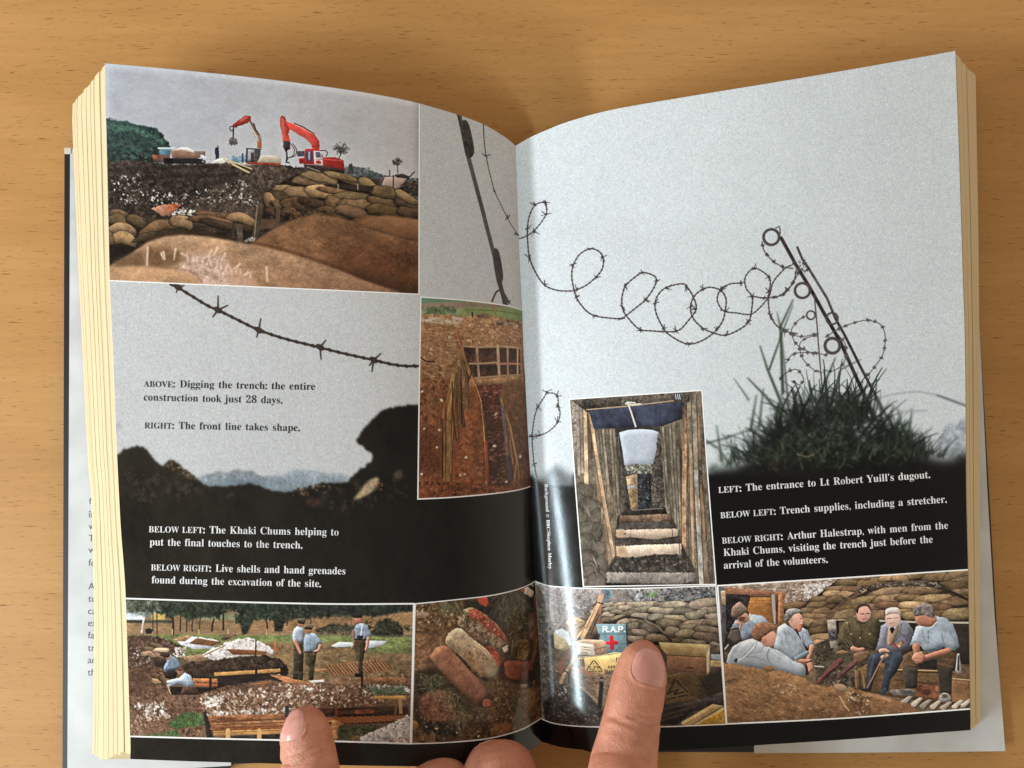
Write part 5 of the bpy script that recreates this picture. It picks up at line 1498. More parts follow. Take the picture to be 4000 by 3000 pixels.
    c.line([(1270, 300), (1270, 560)], (40, 26, 20), 12, a=.8)
    c.fill([(1090, 570), (1180, 580), (1190, 700), (1150, 780), (1070, 760)], (126, 92, 50), .2, .9, rough=1, blur=3)
    c.fill([(1180, 330), (1240, 330), (1240, 600), (1190, 560)], (120, 70, 50), .2, blur=6, a=.8)
    c.fill([(890, 840), (960, 770), (1230, 800), (1260, 960), (1200, 1000), (900, 960)], (44, 32, 26), blur=12, a=.85)
    c.fill([(980, 782), (1200, 790), (1222, 850), (1190, 960), (1000, 950), (955, 870)], (128, 66, 48), .1, 1, rough=.6, to=(100, 48, 36), smooth=True)
    c.fill([(1180, 880), (1240, 870), (1240, 960), (1180, 980)], (40, 28, 28), blur=6)
    # upper shell, red and chalky
    c.fill([(508, 440), (516, 370), (560, 300), (630, 276), (720, 310), (840, 400), (940, 510), (995, 620), (985, 680), (940, 700), (860, 670), (740, 620), (620, 540), (540, 480)], (156, 122, 90), .24, .8, rough=.8, smooth=True, vol=.7)
    c.fill([(610, 300), (680, 292), (800, 370), (920, 490), (985, 610), (900, 560), (800, 500), (720, 420), (630, 380)], (172, 72, 48), .24, .9, rough=1.4, blur=3)
    c.scat([(560, 400), (720, 420), (900, 580), (860, 660), (700, 590), (560, 480)], 130, 6, 20, [(90, 64, 60), (190, 160, 120), (150, 100, 60), (206, 190, 160), (70, 50, 46)], a=(.4, .85))
    c.scat([(520, 330), (610, 300), (600, 380), (540, 470)], 70, 5, 14, [(196, 176, 130), (110, 92, 66), (80, 66, 50)], a=(.5, .9))
    c.scat([(620, 310), (800, 380), (940, 560), (840, 500)], 40, 5, 14, [(220, 90, 62), (150, 46, 32), (224, 180, 150)], a=(.4, .8))
    c.fill([(930, 660), (990, 630), (985, 690), (945, 705)], (206, 186, 160), .1, rough=.6)
    c.fill([(800, 640), (860, 660), (850, 690), (800, 670)], (196, 120, 50), .1)
    # small red band between
    c.fill([(770, 650), (850, 665), (900, 730), (914, 830), (880, 840), (840, 740)], (180, 68, 46), .14, 1, rough=.6, smooth=True)
    # middle shell, white
    c.line([(450, 690), (640, 870), (780, 960)], (34, 24, 20), 40, a=.8, blur=8)
    c.fill([(392, 590), (420, 520), (480, 478), (545, 478), (600, 530), (700, 610), (800, 690), (870, 790), (900, 880), (880, 930), (810, 952), (740, 930), (640, 850), (520, 730), (410, 640)], (200, 170, 134), .12, 1, rough=.6, smooth=True, to=(162, 124, 88), ang=110, vol=.6)
    c.scat([(560, 720), (640, 700), (760, 920), (700, 930), (600, 820)], 80, 8, 24, [(160, 104, 62), (130, 80, 48), (186, 140, 96)], a=(.3, .7))
    c.scat([(590, 620), (680, 650), (860, 800), (700, 760)], 50, 6, 20, [(150, 108, 74), (120, 84, 60)], asp=(.3, .6), ang=(20, 60), a=(.3, .7))
    c.scat([(420, 520), (560, 500), (840, 800), (870, 900), (780, 850)], 60, 8, 22, [(206, 184, 156), (190, 164, 134)], a=(.2, .5))
    c.fill([(780, 840), (880, 860), (880, 930), (800, 940)], (186, 164, 134), .06, blur=10, a=.7)
    # lower shell, rusty brown
    c.fill([(235, 740), (300, 660), (370, 632), (430, 660), (520, 760), (640, 900), (740, 1000), (820, 1100), (800, 1160), (740, 1215), (690, 1215), (560, 1100), (420, 960), (300, 840)], (160, 104, 74), .10, 1.0, rough=.6, to=(136, 78, 54), ang=70, vol=.6)
    c.fill([(240, 760), (300, 830), (560, 1090), (700, 1215), (640, 1190), (480, 1060), (300, 880)], (60, 40, 32), blur=20, a=.8)
    c.fill([(380, 680), (440, 690), (640, 920), (780, 1080), (740, 1100), (600, 960)], (186, 126, 92), blur=22, a=.6)
    c.scat([(300, 700), (420, 680), (760, 1080), (720, 1160), (420, 900)], 60, 8, 30, [(146, 84, 62), (112, 64, 48), (150, 70, 56)], a=(.15, .4))
    c.fill([(730, 1190), (760, 1140), (820, 1140), (835, 1190), (810, 1235), (750, 1240)], (46, 30, 26), blur=5)
    c.fill([(745, 1175), (775, 1145), (820, 1160), (826, 1205), (790, 1226), (752, 1218)], (166, 78, 54), .1, 1, smooth=True)
    c.line([(690, 1240), (820, 1236), (900, 1210)], (150, 126, 100), 5, a=.7)
    c.scat([(100, 1240), (1100, 1250), (900, 1500), (200, 1500)], 24, 5, 10, [(220, 206, 190)], a=(.5, .9))
    c.fill([(1110, 1010), (1170, 1006), (1176, 1026), (1114, 1030)], (156, 130, 104))
    c.finish(.76)
    c.grain(.03, .35, .7, .3)
    c.border('tbl', 5)
    return c, patch
def photo_dugout():
    V = (2040, 1480, 1.929)
    patch = Patch(pts(*V, [(350, 150), (1357, 82)]), pts(*V, [(1357, 82), (1400, 700), (1465, 1553)]),
                  pts(*V, [(457, 1570), (1465, 1553)]), pts(*V, [(350, 150), (400, 850), (457, 1570)]))
    c = Print('dugout_print', 360, 510, patch, (96, 84, 70), 25)
    c.view(*V)
    c.a *= (1 + .15 * c.noise(1.0))[..., None]
    # left side: planks and sandbags
    c.fill([(340, 150), (560, 140), (720, 380), (760, 1000), (740, 1100), (620, 1570), (440, 1570)], (104, 90, 74), .16, .9)
    c.fill([(350, 150), (470, 150), (470, 560), (380, 560)], (126, 110, 98), .25, .7, blur=8)
    for x0, y0, x1, y1, w, k in ((470, 240, 485, 800, 34, (156, 126, 92)), (495, 270, 520, 600, 20, (112, 80, 60)), (440, 200, 450, 700, 30, (122, 104, 90)), (420, 300, 430, 720, 22, (140, 120, 106)), (560, 380, 610, 760, 18, (120, 104, 84)), (585, 380, 640, 900, 16, (100, 88, 70)), (610, 380, 665, 1000, 20, (128, 112, 90)), (640, 380, 690, 1060, 20, (104, 90, 72)), (665, 380, 715, 1080, 18, (134, 116, 92)), (690, 390, 735, 1080, 20, (110, 96, 76)), (715, 400, 755, 1050, 16, (128, 110, 86)), (735, 420, 765, 1000, 12, (92, 78, 62))):
        c.line([(x0, y0), (x1, y1)], k, w, n=.18)
        c.line([(x0 + w * .55, y0), (x1 + w * .55, y1)], (58, 48, 40), 5, a=.7)
    c.fill([(560, 740), (640, 740), (720, 1050), (700, 1360), (640, 1420), (600, 1100)], (122, 100, 76), .18, .9, blur=6, a=.8)
    c.line([(570, 740), (610, 1180), (640, 1440)], (142, 108, 76), 30, n=.12)
    c.line([(600, 1000), (600, 1300), (610, 1500)], (118, 104, 90), 24, n=.15, a=.8)
    c.line([(512, 262), (560, 600), (620, 950), (695, 1392)], (168, 130, 92), 26, n=.14)
    c.line([(500, 266), (548, 600), (606, 950), (682, 1380)], (110, 74, 50), 6, a=.8)
    c.line([(524, 262), (572, 600), (632, 950), (706, 1380)], (216, 172, 120), 5, a=.7)
    # bank with stones at the lower left
    c.fill([(405, 800), (480, 790), (540, 840), (580, 960), (590, 1150), (620, 1420), (620, 1570), (455, 1570)], (112, 96, 78), .16, .9, blur=3, rough=1.5)
    for b in ((470, 850, 120, 90, 20), (440, 930, 90, 90, 10), (510, 960, 130, 100, 40), (450, 1040, 110, 110, 10), (540, 1060, 100, 110, 30), (480, 1140, 120, 100, 30), (560, 1160, 80, 110, 20), (490, 1240, 120, 110, 10), (570, 1290, 100, 100, 30), (500, 1350, 120, 100, 0), (590, 1400, 90, 100, 10), (510, 1450, 120, 110, 20), (560, 1530, 140, 90, 10)):
        c.bag(*b, (112, 100, 84), .25, .55)
    for _ in range(12):
        x, y = c.r.uniform(430, 600), c.r.uniform(860, 1500)
        c.line([(x, y), (x + c.r.uniform(10, 40), y + c.r.uniform(20, 80))], (200, 190, 172), 5, 3, .5)
    # roof, blue sheet
    c.fill([(350, 150), (1260, 90), (1260, 180), (480, 250), (440, 210)], (74, 66, 58), .25, .8, rough=1)
    c.scat([(500, 150), (1140, 110), (1140, 150), (500, 190)], 70, 6, 22, [(110, 90, 72), (52, 44, 40), (134, 112, 92)], asp=(.3, .7), a=(.3, .7))
    c.fill([(500, 240), (800, 205), (1220, 175), (1205, 335), (1040, 360), (740, 372), (540, 378)], (54, 60, 84), .14, 1.2, to=(40, 44, 62), ang=70)
    c.fill([(860, 215), (1100, 195), (1060, 330), (880, 340)], (66, 76, 106), .08, blur=26, a=.7)
    for a in ([(1000, 220), (1010, 330)], [(1050, 200), (1030, 320)], [(1130, 190), (1080, 330)], [(660, 240), (620, 360)]):
        c.line(a, (44, 48, 70), 10, a=.6, blur=4)
    c.line([(485, 232), (800, 205), (1140, 165)], (168, 136, 104), 9)
    c.line([(780, 185), (830, 195), (890, 190)], (196, 186, 164), 14)
    c.line([(800, 195), (820, 250), (855, 360)], (190, 182, 170), 13)
    c.line([(790, 175), (850, 180)], (206, 200, 184), 10)
    c.fill([(1146, 115), (1190, 108), (1200, 150), (1156, 156)], (30, 30, 36))
    for x in (1158, 1174, 1188):
        c.line([(x - 4, 116), (x + 2, 152)], (190, 206, 226), 6)
    # opening: sky, far bank, sheeted crates
    c.fill([(700, 372), (1060, 355), (1110, 1020), (760, 1020)], (50, 46, 42), .2)
    c.fill([(730, 404), (800, 384), (900, 378), (980, 384), (1028, 400), (1022, 470), (1014, 540), (985, 640), (880, 650), (770, 650), (758, 560)], (164, 176, 194), .01, 1.5)
    c.fill([(770, 660), (830, 636), (900, 648), (985, 640), (975, 720), (880, 716), (790, 720)], (104, 102, 90), .3, .7, rough=1)
    c.scat([(775, 660), (980, 650), (975, 715), (790, 715)], 90, 4, 12, [(150, 150, 136), (60, 62, 50), (90, 94, 72), (180, 178, 168)], a=(.5, .9))
    c.fill([(1020, 420), (1050, 370), (1080, 980), (980, 980), (975, 720), (1000, 600)], (72, 64, 58), .35, .7, rough=1.5)
    c.scat([(1010, 560), (1050, 560), (1075, 970), (985, 970)], 130, 5, 14, [(110, 100, 88), (46, 40, 38), (86, 76, 66)], a=(.4, .8))
    c.fill([(780, 730), (865, 712), (872, 985), (820, 990)], (164, 134, 94), .14, .9, to=(146, 108, 68), rough=.6)
    c.line([(784, 732), (842, 714)], (70, 54, 42), 8)
    c.fill([(792, 812), (850, 802), (850, 822), (794, 832)], (150, 150, 156), a=.9)
    for x, y in ((820, 890), (850, 860), (830, 930), (850, 930)):
        c.stamp(*c.T([(x, y)])[0], 5 * c.sc, 5 * c.sc, 0, (110, 72, 40))
    c.fill([(868, 715), (965, 712), (972, 975), (872, 985)], (44, 46, 52), .3, .8)
    c.scat([(872, 720), (960, 720), (968, 970), (876, 975)], 60, 4, 12, [(84, 90, 98), (30, 32, 36), (110, 114, 122)], a=(.4, .7))
    c.fill([(745, 640), (775, 740), (815, 1000), (760, 1020), (740, 700)], (66, 58, 50), .25, .8)
    c.fill([(750, 1000), (820, 990), (1080, 970), (1120, 1000), (1110, 1030), (745, 1035)], (52, 44, 38), .25)
    c.line([(830, 990), (1060, 976)], (130, 118, 104), 5)
    # right hand planks
    c.fill([(1040, 360), (1210, 300), (1300, 90), (1360, 82), (1470, 1560), (1300, 1560), (1200, 1230), (1130, 1120), (1080, 980)], (106, 92, 74), .16, .9)
    for x0, y0, x1, y1, w, k in ((1060, 370, 1100, 960, 16, (118, 108, 88)), (1085, 365, 1130, 1060, 18, (96, 86, 70)), (1110, 355, 1155, 1090, 18, (128, 116, 94)), (1135, 345, 1180, 1130, 20, (104, 92, 74)), (1165, 335, 1200, 1150, 22, (122, 108, 86)), (1190, 330, 1212, 1200, 16, (92, 80, 64)), (1255, 190, 1275, 1400, 30, (112, 94, 74)), (1265, 500, 1290, 1450, 22, (150, 118, 84)), (1290, 100, 1320, 900, 34, (134, 120, 102)), (1310, 700, 1350, 1540, 36, (150, 140, 130)), (1330, 120, 1350, 900, 30, (120, 100, 78)), (1345, 700, 1385, 1540, 26, (128, 102, 76)), (1380, 800, 1430, 1540, 30, (116, 98, 78)), (1420, 1000, 1450, 1540, 20, (96, 80, 64))):
        c.line([(x0, y0), (x1, y1)], k, w, n=.18)
        c.line([(x0 - w * .55, y0), (x1 - w * .55, y1)], (56, 46, 38), 5, a=.7)
    c.line([(1222, 210), (1224, 600), (1216, 1000), (1222, 1372)], (146, 104, 70), 30, n=.26)
    for y in (300, 480, 700, 900, 1100):
        c.line([(1214, y), (1218, y + 60)], (112, 64, 40), 12, a=.6, blur=3)
    for a in ([(1328, 290), (1340, 600)], [(1270, 600), (1280, 900)], [(1345, 800), (1372, 1200)], [(1312, 860), (1330, 1100)]):
        c.line(a, (176, 120, 74), 14, a=.7, blur=2)
    for _ in range(50):
        x, y = c.r.uniform(1240, 1430), c.r.uniform(200, 1400)
        c.line([(x, y), (x + 8, y + c.r.uniform(60, 180))], (60, 48, 40) if c.r.random() < .6 else (170, 156, 138), 4, 2, .55)
    for _ in range(40):
        x, y = c.r.uniform(570, 740), c.r.uniform(400, 900)
        c.line([(x, y), (x + 10, y + c.r.uniform(60, 180))], (60, 50, 42) if c.r.random() < .6 else (162, 146, 122), 4, 2, .5)
    # steps
    c.fill([(720, 1030), (1120, 1018), (1170, 1140), (1200, 1240), (1300, 1430), (1310, 1570), (620, 1570), (640, 1440), (700, 1330), (700, 1200)], (56, 48, 42), .25, .8, blur=4)
    c.fill([(736, 1032), (1116, 1018), (1128, 1070), (730, 1084)], (132, 98, 72), .14, .9, rough=.8, to=(104, 76, 58))
    c.scat([(740, 1032), (1110, 1025), (1120, 1065), (740, 1078)], 30, 5, 12, [(170, 130, 100), (90, 66, 50)], a=(.4, .8))
    c.fill([(730, 1086), (1130, 1072), (1150, 1130), (720, 1138)], (70, 62, 56), .2, .9, blur=2)
    c.fill([(708, 1138), (1168, 1128), (1172, 1184), (1000, 1210), (850, 1196), (712, 1196)], (188, 160, 134), .07, .9, rough=.8, to=(168, 140, 116))
    c.fill([(708, 1140), (770, 1138), (780, 1196), (712, 1196)], (176, 136, 100), blur=8)
    c.line([(1130, 1130), (1134, 1184)], (52, 46, 44), 5)
    c.stamp(*c.T([(775, 1168)])[0], 12 * c.sc, 3.5 * c.sc, 0, (56, 46, 42))
    c.fill([(700, 1198), (850, 1200), (1000, 1212), (1190, 1186), (1196, 1240), (960, 1246), (704, 1260)], (66, 56, 50), .22, .9, blur=3)
    c.fill([(706, 1262), (960, 1248), (1198, 1242), (1198, 1322), (1000, 1322), (850, 1348), (714, 1336)], (206, 176, 150), .07, .9, rough=.8)
    c.fill([(704, 1262), (780, 1258), (790, 1340), (714, 1336)], (182, 136, 94), blur=14)
    c.line([(1184, 1242), (1186, 1322)], (90, 80, 78), 6)
    c.scat([(640, 1440), (720, 1350), (1000, 1325), (1200, 1325), (1300, 1440), (1150, 1455), (640, 1455)], 260, 5, 18, [(84, 76, 68), (42, 36, 32), (66, 58, 52), (120, 112, 102)], a=(.35, .8))
    c.fill([(632, 1458), (1300, 1458), (1312, 1520), (1200, 1546), (640, 1536)], (128, 116, 108), .12, .9, rough=1)
    c.scat([(640, 1465), (1300, 1465), (1300, 1530), (650, 1530)], 60, 8, 26, [(150, 138, 130), (106, 96, 92)], asp=(.3, .7), a=(.2, .5))
    c.fill([(630, 1540), (1300, 1548), (1300, 1580), (630, 1580)], (58, 48, 44), .25)
    c.finish(.66)
    c.grain(.025, .35, .7, .25)
    c.border('tlrb', 5)
    return c, patch


def stroke_word(c, word, x, y, w, h, col, lw, sl=0.0):
    """simple drawn capitals"""
    G = {'R': [[(0, 1), (0, 0), (.7, 0), (.9, .25), (.7, .5), (0, .5)], [(.4, .5), (.95, 1)]], 'A': [[(0, 1), (.5, 0), (1, 1)], [(.2, .65), (.8, .65)]], 'P': [[(0, 1), (0, 0), (.7, 0), (.9, .27), (.7, .55), (0, .55)]],
         'L': [[(0, 0), (0, 1), (.8, 1)]], 'F': [[(.8, 0), (0, 0), (0, 1)], [(0, .5), (.6, .5)]], 'E': [[(.8, 0), (0, 0), (0, 1), (.8, 1)], [(0, .5), (.6, .5)]], 'I': [[(.4, 0), (.4, 1)]], '.': [[(.2, .95), (.22, 1)]]}
    for ch in word:
        ww = w * (.45 if ch in '.I' else 1)
        for s in G.get(ch, []):
            c.line([(x + a * ww * .8, y + b * h + sl * (x + a * ww)) for a, b in s], col, lw)
        x += ww


def photo_supplies():
    V = (2060, 2240, 2.1825)
    patch = Patch(pts(*V, [(65, 62), (140, 90), (240, 108), (470, 121), (900, 123), (1610, 100)]), pts(*V, [(1610, 100), (1650, 600), (1700, 1290)]),
                  pts(*V, [(120, 1243), (200, 1276), (350, 1301), (600, 1313), (1150, 1312), (1700, 1290)]), pts(*V, [(65, 62), (90, 500), (105, 720), (120, 1243)]))
    c = Print('supplies_print', 480, 380, patch, (92, 80, 66), 26)
    c.view(*V)
    c.a *= (1 + .15 * c.noise(1.0))[..., None]
    # stony bank
    c.fill([(60, 50), (1640, 90), (1640, 300), (900, 280), (560, 260), (420, 420), (100, 700)], (128, 120, 118), .14, .8)
    c.scat([(80, 100), (640, 130), (520, 380), (320, 380), (120, 500)], 420, 5, 18, [(150, 142, 138), (110, 102, 98), (176, 168, 164), (88, 82, 78), (130, 116, 106)], a=(.3, .8), lit=.2)
    c.scat([(640, 130), (1610, 110), (1610, 230), (900, 250), (700, 240)], 420, 5, 18, [(140, 136, 136), (70, 68, 66), (96, 94, 92), (180, 178, 178), (54, 54, 52)], a=(.4, .85), lit=.2)
    c.scat([(1120, 140), (1610, 120), (1610, 230), (1200, 230)], 240, 5, 18, [(66, 68, 72), (44, 46, 48), (96, 100, 106), (120, 124, 128)], a=(.4, .85))
    c.fill([(670, 140), (840, 130), (900, 240), (720, 250)], (142, 132, 124), .12, blur=20, a=.8)
    c.scat([(1040, 150), (1110, 140), (1100, 200), (1040, 200)], 26, 6, 16, [(100, 140, 78), (130, 160, 110)], a=(.5, .9))
    c.scat([(920, 180), (990, 170), (1000, 230), (930, 240)], 26, 6, 18, [(176, 180, 190), (140, 140, 150)], a=(.5, .9))
    c.fill([(660, 140), (700, 135), (716, 200), (670, 220)], (70, 120, 150), .2, .8, blur=5, a=.8)
    # gutter side ground
    c.fill([(70, 100), (110, 110), (180, 330), (190, 700), (290, 900), (280, 1280), (120, 1240)], (84, 74, 64), .2, .9, blur=6)
    c.scat([(80, 150), (200, 380), (200, 720), (280, 900), (260, 1200), (130, 1200)], 260, 5, 18, [(110, 98, 84), (60, 52, 46), (130, 120, 108), (40, 36, 34)], a=(.3, .8))
    # sandbag wall
    c.fill([(640, 270), (900, 240), (1625, 230), (1650, 620), (860, 600), (640, 420)], (46, 38, 32), .2, .9, rough=1)
    A1, A2 = (150, 132, 110), (134, 114, 90)
    BG = [(690, 270, 90, 40, -8), (810, 264, 150, 34, -3), (1010, 266, 260, 46, 2), (1240, 270, 260, 50, 6), (1500, 262, 240, 70, -14),
          (715, 302, 120, 34, -10), (845, 296, 130, 40, 2), (990, 312, 190, 46, 3), (1160, 320, 200, 52, 4), (1340, 330, 160, 60, 10), (1560, 318, 150, 56, 0),
          (690, 350, 90, 36, 0), (770, 330, 100, 34, 4), (890, 340, 130, 40, 4), (990, 365, 160, 46, 8), (1130, 375, 160, 52, 3), (1290, 385, 210, 50, 8), (1440, 350, 150, 60, -6), (1580, 370, 110, 50, 0),
          (690, 392, 100, 34, 0), (780, 380, 120, 34, -10), (910, 410, 100, 44, 2), (1020, 430, 120, 50, 30), (1210, 430, 180, 70, 10), (1430, 425, 200, 50, -6), (1570, 420, 130, 50, 4),
          (820, 420, 110, 44, -12), (900, 450, 110, 50, 6), (1050, 470, 150, 70, 8), (1380, 470, 150, 56, 6), (1540, 480, 180, 52, 6),
          (880, 500, 60, 40, 0), (970, 510, 140, 50, 12), (1230, 505, 110, 76, 10), (1350, 520, 150, 64, 6), (1540, 545, 210, 66, 5),
          (930, 560, 160, 46, 8), (1125, 555, 180, 60, 8), (1290, 575, 110, 40, 6), (1420, 590, 180, 40, 4), (1600, 620, 90, 60, 0)]
    for x, y, w, h, a in BG:
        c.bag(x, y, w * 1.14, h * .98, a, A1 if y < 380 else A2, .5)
    c.line([(660, 430), (760, 400), (830, 370), (940, 380), (1040, 410), (1100, 450), (1170, 520), (1230, 575)], (54, 44, 38), 17, n=.2)
    c.line([(1000, 395), (1090, 440), (1170, 510)], (150, 126, 98), 14, a=.7)
    # pile behind
    c.fill([(325, 420), (380, 350), (490, 405), (370, 462)], (206, 170, 122), .08, .9)
    c.fill([(325, 425), (370, 462), (372, 560), (330, 480)], (172, 132, 92), .1)
    c.fill([(370, 462), (490, 406), (480, 470), (420, 560), (372, 560)], (160, 128, 92), .12)
    c.line([(372, 500), (480, 440)], (90, 66, 48), 5)
    c.line([(340, 400), (440, 430)], (230, 200, 150), 5, a=.6)
    c.fill([(205, 530), (250, 490), (340, 490), (372, 570), (350, 640), (310, 660), (230, 630)], (176, 156, 116), .1, .9, rough=.6)
    c.fill([(235, 485), (300, 470), (350, 500), (375, 600), (360, 620), (320, 560), (250, 520)], (206, 210, 218), .06, blur=2)
    c.fill([(190, 520), (225, 515), (232, 640), (200, 640)], (52, 50, 54), .2, blur=3)
    # poles
    for a, k, w in (([(620, 190), (560, 380), (410, 560)], (186, 128, 84), 20), ([(650, 180), (600, 400), (520, 560)], (150, 92, 62), 22), ([(640, 190), (470, 545)], (196, 148, 104), 34), ([(600, 250), (500, 440), (430, 540)], (206, 160, 116), 14), ([(670, 170), (640, 260)], (84, 90, 108), 20), ([(612, 350), (530, 550)], (90, 60, 46), 12)):
        c.line(a, k, w, n=.12)
    c.line([(480, 450), (505, 470), (590, 260)], (84, 54, 40), 6, a=.7)
    c.line([(560, 280), (590, 245), (650, 262)], (44, 40, 42), 9)
    c.line([(410, 590), (350, 670), (290, 770), (280, 830)], (122, 80, 58), 40, n=.15)
    c.line([(430, 640), (370, 770), (310, 860), (285, 930)], (178, 134, 98), 34, 28, n=.12)
    c.line([(410, 640), (350, 770), (300, 850)], (70, 46, 40), 8, a=.8)
    c.line([(310, 830), (330, 836), (345, 850)], (40, 36, 40), 12)
    # first aid box
    c.fill([(586, 432), (842, 430), (852, 672), (680, 676), (614, 560)], (110, 142, 150), .06, 1, to=(96, 128, 138), rough=.4)
    for y in (516, 600):
        c.line([(600, y), (848, y)], (66, 92, 100), 6)
    c.line([(846, 432), (856, 672)], (40, 44, 46), 10)
    c.line([(588, 434), (842, 432)], (160, 186, 190), 6, a=.7)
    stroke_word(c, 'R.A.P.', 646, 452, 46, 44, (226, 228, 226), 10)
    c.fill([(700, 530), (730, 528), (738, 574), (776, 574), (776, 604), (740, 606), (740, 650), (706, 652), (702, 608), (668, 606), (668, 580), (698, 578)], (198, 28, 40), .05)
    c.fill([(590, 510), (620, 520), (610, 570), (540, 560)], (48, 38, 34), .2, blur=3)
    # box in front with paper notice
    c.fill([(410, 578), (470, 562), (640, 566), (670, 590), (560, 606)], (214, 176, 140), .05)
    c.fill([(412, 582), (566, 606), (580, 704), (430, 690)], (224, 206, 186), .04, to=(206, 184, 160))
    c.fill([(566, 606), (668, 580), (678, 684), (580, 706)], (176, 134, 104), .12)
    c.line([(572, 650), (672, 625)], (110, 76, 58), 6)
    for y in (624, 646, 668, 682):
        c.line([(456, y), (456 + c.r.uniform(50, 90), y + 8)], (90, 80, 76), 5, a=.8)
    c.line([(488, 628), (494, 632)], (60, 50, 46), 6)
    # yellow ammunition box
    c.fill([(440, 712), (480, 718), (660, 700), (820, 676), (830, 800), (700, 830), (656, 860), (500, 870), (470, 820)], (206, 174, 104), .06, 1, to=(186, 148, 84), rough=.4)
    c.fill([(440, 706), (500, 716), (820, 676), (740, 670), (660, 690), (560, 706)], (224, 206, 160), a=.8)
    c.fill([(420, 720), (476, 716), (500, 866), (450, 800)], (170, 128, 84), .15)
    for x in (452, 466, 480):
        c.line([(x, 730), (x + 8, 790)], (60, 46, 38), 6)
    INK = (58, 44, 34)
    for a in ([(560, 745), (534, 780)], [(526, 792), (506, 826)], [(572, 745), (600, 780)], [(608, 790), (632, 820)]):
        c.line(a, INK, 8)
    for x in (528, 552, 578, 604, 626):
        c.line([(x, 833), (x + 12, 832)], INK, 8)
    stroke_word(c, 'LFF', 536, 792, 32, 26, (96, 74, 50), 7)
    c.line([(560, 765), (566, 772)], (110, 84, 56), 6)
    stroke_word(c, 'II', 755, 720, 40, 26, INK, 8)
    for x in (690, 712, 734, 752):
        c.line([(x, 800 - (x - 690) * .1), (x + 8, 788), (x + 6, 806)], INK, 6)
    for x in (660, 672, 684, 700):
        c.line([(x, 820 + (x - 660) * .3), (x + 14, 940)], (60, 44, 34), 7, a=.8)
    # long timber box
    c.fill([(1120, 585), (1550, 606), (1528, 712), (1190, 690), (1140, 640)], (214, 184, 124), .06, 1, to=(192, 156, 100))
    c.fill([(1190, 692), (1526, 712), (1532, 862), (1190, 830)], (166, 118, 84), .08, 1, to=(140, 94, 70))
    c.line([(1190, 694), (1528, 714)], (100, 66, 46), 7)
    c.fill([(1528, 700), (1552, 606), (1556, 690), (1550, 862), (1530, 862)], (206, 176, 132), .06)
    c.stamp(*c.T([(1385, 805)])[0], 34 * c.sc, 9 * c.sc, .05, (92, 48, 40))
    for _ in range(14):
        x, y = c.r.uniform(1200, 1420), c.r.uniform(720, 830)
        c.line([(x, y), (x + c.r.uniform(30, 110), y + 4)], (128, 86, 60), 4, a=.5)
    for _ in range(12):
        x, y = c.r.uniform(1160, 1420), c.r.uniform(610, 690)
        c.line([(x, y), (x + c.r.uniform(30, 110), y + 6)], (176, 140, 88), 4, a=.5)
    c.fill([(1556, 600), (1650, 620), (1660, 690), (1560, 680)], (92, 76, 62), .2)
    c.fill([(1566, 690), (1656, 690), (1660, 740), (1570, 730)], (150, 156, 164), .1)
    c.fill([(1560, 740), (1665, 745), (1670, 800), (1564, 790)], (170, 134, 82), .15)
    # heap and the crates in the shade
    c.fill([(1150, 840), (1540, 866), (1570, 800), (1670, 800), (1690, 1110), (1140, 1130)], (118, 92, 58), .12, 1, to=(60, 48, 36), ang=20)
    c.fill([(1500, 880), (1680, 800), (1690, 1120), (1520, 1060)], (44, 38, 32), blur=24, a=.9)
    for a in ([(1255, 900), (1236, 950)], [(1226, 970), (1200, 1030)], [(1272, 916), (1310, 960)], [(1325, 970), (1366, 1010)], [(1200, 1070), (1260, 1060)], [(1290, 1052), (1360, 1038)], [(1190, 1020), (1290, 990), (1250, 1030), (1330, 1010)], [(1480, 960), (1510, 950)], [(1490, 920), (1530, 985)]):
        c.line(a, (44, 34, 28), 12, a=.85)
    c.line([(1170, 885), (1300, 852)], (170, 126, 90), 8)
    c.fill([(1140, 1120), (1500, 1060), (1690, 1000), (1690, 1120), (1400, 1180), (1280, 1290), (1130, 1290)], (66, 58, 52), .2, .9, to=(40, 34, 32))
    for a in ([(1150, 1160), (1420, 1100), (1640, 1060)], [(1150, 1210), (1380, 1150)], [(1150, 1250), (1330, 1200)]):
        c.line(a, (96, 86, 78), 12, a=.6, blur=3)
    c.fill([(1320, 1290), (1310, 1270), (1580, 1112), (1670, 1130), (1440, 1270), (1400, 1300)], (196, 158, 100), .08, .9, to=(206, 172, 116))
    c.line([(1340, 1290), (1600, 1140)], (150, 112, 68), 6, a=.7)
    c.fill([(1430, 1285), (1680, 1150), (1700, 1290), (1500, 1300)], (190, 138, 44), .14, .9)
    c.line([(1430, 1290), (1670, 1150)], (214, 182, 116), 14)
    c.fill([(370, 800), (450, 810), (640, 860), (740, 860), (760, 1000), (680, 1180), (560, 1140), (440, 1040), (380, 930)], (136, 108, 82), .16, .9, rough=.8, to=(110, 88, 68))
    c.line([(385, 800), (520, 850), (560, 870)], (160, 92, 60), 18)
    c.line([(520, 880), (600, 980)], (150, 90, 60), 10, a=.8)
    c.fill([(375, 880), (420, 920), (560, 1080), (620, 1150), (480, 1070), (390, 960)], (58, 48, 44), .2, blur=4)
    c.line([(420, 940), (620, 1110)], (150, 128, 104), 14, a=.8)
    for _ in range(10):
        x, y = c.r.uniform(520, 640), c.r.uniform(880, 980)
        c.line([(x, y), (x + 40, y + 26)], (160, 130, 104), 6, a=.6)
    c.line([(634, 900), (628, 1000), (614, 1170)], (38, 36, 40), 34)
    c.stamp(*c.T([(634, 910)])[0], 26 * c.sc, 14 * c.sc, 0, (110, 96, 88))
    c.line([(352, 850), (356, 930)], (34, 32, 38), 16)
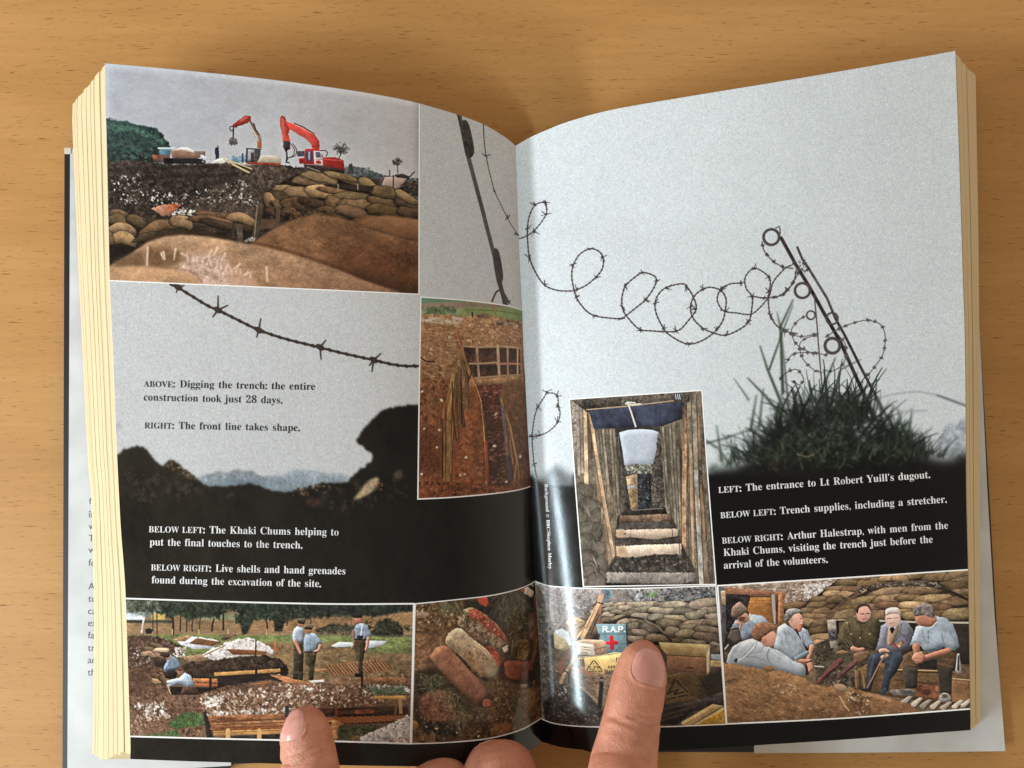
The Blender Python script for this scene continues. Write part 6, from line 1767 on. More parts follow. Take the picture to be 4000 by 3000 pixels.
    # ground at the foot
    c.fill([(130, 1100), (300, 940), (420, 980), (640, 1170), (700, 1310), (340, 1300), (150, 1260)], (58, 50, 46), .25, .8, rough=1.5, blur=3)
    c.scat([(240, 960), (420, 980), (640, 1180), (690, 1300), (360, 1290), (160, 1240)], 420, 5, 20, [(92, 80, 70), (44, 38, 36), (120, 106, 94), (70, 58, 50)], asp=(.25, .7), a=(.35, .85), lit=.2)
    c.scat([(250, 970), (340, 960), (340, 1040), (260, 1040)], 40, 4, 12, [(150, 150, 156), (40, 40, 44), (190, 190, 196)], a=(.4, .8))
    c.finish(.78)
    c.grain(.028, .35, .7, .25)
    c.border('tbr', 5)
    return c, patch


def photo_veterans():
    V = (2780, 2200, 2.0109)
    VA, VB = (2780, 2260, 3.6867), (3240, 2260, 3.191)
    patch = Patch(pts(*V, [(40, 172), (1000, 112), (2013, 46)]), pts(*V, [(2013, 46), (2022, 600), (2030, 1150)]),
                  pts(*V, [(112, 1268), (1000, 1225), (2030, 1150)]), pts(*V, [(40, 172), (75, 700), (112, 1268)]))
    c = Print('seated_men_print', 680, 400, patch, (104, 82, 58), 27)
    c.view(*V)
    c.a *= (1 + .12 * c.noise(1.0))[..., None]
    # chalky spoil above
    c.fill([(40, 160), (1010, 100), (900, 240), (780, 310), (560, 360), (560, 240), (100, 215)], (142, 118, 100), .16, .8)
    c.scat([(60, 175), (560, 150), (560, 225), (110, 215)], 160, 5, 18, [(190, 170, 146), (130, 104, 84), (214, 200, 184), (160, 130, 104)], asp=(.3, .7), ang=(-10, 10), a=(.4, .85))
    c.scat([(560, 150), (1000, 115), (900, 260), (740, 310), (580, 350)], 460, 3, 13, [(206, 196, 190), (150, 124, 104), (236, 230, 226), (112, 90, 76), (176, 150, 130)], a=(.4, .9), lit=.2)
    c.scat([(690, 180), (930, 140), (880, 250), (760, 280)], 100, 5, 18, [(214, 208, 206), (190, 186, 190), (230, 226, 224)], a=(.4, .85))
    # sandbag wall
    c.fill([(560, 370), (780, 290), (1000, 120), (1400, 90), (2020, 40), (2030, 480), (900, 460), (900, 700), (700, 700)], (50, 38, 28), .2, .9)
    S1, S2, S3 = (150, 116, 82), (134, 100, 66), (164, 128, 88)
    BG = [(1100, 148, 210, 50, 3), (1260, 150, 190, 60, -4), (1420, 112, 170, 44, -4), (1590, 106, 200, 44, 0), (1770, 110, 190, 60, -2), (1940, 96, 190, 70, -6), (1180, 118, 100, 30, 6), (1940, 150, 170, 60, -12), (1480, 120, 120, 40, 10),
          (985, 200, 150, 40, 2), (1105, 208, 150, 46, 4), (960, 245, 150, 46, 2), (1060, 250, 130, 46, 4), (950, 292, 150, 50, 2), (830, 285, 110, 36, -4), (830, 330, 130, 48, 0), (920, 345, 90, 36, -10), (760, 375, 110, 44, 6), (865, 380, 130, 46, 0), (810, 420, 200, 46, 2), (750, 466, 110, 60, 6), (850, 470, 120, 56, -6), (840, 525, 130, 52, 4), (850, 590, 140, 60, 2), (860, 650, 140, 80, 4), (650, 330, 150, 50, -6),
          (1400, 225, 290, 60, -4), (1650, 222, 260, 60, 3), (1900, 180, 200, 60, 6), (1190, 296, 220, 52, -6), (1400, 280, 230, 54, -3), (1560, 276, 180, 50, 2), (1760, 280, 290, 60, 2), (1960, 230, 140, 50, 8), (1090, 355, 150, 50, -4), (1040, 410, 180, 66, -4), (1280, 345, 200, 50, -2), (1420, 335, 200, 54, 4), (1590, 330, 210, 50, -2), (1900, 312, 260, 70, -6), (1780, 350, 200, 56, 6), (1330, 405, 170, 66, 2), (1480, 395, 180, 66, 0), (1790, 410, 190, 70, 2), (1940, 400, 220, 80, -2), (1560, 410, 110, 60, 0)]
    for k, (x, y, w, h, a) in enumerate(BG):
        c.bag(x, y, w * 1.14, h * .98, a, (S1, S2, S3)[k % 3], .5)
    # bowed branch
    c.line([(920, 425), (980, 360), (1090, 270), (1200, 205), (1330, 180), (1480, 172), (1600, 165)], (96, 70, 54), 42, 26, n=.25, smooth=True)
    c.line([(1180, 200), (1330, 170), (1600, 150), (1780, 170), (1830, 190)], (82, 66, 56), 30, n=.3, smooth=True)
    c.line([(1600, 170), (1760, 185), (1880, 225), (2015, 290)], (44, 34, 30), 20, n=.2, smooth=True)
    c.line([(930, 420), (1090, 282), (1200, 222)], (140, 104, 80), 10, a=.6)
    c.scat([(1180, 190), (1330, 165), (1800, 150), (1820, 190), (1400, 195)], 90, 4, 12, [(160, 140, 120), (60, 48, 42), (190, 176, 160)], a=(.4, .8))
    for a in ([(1165, 215), (1200, 225)], [(1190, 200), (1215, 218)], [(1180, 232), (1215, 208)]):
        c.line(a, (190, 174, 150), 5)
    # doorway on the left
    c.fill([(55, 180), (110, 200), (130, 330), (140, 700), (90, 690)], (72, 74, 84), .15, .9)
    c.fill([(70, 220), (115, 210), (110, 330), (80, 320)], (150, 116, 84), .15)
    c.fill([(110, 215), (300, 250), (310, 420), (150, 560), (115, 540)], (44, 38, 38), .3, .8)
    c.fill([(100, 190), (576, 228), (572, 262), (110, 240)], (150, 96, 70), .12, .9)
    c.fill([(306, 262), (470, 262), (490, 460), (320, 470), (280, 360)], (186, 118, 52), .10, .9, to=(164, 98, 46))
    for y in (290, 318, 350, 392, 430):
        c.line([(300, y), (478, y + 4)], (146, 86, 40), 5, a=.7)
    c.line([(250, 264), (466, 264)], (60, 40, 34), 7)
    c.line([(482, 256), (488, 360), (500, 465)], (160, 150, 146), 24)
    c.fill([(505, 240), (540, 240), (520, 480), (502, 470)], (92, 56, 42), .15)
    c.fill([(522, 244), (576, 236), (560, 470), (520, 476)], (166, 104, 62), .14, .8)
    c.line([(532, 260), (530, 450)], (206, 160, 120), 6, a=.6)
    c.fill([(110, 560), (170, 520), (240, 600), (150, 720), (90, 680)], (60, 50, 44), .2, blur=4)
    c.line([(90, 690), (130, 640)], (176, 186, 196), 10)
    c.fill([(50, 300), (70, 300), (100, 680), (92, 700)], (128, 100, 90), .1)
    c.fill([(50, 440), (80, 440), (110, 800), (100, 840)], (76, 68, 62), .2)
    # mid ground: stones behind, planks and bench
    c.fill([(800, 640), (1000, 560), (1250, 560), (1260, 1000), (820, 950)], (66, 54, 44), .25, .9, blur=4)
    c.scat([(800, 650), (1000, 600), (1180, 900), (1120, 1000), (830, 950)], 200, 6, 24, [(110, 92, 74), (60, 50, 42), (132, 112, 90), (44, 36, 32)], a=(.3, .8), lit=.2)
    c.fill([(905, 445), (975, 440), (985, 520), (915, 530)], (176, 162, 146), .08)
    c.fill([(915, 530), (985, 522), (985, 600), (920, 605)], (84, 80, 84), .3, .7)
    c.fill([(925, 612), (980, 606), (985, 660), (935, 668)], (162, 148, 132), .1)
    c.fill([(975, 450), (1000, 450), (1000, 600), (985, 590)], (34, 28, 26))
    c.line([(980, 448), (1060, 444)], (200, 184, 160), 6)
    c.fill([(1300, 450), (2025, 470), (2028, 800), (1300, 700)], (40, 34, 30), .15)
    c.line([(1320, 452), (1600, 462), (2020, 468)], (176, 164, 146), 16)
    c.fill([(1120, 850), (1240, 780), (1980, 820), (2028, 900), (2030, 1140), (1480, 1060), (1130, 990)], (112, 82, 50), .12, .9, to=(92, 62, 40))
    for a in ([(1440, 850), (1780, 860)], [(1440, 915), (1770, 950)], [(1620, 850), (1900, 870)]):
        c.line(a, (60, 42, 30), 9)
    for a in ([(1450, 835), (1790, 845)], [(1880, 905), (2025, 918)]):
        c.line(a, (196, 166, 120), 8)
    c.fill([(1620, 950), (1780, 960), (1790, 1060), (1600, 1040)], (130, 74, 50), .2, .8, blur=4)
    c.stamp(*c.T([(1690, 1015)])[0], 34 * c.sc, 26 * c.sc, 0, (70, 38, 30), .8)
    c.fill([(1880, 920), (2030, 925), (2032, 1120), (1890, 1090)], (134, 92, 56), .10)
    c.scat([(1900, 800), (2025, 800), (2025, 900), (1900, 890)], 40, 5, 16, [(120, 84, 60), (80, 58, 44)], a=(.4, .8))
    # slatted floor
    for k, (x, y) in enumerate(((1490, 1085), (1570, 1100), (1640, 1115), (1720, 1120), (1800, 1130), (1890, 1120), (1960, 1110))):
        c.fill([(x - 6, y), (x + 62, y - 46), (x + 92, y - 40), (x + 28, y + 34 - k * 2), (x - 2, y + 20)], (176, 160, 146) if k % 2 else (156, 140, 126), .08)
        c.line([(x + 30, y + 36), (x + 94, y - 36)], (60, 44, 36), 9)
    c.vol = 0.42
    # --- seated men, seen in detail views
    SH = (152, 166, 184)
    # man with knitted cap
    c.view(*VA)
    c.fill([(270, 730), (340, 600), (520, 560), (600, 515), (740, 540), (830, 640), (760, 740), (600, 850), (520, 890), (420, 880), (400, 700)], (138, 146, 158), .10, 1, rough=.5, to=(112, 124, 144))
    c.fill([(545, 500), (575, 520), (540, 600), (510, 660), (490, 650), (530, 570)], (214, 208, 196))
    c.fill([(610, 530), (650, 530), (640, 640), (600, 640)], (176, 186, 200), blur=5)
    c.fill([(270, 740), (400, 730), (440, 900), (340, 930), (230, 850), (250, 790)], (84, 74, 66), .15)
    c.stamp(*c.T([(455, 565)])[0], 88 * c.sc, 84 * c.sc, .3, (176, 122, 98), 1, .25)
    c.fill([(370, 560), (440, 545), (500, 560), (470, 590), (400, 600)], (70, 40, 34), blur=5, a=.7)
    c.line([(410, 600), (470, 606)], (48, 30, 28), 16, a=.8)
    c.fill([(285, 540), (285, 460), (310, 400), (400, 335), (450, 370), (500, 420), (525, 470), (470, 500), (420, 540), (340, 560)], (140, 112, 94), .08, 1, smooth=True, to=(108, 84, 72))
    for a in ([(300, 470), (400, 470), (500, 440)], [(320, 430), (450, 420)]):
        c.line(a, (96, 74, 64), 9, a=.7)
    c.line([(370, 640), (420, 650), (410, 730)], (196, 130, 112), 44, 30)
    # man with back to us, centre left
    c.fill([(210, 1215), (240, 1090), (300, 980), (420, 910), (580, 860), (720, 920), (860, 1000), (1000, 1050), (1080, 1110), (1200, 1180), (1320, 1240), (1348, 1300), (1350, 1390), (1280, 1400), (1000, 1330), (600, 1300), (300, 1260)], (182, 186, 194), .03, 1.2, rough=.5, to=(150, 156, 166))
    for a in ([(480, 1090), (620, 1060), (740, 1060)], [(460, 1120), (640, 1130), (760, 1180), (860, 1260)], [(300, 1110), (400, 1120), (500, 1070)], [(720, 1230), (820, 1240), (960, 1320)], [(860, 1010), (960, 1080)]):
        c.line(a, (112, 122, 138), 12, 5, .7, blur=2)
    for a in ([(640, 900), (560, 1000), (500, 1090)], [(420, 930), (330, 1050)], [(760, 960), (700, 1050), (560, 1110)], [(1000, 1090), (960, 1180), (1000, 1290)], [(1120, 1180), (1200, 1290)]):
        c.line(a, (120, 128, 142), 14, 5, .6, blur=4)
    for a in ([(560, 900), (480, 1060)], [(900, 1080), (1100, 1180)]):
        c.line(a, (190, 198, 210), 30, a=.5, blur=8)
    c.line([(830, 1020), (800, 1110), (840, 1210), (960, 1300)], (96, 104, 118), 20, 8, .7, blur=5, smooth=True)
    c.line([(640, 890), (600, 1000), (470, 1130), (340, 1200)], (214, 216, 222), 20, a=.8, blur=1)
    c.line([(660, 900), (622, 1008), (490, 1142)], (104, 112, 124), 8, a=.7, blur=2)
    c.fill([(230, 1200), (300, 1010), (420, 925), (330, 1080), (290, 1240)], (128, 136, 150), blur=14, a=.6)
    c.fill([(312, 1180), (350, 1140), (380, 1170), (350, 1220)], (72, 56, 66))
    c.line([(300, 1105), (400, 1130), (470, 1070)], (196, 202, 212), 12, a=.7)
    c.fill([(580, 850), (620, 780), (760, 800), (820, 930), (880, 990), (760, 950)], (172, 106, 82), .06, 1)
    c.stamp(*c.T([(820, 860)])[0], 120 * c.sc, 132 * c.sc, .2, (204, 138, 112), 1, .2)
    c.fill([(580, 830), (600, 700), (680, 640), (800, 630), (900, 660), (945, 720), (860, 760), (800, 800), (740, 850), (700, 900), (620, 880)], (120, 78, 58), .14, .9, smooth=True, to=(140, 92, 64), ang=0)
    c.blades([(620, 660), (900, 660), (900, 740), (720, 830), (620, 820)], 90, 30, 70, [(150, 102, 72), (92, 58, 46), (170, 120, 86)], (0, 80), (3, 6), (.3, .6))
    c.stamp(*c.T([(752, 880)])[0], 34 * c.sc, 50 * c.sc, .1, (196, 120, 96), 1, .2)
    c.line([(890, 870), (935, 880)], (120, 64, 52), 8, a=.7)
    c.fill([(1348, 1230), (1400, 1300), (1400, 1380), (1352, 1400)], (56, 36, 40))
    c.line([(1420, 1220), (1420, 1310)], (196, 126, 102), 66)
    c.fill([(1370, 1210), (1430, 1190), (1470, 1290), (1400, 1360)], (196, 128, 102), .06)
    # grey-haired man
    c.fill([(890, 990), (930, 840), (950, 700), (1050, 640), (1140, 700), (1210, 760), (1300, 900), (1370, 1050), (1300, 1110), (1230, 1160), (1180, 1190), (1080, 1110), (960, 1040)], (164, 172, 182), .07, 1.2, rough=.5, to=(138, 147, 158))
    for a in ([(1060, 860), (1120, 980), (1200, 1100)], [(1200, 820), (1210, 960), (1200, 1080)], [(1000, 900), (1060, 1020)], [(1100, 760), (1180, 860)]):
        c.line(a, (104, 116, 132), 12, 5, .7, blur=2)
    c.line([(990, 720), (1040, 860)], (188, 198, 210), 40, a=.5, blur=12)
    c.fill([(1290, 700), (1380, 740), (1430, 860), (1480, 940), (1380, 1000), (1300, 900), (1250, 780)], (150, 160, 172), .08, 1, rough=.4)
    c.line([(1300, 820), (1340, 960)], (96, 108, 126), 14, a=.7)
    c.line([(1440, 980), (1420, 1080), (1390, 1150)], (196, 130, 106), 70, 54)
    c.line([(1230, 1180), (1330, 1190), (1420, 1180)], (190, 122, 98), 60, 50)
    c.line([(1220, 1150), (1370, 1070)], (120, 132, 148), 70, a=.9)
    c.line([(1380, 1210), (1440, 1180)], (44, 30, 32), 14)
    c.fill([(1120, 660), (1200, 600), (1240, 720), (1190, 750)], (176, 110, 86))
    c.stamp(*c.T([(1210, 600)])[0], 106 * c.sc, 130 * c.sc, -.15, (212, 154, 132), 1, .2)
    c.fill([(1290, 560), (1330, 600), (1330, 640), (1290, 640)], (204, 140, 114))
    c.fill([(1255, 640), (1310, 640), (1300, 740), (1270, 770), (1230, 750)], (196, 108, 84))
    c.fill([(1050, 600), (1056, 520), (1090, 450), (1170, 430), (1260, 440), (1310, 490), (1240, 500), (1180, 520), (1130, 590), (1080, 620)], (142, 138, 136), .16, .9, smooth=True, to=(104, 100, 100))
    c.stamp(*c.T([(1150, 600)])[0], 26 * c.sc, 40 * c.sc, 0, (206, 140, 116))
    c.line([(1280, 572), (1310, 580)], (70, 44, 42), 10, a=.8)
    c.line([(1270, 640), (1310, 646)], (236, 220, 206), 9, a=.8)
    # officer in khaki
    c.view(*VB)
    KH = (86, 74, 50)
    c.fill([(100, 720), (140, 620), (200, 510), (300, 470), (480, 470), (610, 500), (640, 560), (600, 700), (610, 800), (560, 900), (460, 870), (440, 900), (300, 900), (250, 840), (120, 800)], KH, .12, 1, rough=.5, to=(72, 60, 42))
    for a in ([(240, 560), (270, 700), (330, 790)], [(390, 560), (400, 700), (400, 800)], [(480, 600), (560, 700)], [(190, 640), (240, 760)]):
        c.line(a, (50, 42, 30), 14, 8, .7, blur=3)
    for a in ([(300, 520), (350, 640)], [(500, 540), (470, 640)], [(160, 660), (150, 740)]):
        c.line(a, (120, 104, 74), 24, a=.5, blur=8)
    for x, y in ((315, 468), (382, 740), (500, 690), (270, 690), (220, 550)):
        c.stamp(*c.T([(x, y)])[0], 10 * c.sc, 10 * c.sc, 0, (206, 188, 140), .85)
    for x in (180, 220, 250):
        c.line([(x, 770), (x + 60, 860)], (196, 176, 130), 5, a=.7)
    for x in (450, 480):
        c.line([(x, 810), (x + 50, 860)], (170, 150, 110), 5, a=.6)
    c.line([(290, 870), (350, 890), (420, 880)], (196, 126, 106), 60, 44)
    c.stamp(*c.T([(425, 440)])[0], 92 * c.sc, 108 * c.sc, .1, (214, 152, 134), 1, .2)
    c.fill([(335, 420), (345, 350), (400, 315), (470, 318), (505, 350), (510, 400), (480, 350), (420, 345), (370, 370), (355, 430)], (62, 46, 44), .1, smooth=True)
    c.line([(390, 440), (430, 440)], (74, 44, 40), 13, a=.8)
    c.line([(460, 438), (498, 434)], (74, 44, 40), 13, a=.8)
    c.line([(410, 504), (470, 500)], (150, 70, 62), 12, a=.8)
    c.line([(444, 450), (452, 480)], (176, 100, 86), 14, a=.6)
    c.line([(350, 540), (440, 560)], (48, 38, 30), 18, a=.7)
    c.fill([(-90, 950), (100, 940), (300, 950), (330, 1020), (200, 1100), (-60, 1100)], (88, 78, 58), .18, .9, blur=3)
    c.fill([(300, 930), (440, 900), (510, 920), (480, 1010), (380, 1060), (300, 1000)], (116, 84, 58), .10, .9, rough=.5)
    c.fill([(80, 920), (160, 890), (260, 920), (150, 950)], (150, 116, 72), .06)
    c.line([(330, 1040), (230, 1120), (110, 1240)], (98, 56, 54), 70, 54, n=.15)
    c.line([(300, 1060), (160, 1180)], (150, 90, 90), 12, a=.6, blur=3)
    c.view(*V)
    c.line([(1010, 770), (930, 840), (840, 935)], (104, 58, 54), 56, 40, n=.12)
    c.line([(990, 790), (870, 890)], (160, 96, 96), 9, a=.5, blur=3)
    c.line([(810, 808), (880, 814)], (206, 200, 190), 7)
    # old man with stick and medals
    c.view(*VB)
    c.fill([(470, 1060), (500, 960), (600, 920), (720, 900), (900, 910), (920, 1000), (840, 1160), (760, 1260), (730, 1400), (640, 1400), (680, 1200), (690, 1060), (640, 1040), (600, 1160), (540, 1300), (520, 1400), (450, 1380), (470, 1200)], (52, 58, 72), .12, 1, rough=.5)
    c.line([(560, 950), (520, 1100), (490, 1300)], (84, 100, 124), 26, a=.5, blur=8)
    c.line([(800, 950), (740, 1140)], (78, 94, 118), 34, a=.5, blur=10)
    c.fill([(580, 890), (620, 740), (640, 590), (720, 540), (880, 510), (980, 550), (1050, 650), (1030, 800), (1000, 880), (880, 910), (760, 920), (640, 900)], (124, 122, 136), .06, 1.1, rough=.5, to=(104, 102, 116))
    for a in ([(720, 620), (690, 740), (700, 840)], [(900, 560), (870, 700), (780, 840)], [(1000, 640), (960, 780)], [(900, 700), (940, 720), (1020, 680)]):
        c.line(a, (74, 74, 88), 12, a=.7, blur=2)
    c.fill([(740, 600), (870, 540), (860, 660), (800, 800), (730, 860), (720, 760)], (176, 140, 110), .06, .9)
    c.fill([(740, 580), (790, 600), (870, 500), (880, 560), (820, 640), (760, 640)], (214, 206, 200))
    c.fill([(750, 612), (800, 600), (812, 640), (780, 690), (758, 650)], (28, 26, 34))
    for x, y, k in ((812, 824, (176, 40, 60)), (850, 826, (196, 120, 60)), (886, 806, (176, 150, 60)), (916, 796, (160, 50, 50)), (870, 840, (206, 180, 110)), (830, 846, (150, 60, 80))):
        c.stamp(*c.T([(x, y)])[0], 17 * c.sc, 19 * c.sc, 0, k)
    c.stamp(*c.T([(790, 500)])[0], 96 * c.sc, 112 * c.sc, -.1, (220, 176, 158), 1, .2)
    c.fill([(704, 460), (700, 390), (760, 362), (850, 364), (884, 410), (888, 470), (850, 440), (760, 440)], (206, 184, 174), .05, smooth=True)
    c.line([(720, 500), (770, 496)], (130, 84, 76), 16, a=.7)
    c.line([(800, 496), (850, 486)], (130, 84, 76), 14, a=.6)
    c.line([(750, 560), (810, 550)], (150, 90, 82), 12, a=.7)
    c.stamp(*c.T([(740, 530)])[0], 22 * c.sc, 24 * c.sc, 0, (224, 176, 160), .8)
    c.line([(640, 900), (690, 890), (730, 910)], (206, 150, 132), 56, 40)
    c.line([(660, 980), (720, 960)], (200, 146, 128), 48, 40)
    c.line([(720, 920), (640, 1030), (540, 1230), (440, 1415)], (166, 108, 76), 22, 18)
    c.line([(700, 920), (780, 940)], (40, 36, 40), 10)
    c.fill([(640, 1400), (690, 1350), (720, 1380), (700, 1440), (650, 1450)], (50, 66, 80), .15)
    # man in blue shirt, head turned down
    c.fill([(910, 1080), (920, 960), (1000, 910), (1200, 900), (1500, 900), (1590, 930), (1610, 1060), (1560, 1150), (1520, 1160), (1520, 1420), (1380, 1420), (1350, 1150), (1330, 1130), (1100, 1110), (1090, 1360), (950, 1370), (920, 1180)], (94, 68, 46), .12, .9, rough=.5, to=(60, 50, 42))
    c.fill([(930, 1110), (1100, 1110), (1090, 1370), (950, 1370)], (58, 50, 44), .15)
    c.fill([(1350, 1130), (1530, 1130), (1520, 1440), (1390, 1430)], (54, 48, 42), .15)
    c.fill([(1100, 1050), (1340, 1000), (1340, 1140), (1110, 1130)], (44, 36, 32), .1, blur=6)
    for a in ([(1360, 1060), (1540, 1100)], [(1400, 1000), (1560, 1020)], [(950, 1060), (1060, 1080)]):
        c.line(a, (128, 94, 66), 14, a=.6, blur=4)
    c.fill([(1000, 840), (1040, 720), (1080, 600), (1180, 560), (1330, 470), (1450, 490), (1540, 570), (1590, 700), (1620, 850), (1560, 900), (1500, 890), (1420, 850), (1380, 880), (1250, 920), (1180, 900), (1140, 840), (1060, 820)], (144, 158, 172), .07, 1.2, rough=.5, to=(126, 140, 156), ang=60)
    for a in ([(1150, 640), (1180, 760), (1230, 840)], [(1400, 680), (1420, 800), (1460, 860)], [(1500, 660), (1580, 800)], [(1230, 660), (1240, 760)]):
        c.line(a, (92, 110, 130), 13, 6, .7, blur=3)
    c.line([(1380, 540), (1330, 700), (1300, 800)], (170, 186, 200), 50, a=.45, blur=16)
    c.line([(1180, 900), (1400, 880)], (70, 80, 94), 22, a=.8, blur=4)
    for y in (664, 735, 800):
        c.stamp(*c.T([(1232, y)])[0], 7 * c.sc, 7 * c.sc, 0, (50, 54, 64))
    c.line([(1080, 850), (1090, 920)], (176, 112, 84), 100, 80)
    c.line([(1480, 900), (1300, 950), (1150, 1000)], (186, 116, 88), 80, 60)
    c.fill([(1060, 930), (1150, 910), (1200, 980), (1160, 1050), (1080, 1060), (1020, 990)], (192, 124, 98), .06)
    for a in ([(1030, 990), (1140, 1000)], [(1060, 1030), (1150, 1046)], [(1100, 930), (1170, 940)]):
        c.line(a, (136, 78, 62), 7, a=.7)
    c.fill([(1070, 480), (1160, 440), (1320, 470), (1330, 560), (1260, 600), (1140, 590), (1090, 560)], (194, 122, 96), .08, 1, smooth=True)
    c.fill([(1040, 440), (1050, 370), (1110, 330), (1200, 310), (1280, 340), (1310, 430), (1290, 490), (1180, 460), (1080, 470)], (122, 108, 104), .16, .8, smooth=True)
    c.stamp(*c.T([(1100, 400)])[0], 40 * c.sc, 26 * c.sc, -.4, (78, 74, 82), .7)
    c.scat([(1060, 360), (1280, 350), (1290, 470), (1080, 460)], 60, 8, 20, [(150, 136, 130), (100, 86, 84), (170, 156, 150)], a=(.3, .6))
    c.line([(1340, 540), (1280, 600), (1230, 620)], (190, 196, 200), 18)
    c.fill([(1590, 940), (1620, 930), (1650, 1180), (1600, 1190), (1570, 1150)], (150, 146, 140), .1)
    c.fill([(1600, 960), (1615, 960), (1620, 1150), (1590, 1140)], (60, 56, 54))
    # boots
    c.fill([(730, 1400), (770, 1385), (900, 1380), (1000, 1370), (1060, 1400), (1050, 1470), (920, 1460), (820, 1450)], (130, 122, 116), .16, .8, rough=.6)
    c.fill([(900, 1390), (1040, 1400), (1040, 1450), (900, 1440)], (72, 66, 64), .2, blur=6, a=.8)
    c.fill([(1360, 1500), (1400, 1430), (1470, 1430), (1520, 1500), (1470, 1540), (1390, 1530)], (150, 140, 134), .14, .8, rough=.6, smooth=True)
    c.fill([(1400, 1440), (1470, 1440), (1480, 1490), (1410, 1490)], (76, 70, 68), blur=8)
    c.fill([(390, 1390), (430, 1350), (480, 1370), (520, 1410), (400, 1410)], (52, 48, 52), .2)
    c.view(*V)
    for x in (1135, 1160):
        c.line([(x, 850), (x + 4, 980)], (60, 56, 60) if x > 1140 else (150, 92, 60), 16)
    c.line([(1190, 880), (1200, 980)], (150, 116, 76), 12)
    c.vol = 0.2
    # slope of earth in front
    c.fill([(90, 785), (180, 790), (260, 810), (420, 835), (560, 850), (700, 890), (820, 955), (900, 975), (1000, 955), (1060, 975), (1180, 1000), (1300, 1030), (1420, 1070), (1560, 1110), (1620, 1160), (1640, 1300), (90, 1300)], (150, 106, 66), .12, .9, rough=1.5, to=(112, 72, 44), ang=80)
    c.scat([(100, 800), (560, 860), (820, 960), (1180, 1010), (1600, 1150), (1500, 1190), (120, 1260)], 900, 5, 24, [(172, 126, 82), (128, 88, 54), (96, 64, 42), (150, 104, 64), (186, 146, 104)], asp=(.2, .6), ang=(15, 50), a=(.2, .6))
    c.scat([(520, 960), (660, 960), (660, 1020), (530, 1030)], 40, 5, 14, [(206, 180, 146), (120, 84, 54)], a=(.4, .8))
    c.scat([(1040, 1000), (1240, 1040), (1240, 1190), (1100, 1160)], 130, 5, 18, [(60, 42, 32), (196, 164, 120), (150, 106, 66), (84, 56, 40), (220, 206, 190)], a=(.4, .85))
    c.fill([(1080, 1060), (1200, 1100), (1180, 1180), (1110, 1150)], (96, 56, 38), blur=14, a=.7)
    c.line([(1005, 1045), (1040, 1110), (1080, 1160)], (206, 176, 130), 7)
    c.line([(340, 870), (390, 910), (400, 960)], (180, 136, 92), 5, a=.7)
    c.stamp(*c.T([(450, 828)])[0], 46 * c.sc, 24 * c.sc, .1, (140, 98, 62), 1, .4)
    c.stamp(*c.T([(1010, 980)])[0], 56 * c.sc, 34 * c.sc, .3, (150, 120, 86), 1, .4)
    c.line([(1200, 1030), (1300, 1040), (1400, 1075)], (176, 128, 92), 26, a=.7, n=.1)
    for x, y in ((420, 1085), (590, 960), (240, 1000)):
        c.line([(x, y), (x + 40, y + 14)], (70, 44, 32), 10, a=.7)
    c.finish(.78)
    c.grain(.028, .35, .7, .25)
    c.border('tlb', 6)
    return c, patch


PHOTOS = [(photo_diggers, 'L', 'photo of red excavators above a heap of soil and sandbags', 40, 34),
          (photo_trench, 'L', 'tall photo of a half dug trench in orange soil', 26, 40),
          (photo_khaki, 'L', 'photo of men in caps standing round a dig', 40, 26),
          (photo_shells, 'L', 'photo of rusty shells lying in soil and grass', 34, 30),
          (photo_dugout, 'R', 'photo of timber lined steps leading up to the sky', 28, 36),
          (photo_supplies, 'R', 'photo of crates and a blue first aid box', 40, 30),
          (photo_veterans, 'R', 'photo of seated men talking before a sandbag wall', 40, 28)]
for fn, side, label, nu, nv in PHOTOS:
    c, patch = fn()
    m = ink_mat(c.name, c.image((GAIN_L if side == 'L' else GAIN_R) * PHOTO_GAIN))
    o = sheet('printed_photo', patch, side, nu, nv, 0.00003, m, left_page if side == 'L' else right_page)
    o['label'] = label
# ------------------------------------------------------------------ captions: serif lettering lying on the paper
def serif(t):
    o = ''
    for ch in t:
        if 'A' <= ch <= 'Z':
            o += chr(0x1D400 + ord(ch) - 65)
        elif 'a' <= ch <= 'z':
            o += chr(0x1D41A + ord(ch) - 97)
        elif '0' <= ch <= '9':
            o += chr(0x1D7CE + ord(ch) - 48)
        else:
            o += ch
    return o


def glyph_mesh(text, serifs=True, thin=-0.004):
    cu = bpy.data.curves.new('lettering', 'FONT')
    cu.body = serif(text) if serifs else text
    cu.offset = thin
    cu.resolution_u = 4
    cu.space_word = 1.35
    o = bpy.data.objects.new('lettering', cu)
    COL.objects.link(o)
    bpy.context.view_layer.update()
    me = bpy.data.meshes.new_from_object(o)
    v = np.empty(len(me.vertices) * 3, np.float32)
    me.vertices.foreach_get('co', v)
    v = v.reshape(-1, 3)[:, :2].copy()
    f = [tuple(p.vertices) for p in me.polygons]
    # points and commas a little heavier, as the press fattens them
    par = list(range(len(v)))

    def root(i):
        while par[i] != i:
            par[i] = par[par[i]]
            i = par[i]
        return i
    for q in f:
        for a, b in zip(q, q[1:]):
            par[root(a)] = root(b)
    isl = {}
    for i in range(len(v)):
        isl.setdefault(root(i), []).append(i)
    for ix in isl.values():
        p = v[ix]
        c = (p.max(0) + p.min(0)) / 2
        if (p.max(0) - p.min(0)).max() < 0.135:
            v[ix] = c + (p - c) * 1.55
    bpy.data.objects.remove(o)
    bpy.data.meshes.remove(me)
    bpy.data.curves.remove(cu)
    return v, f


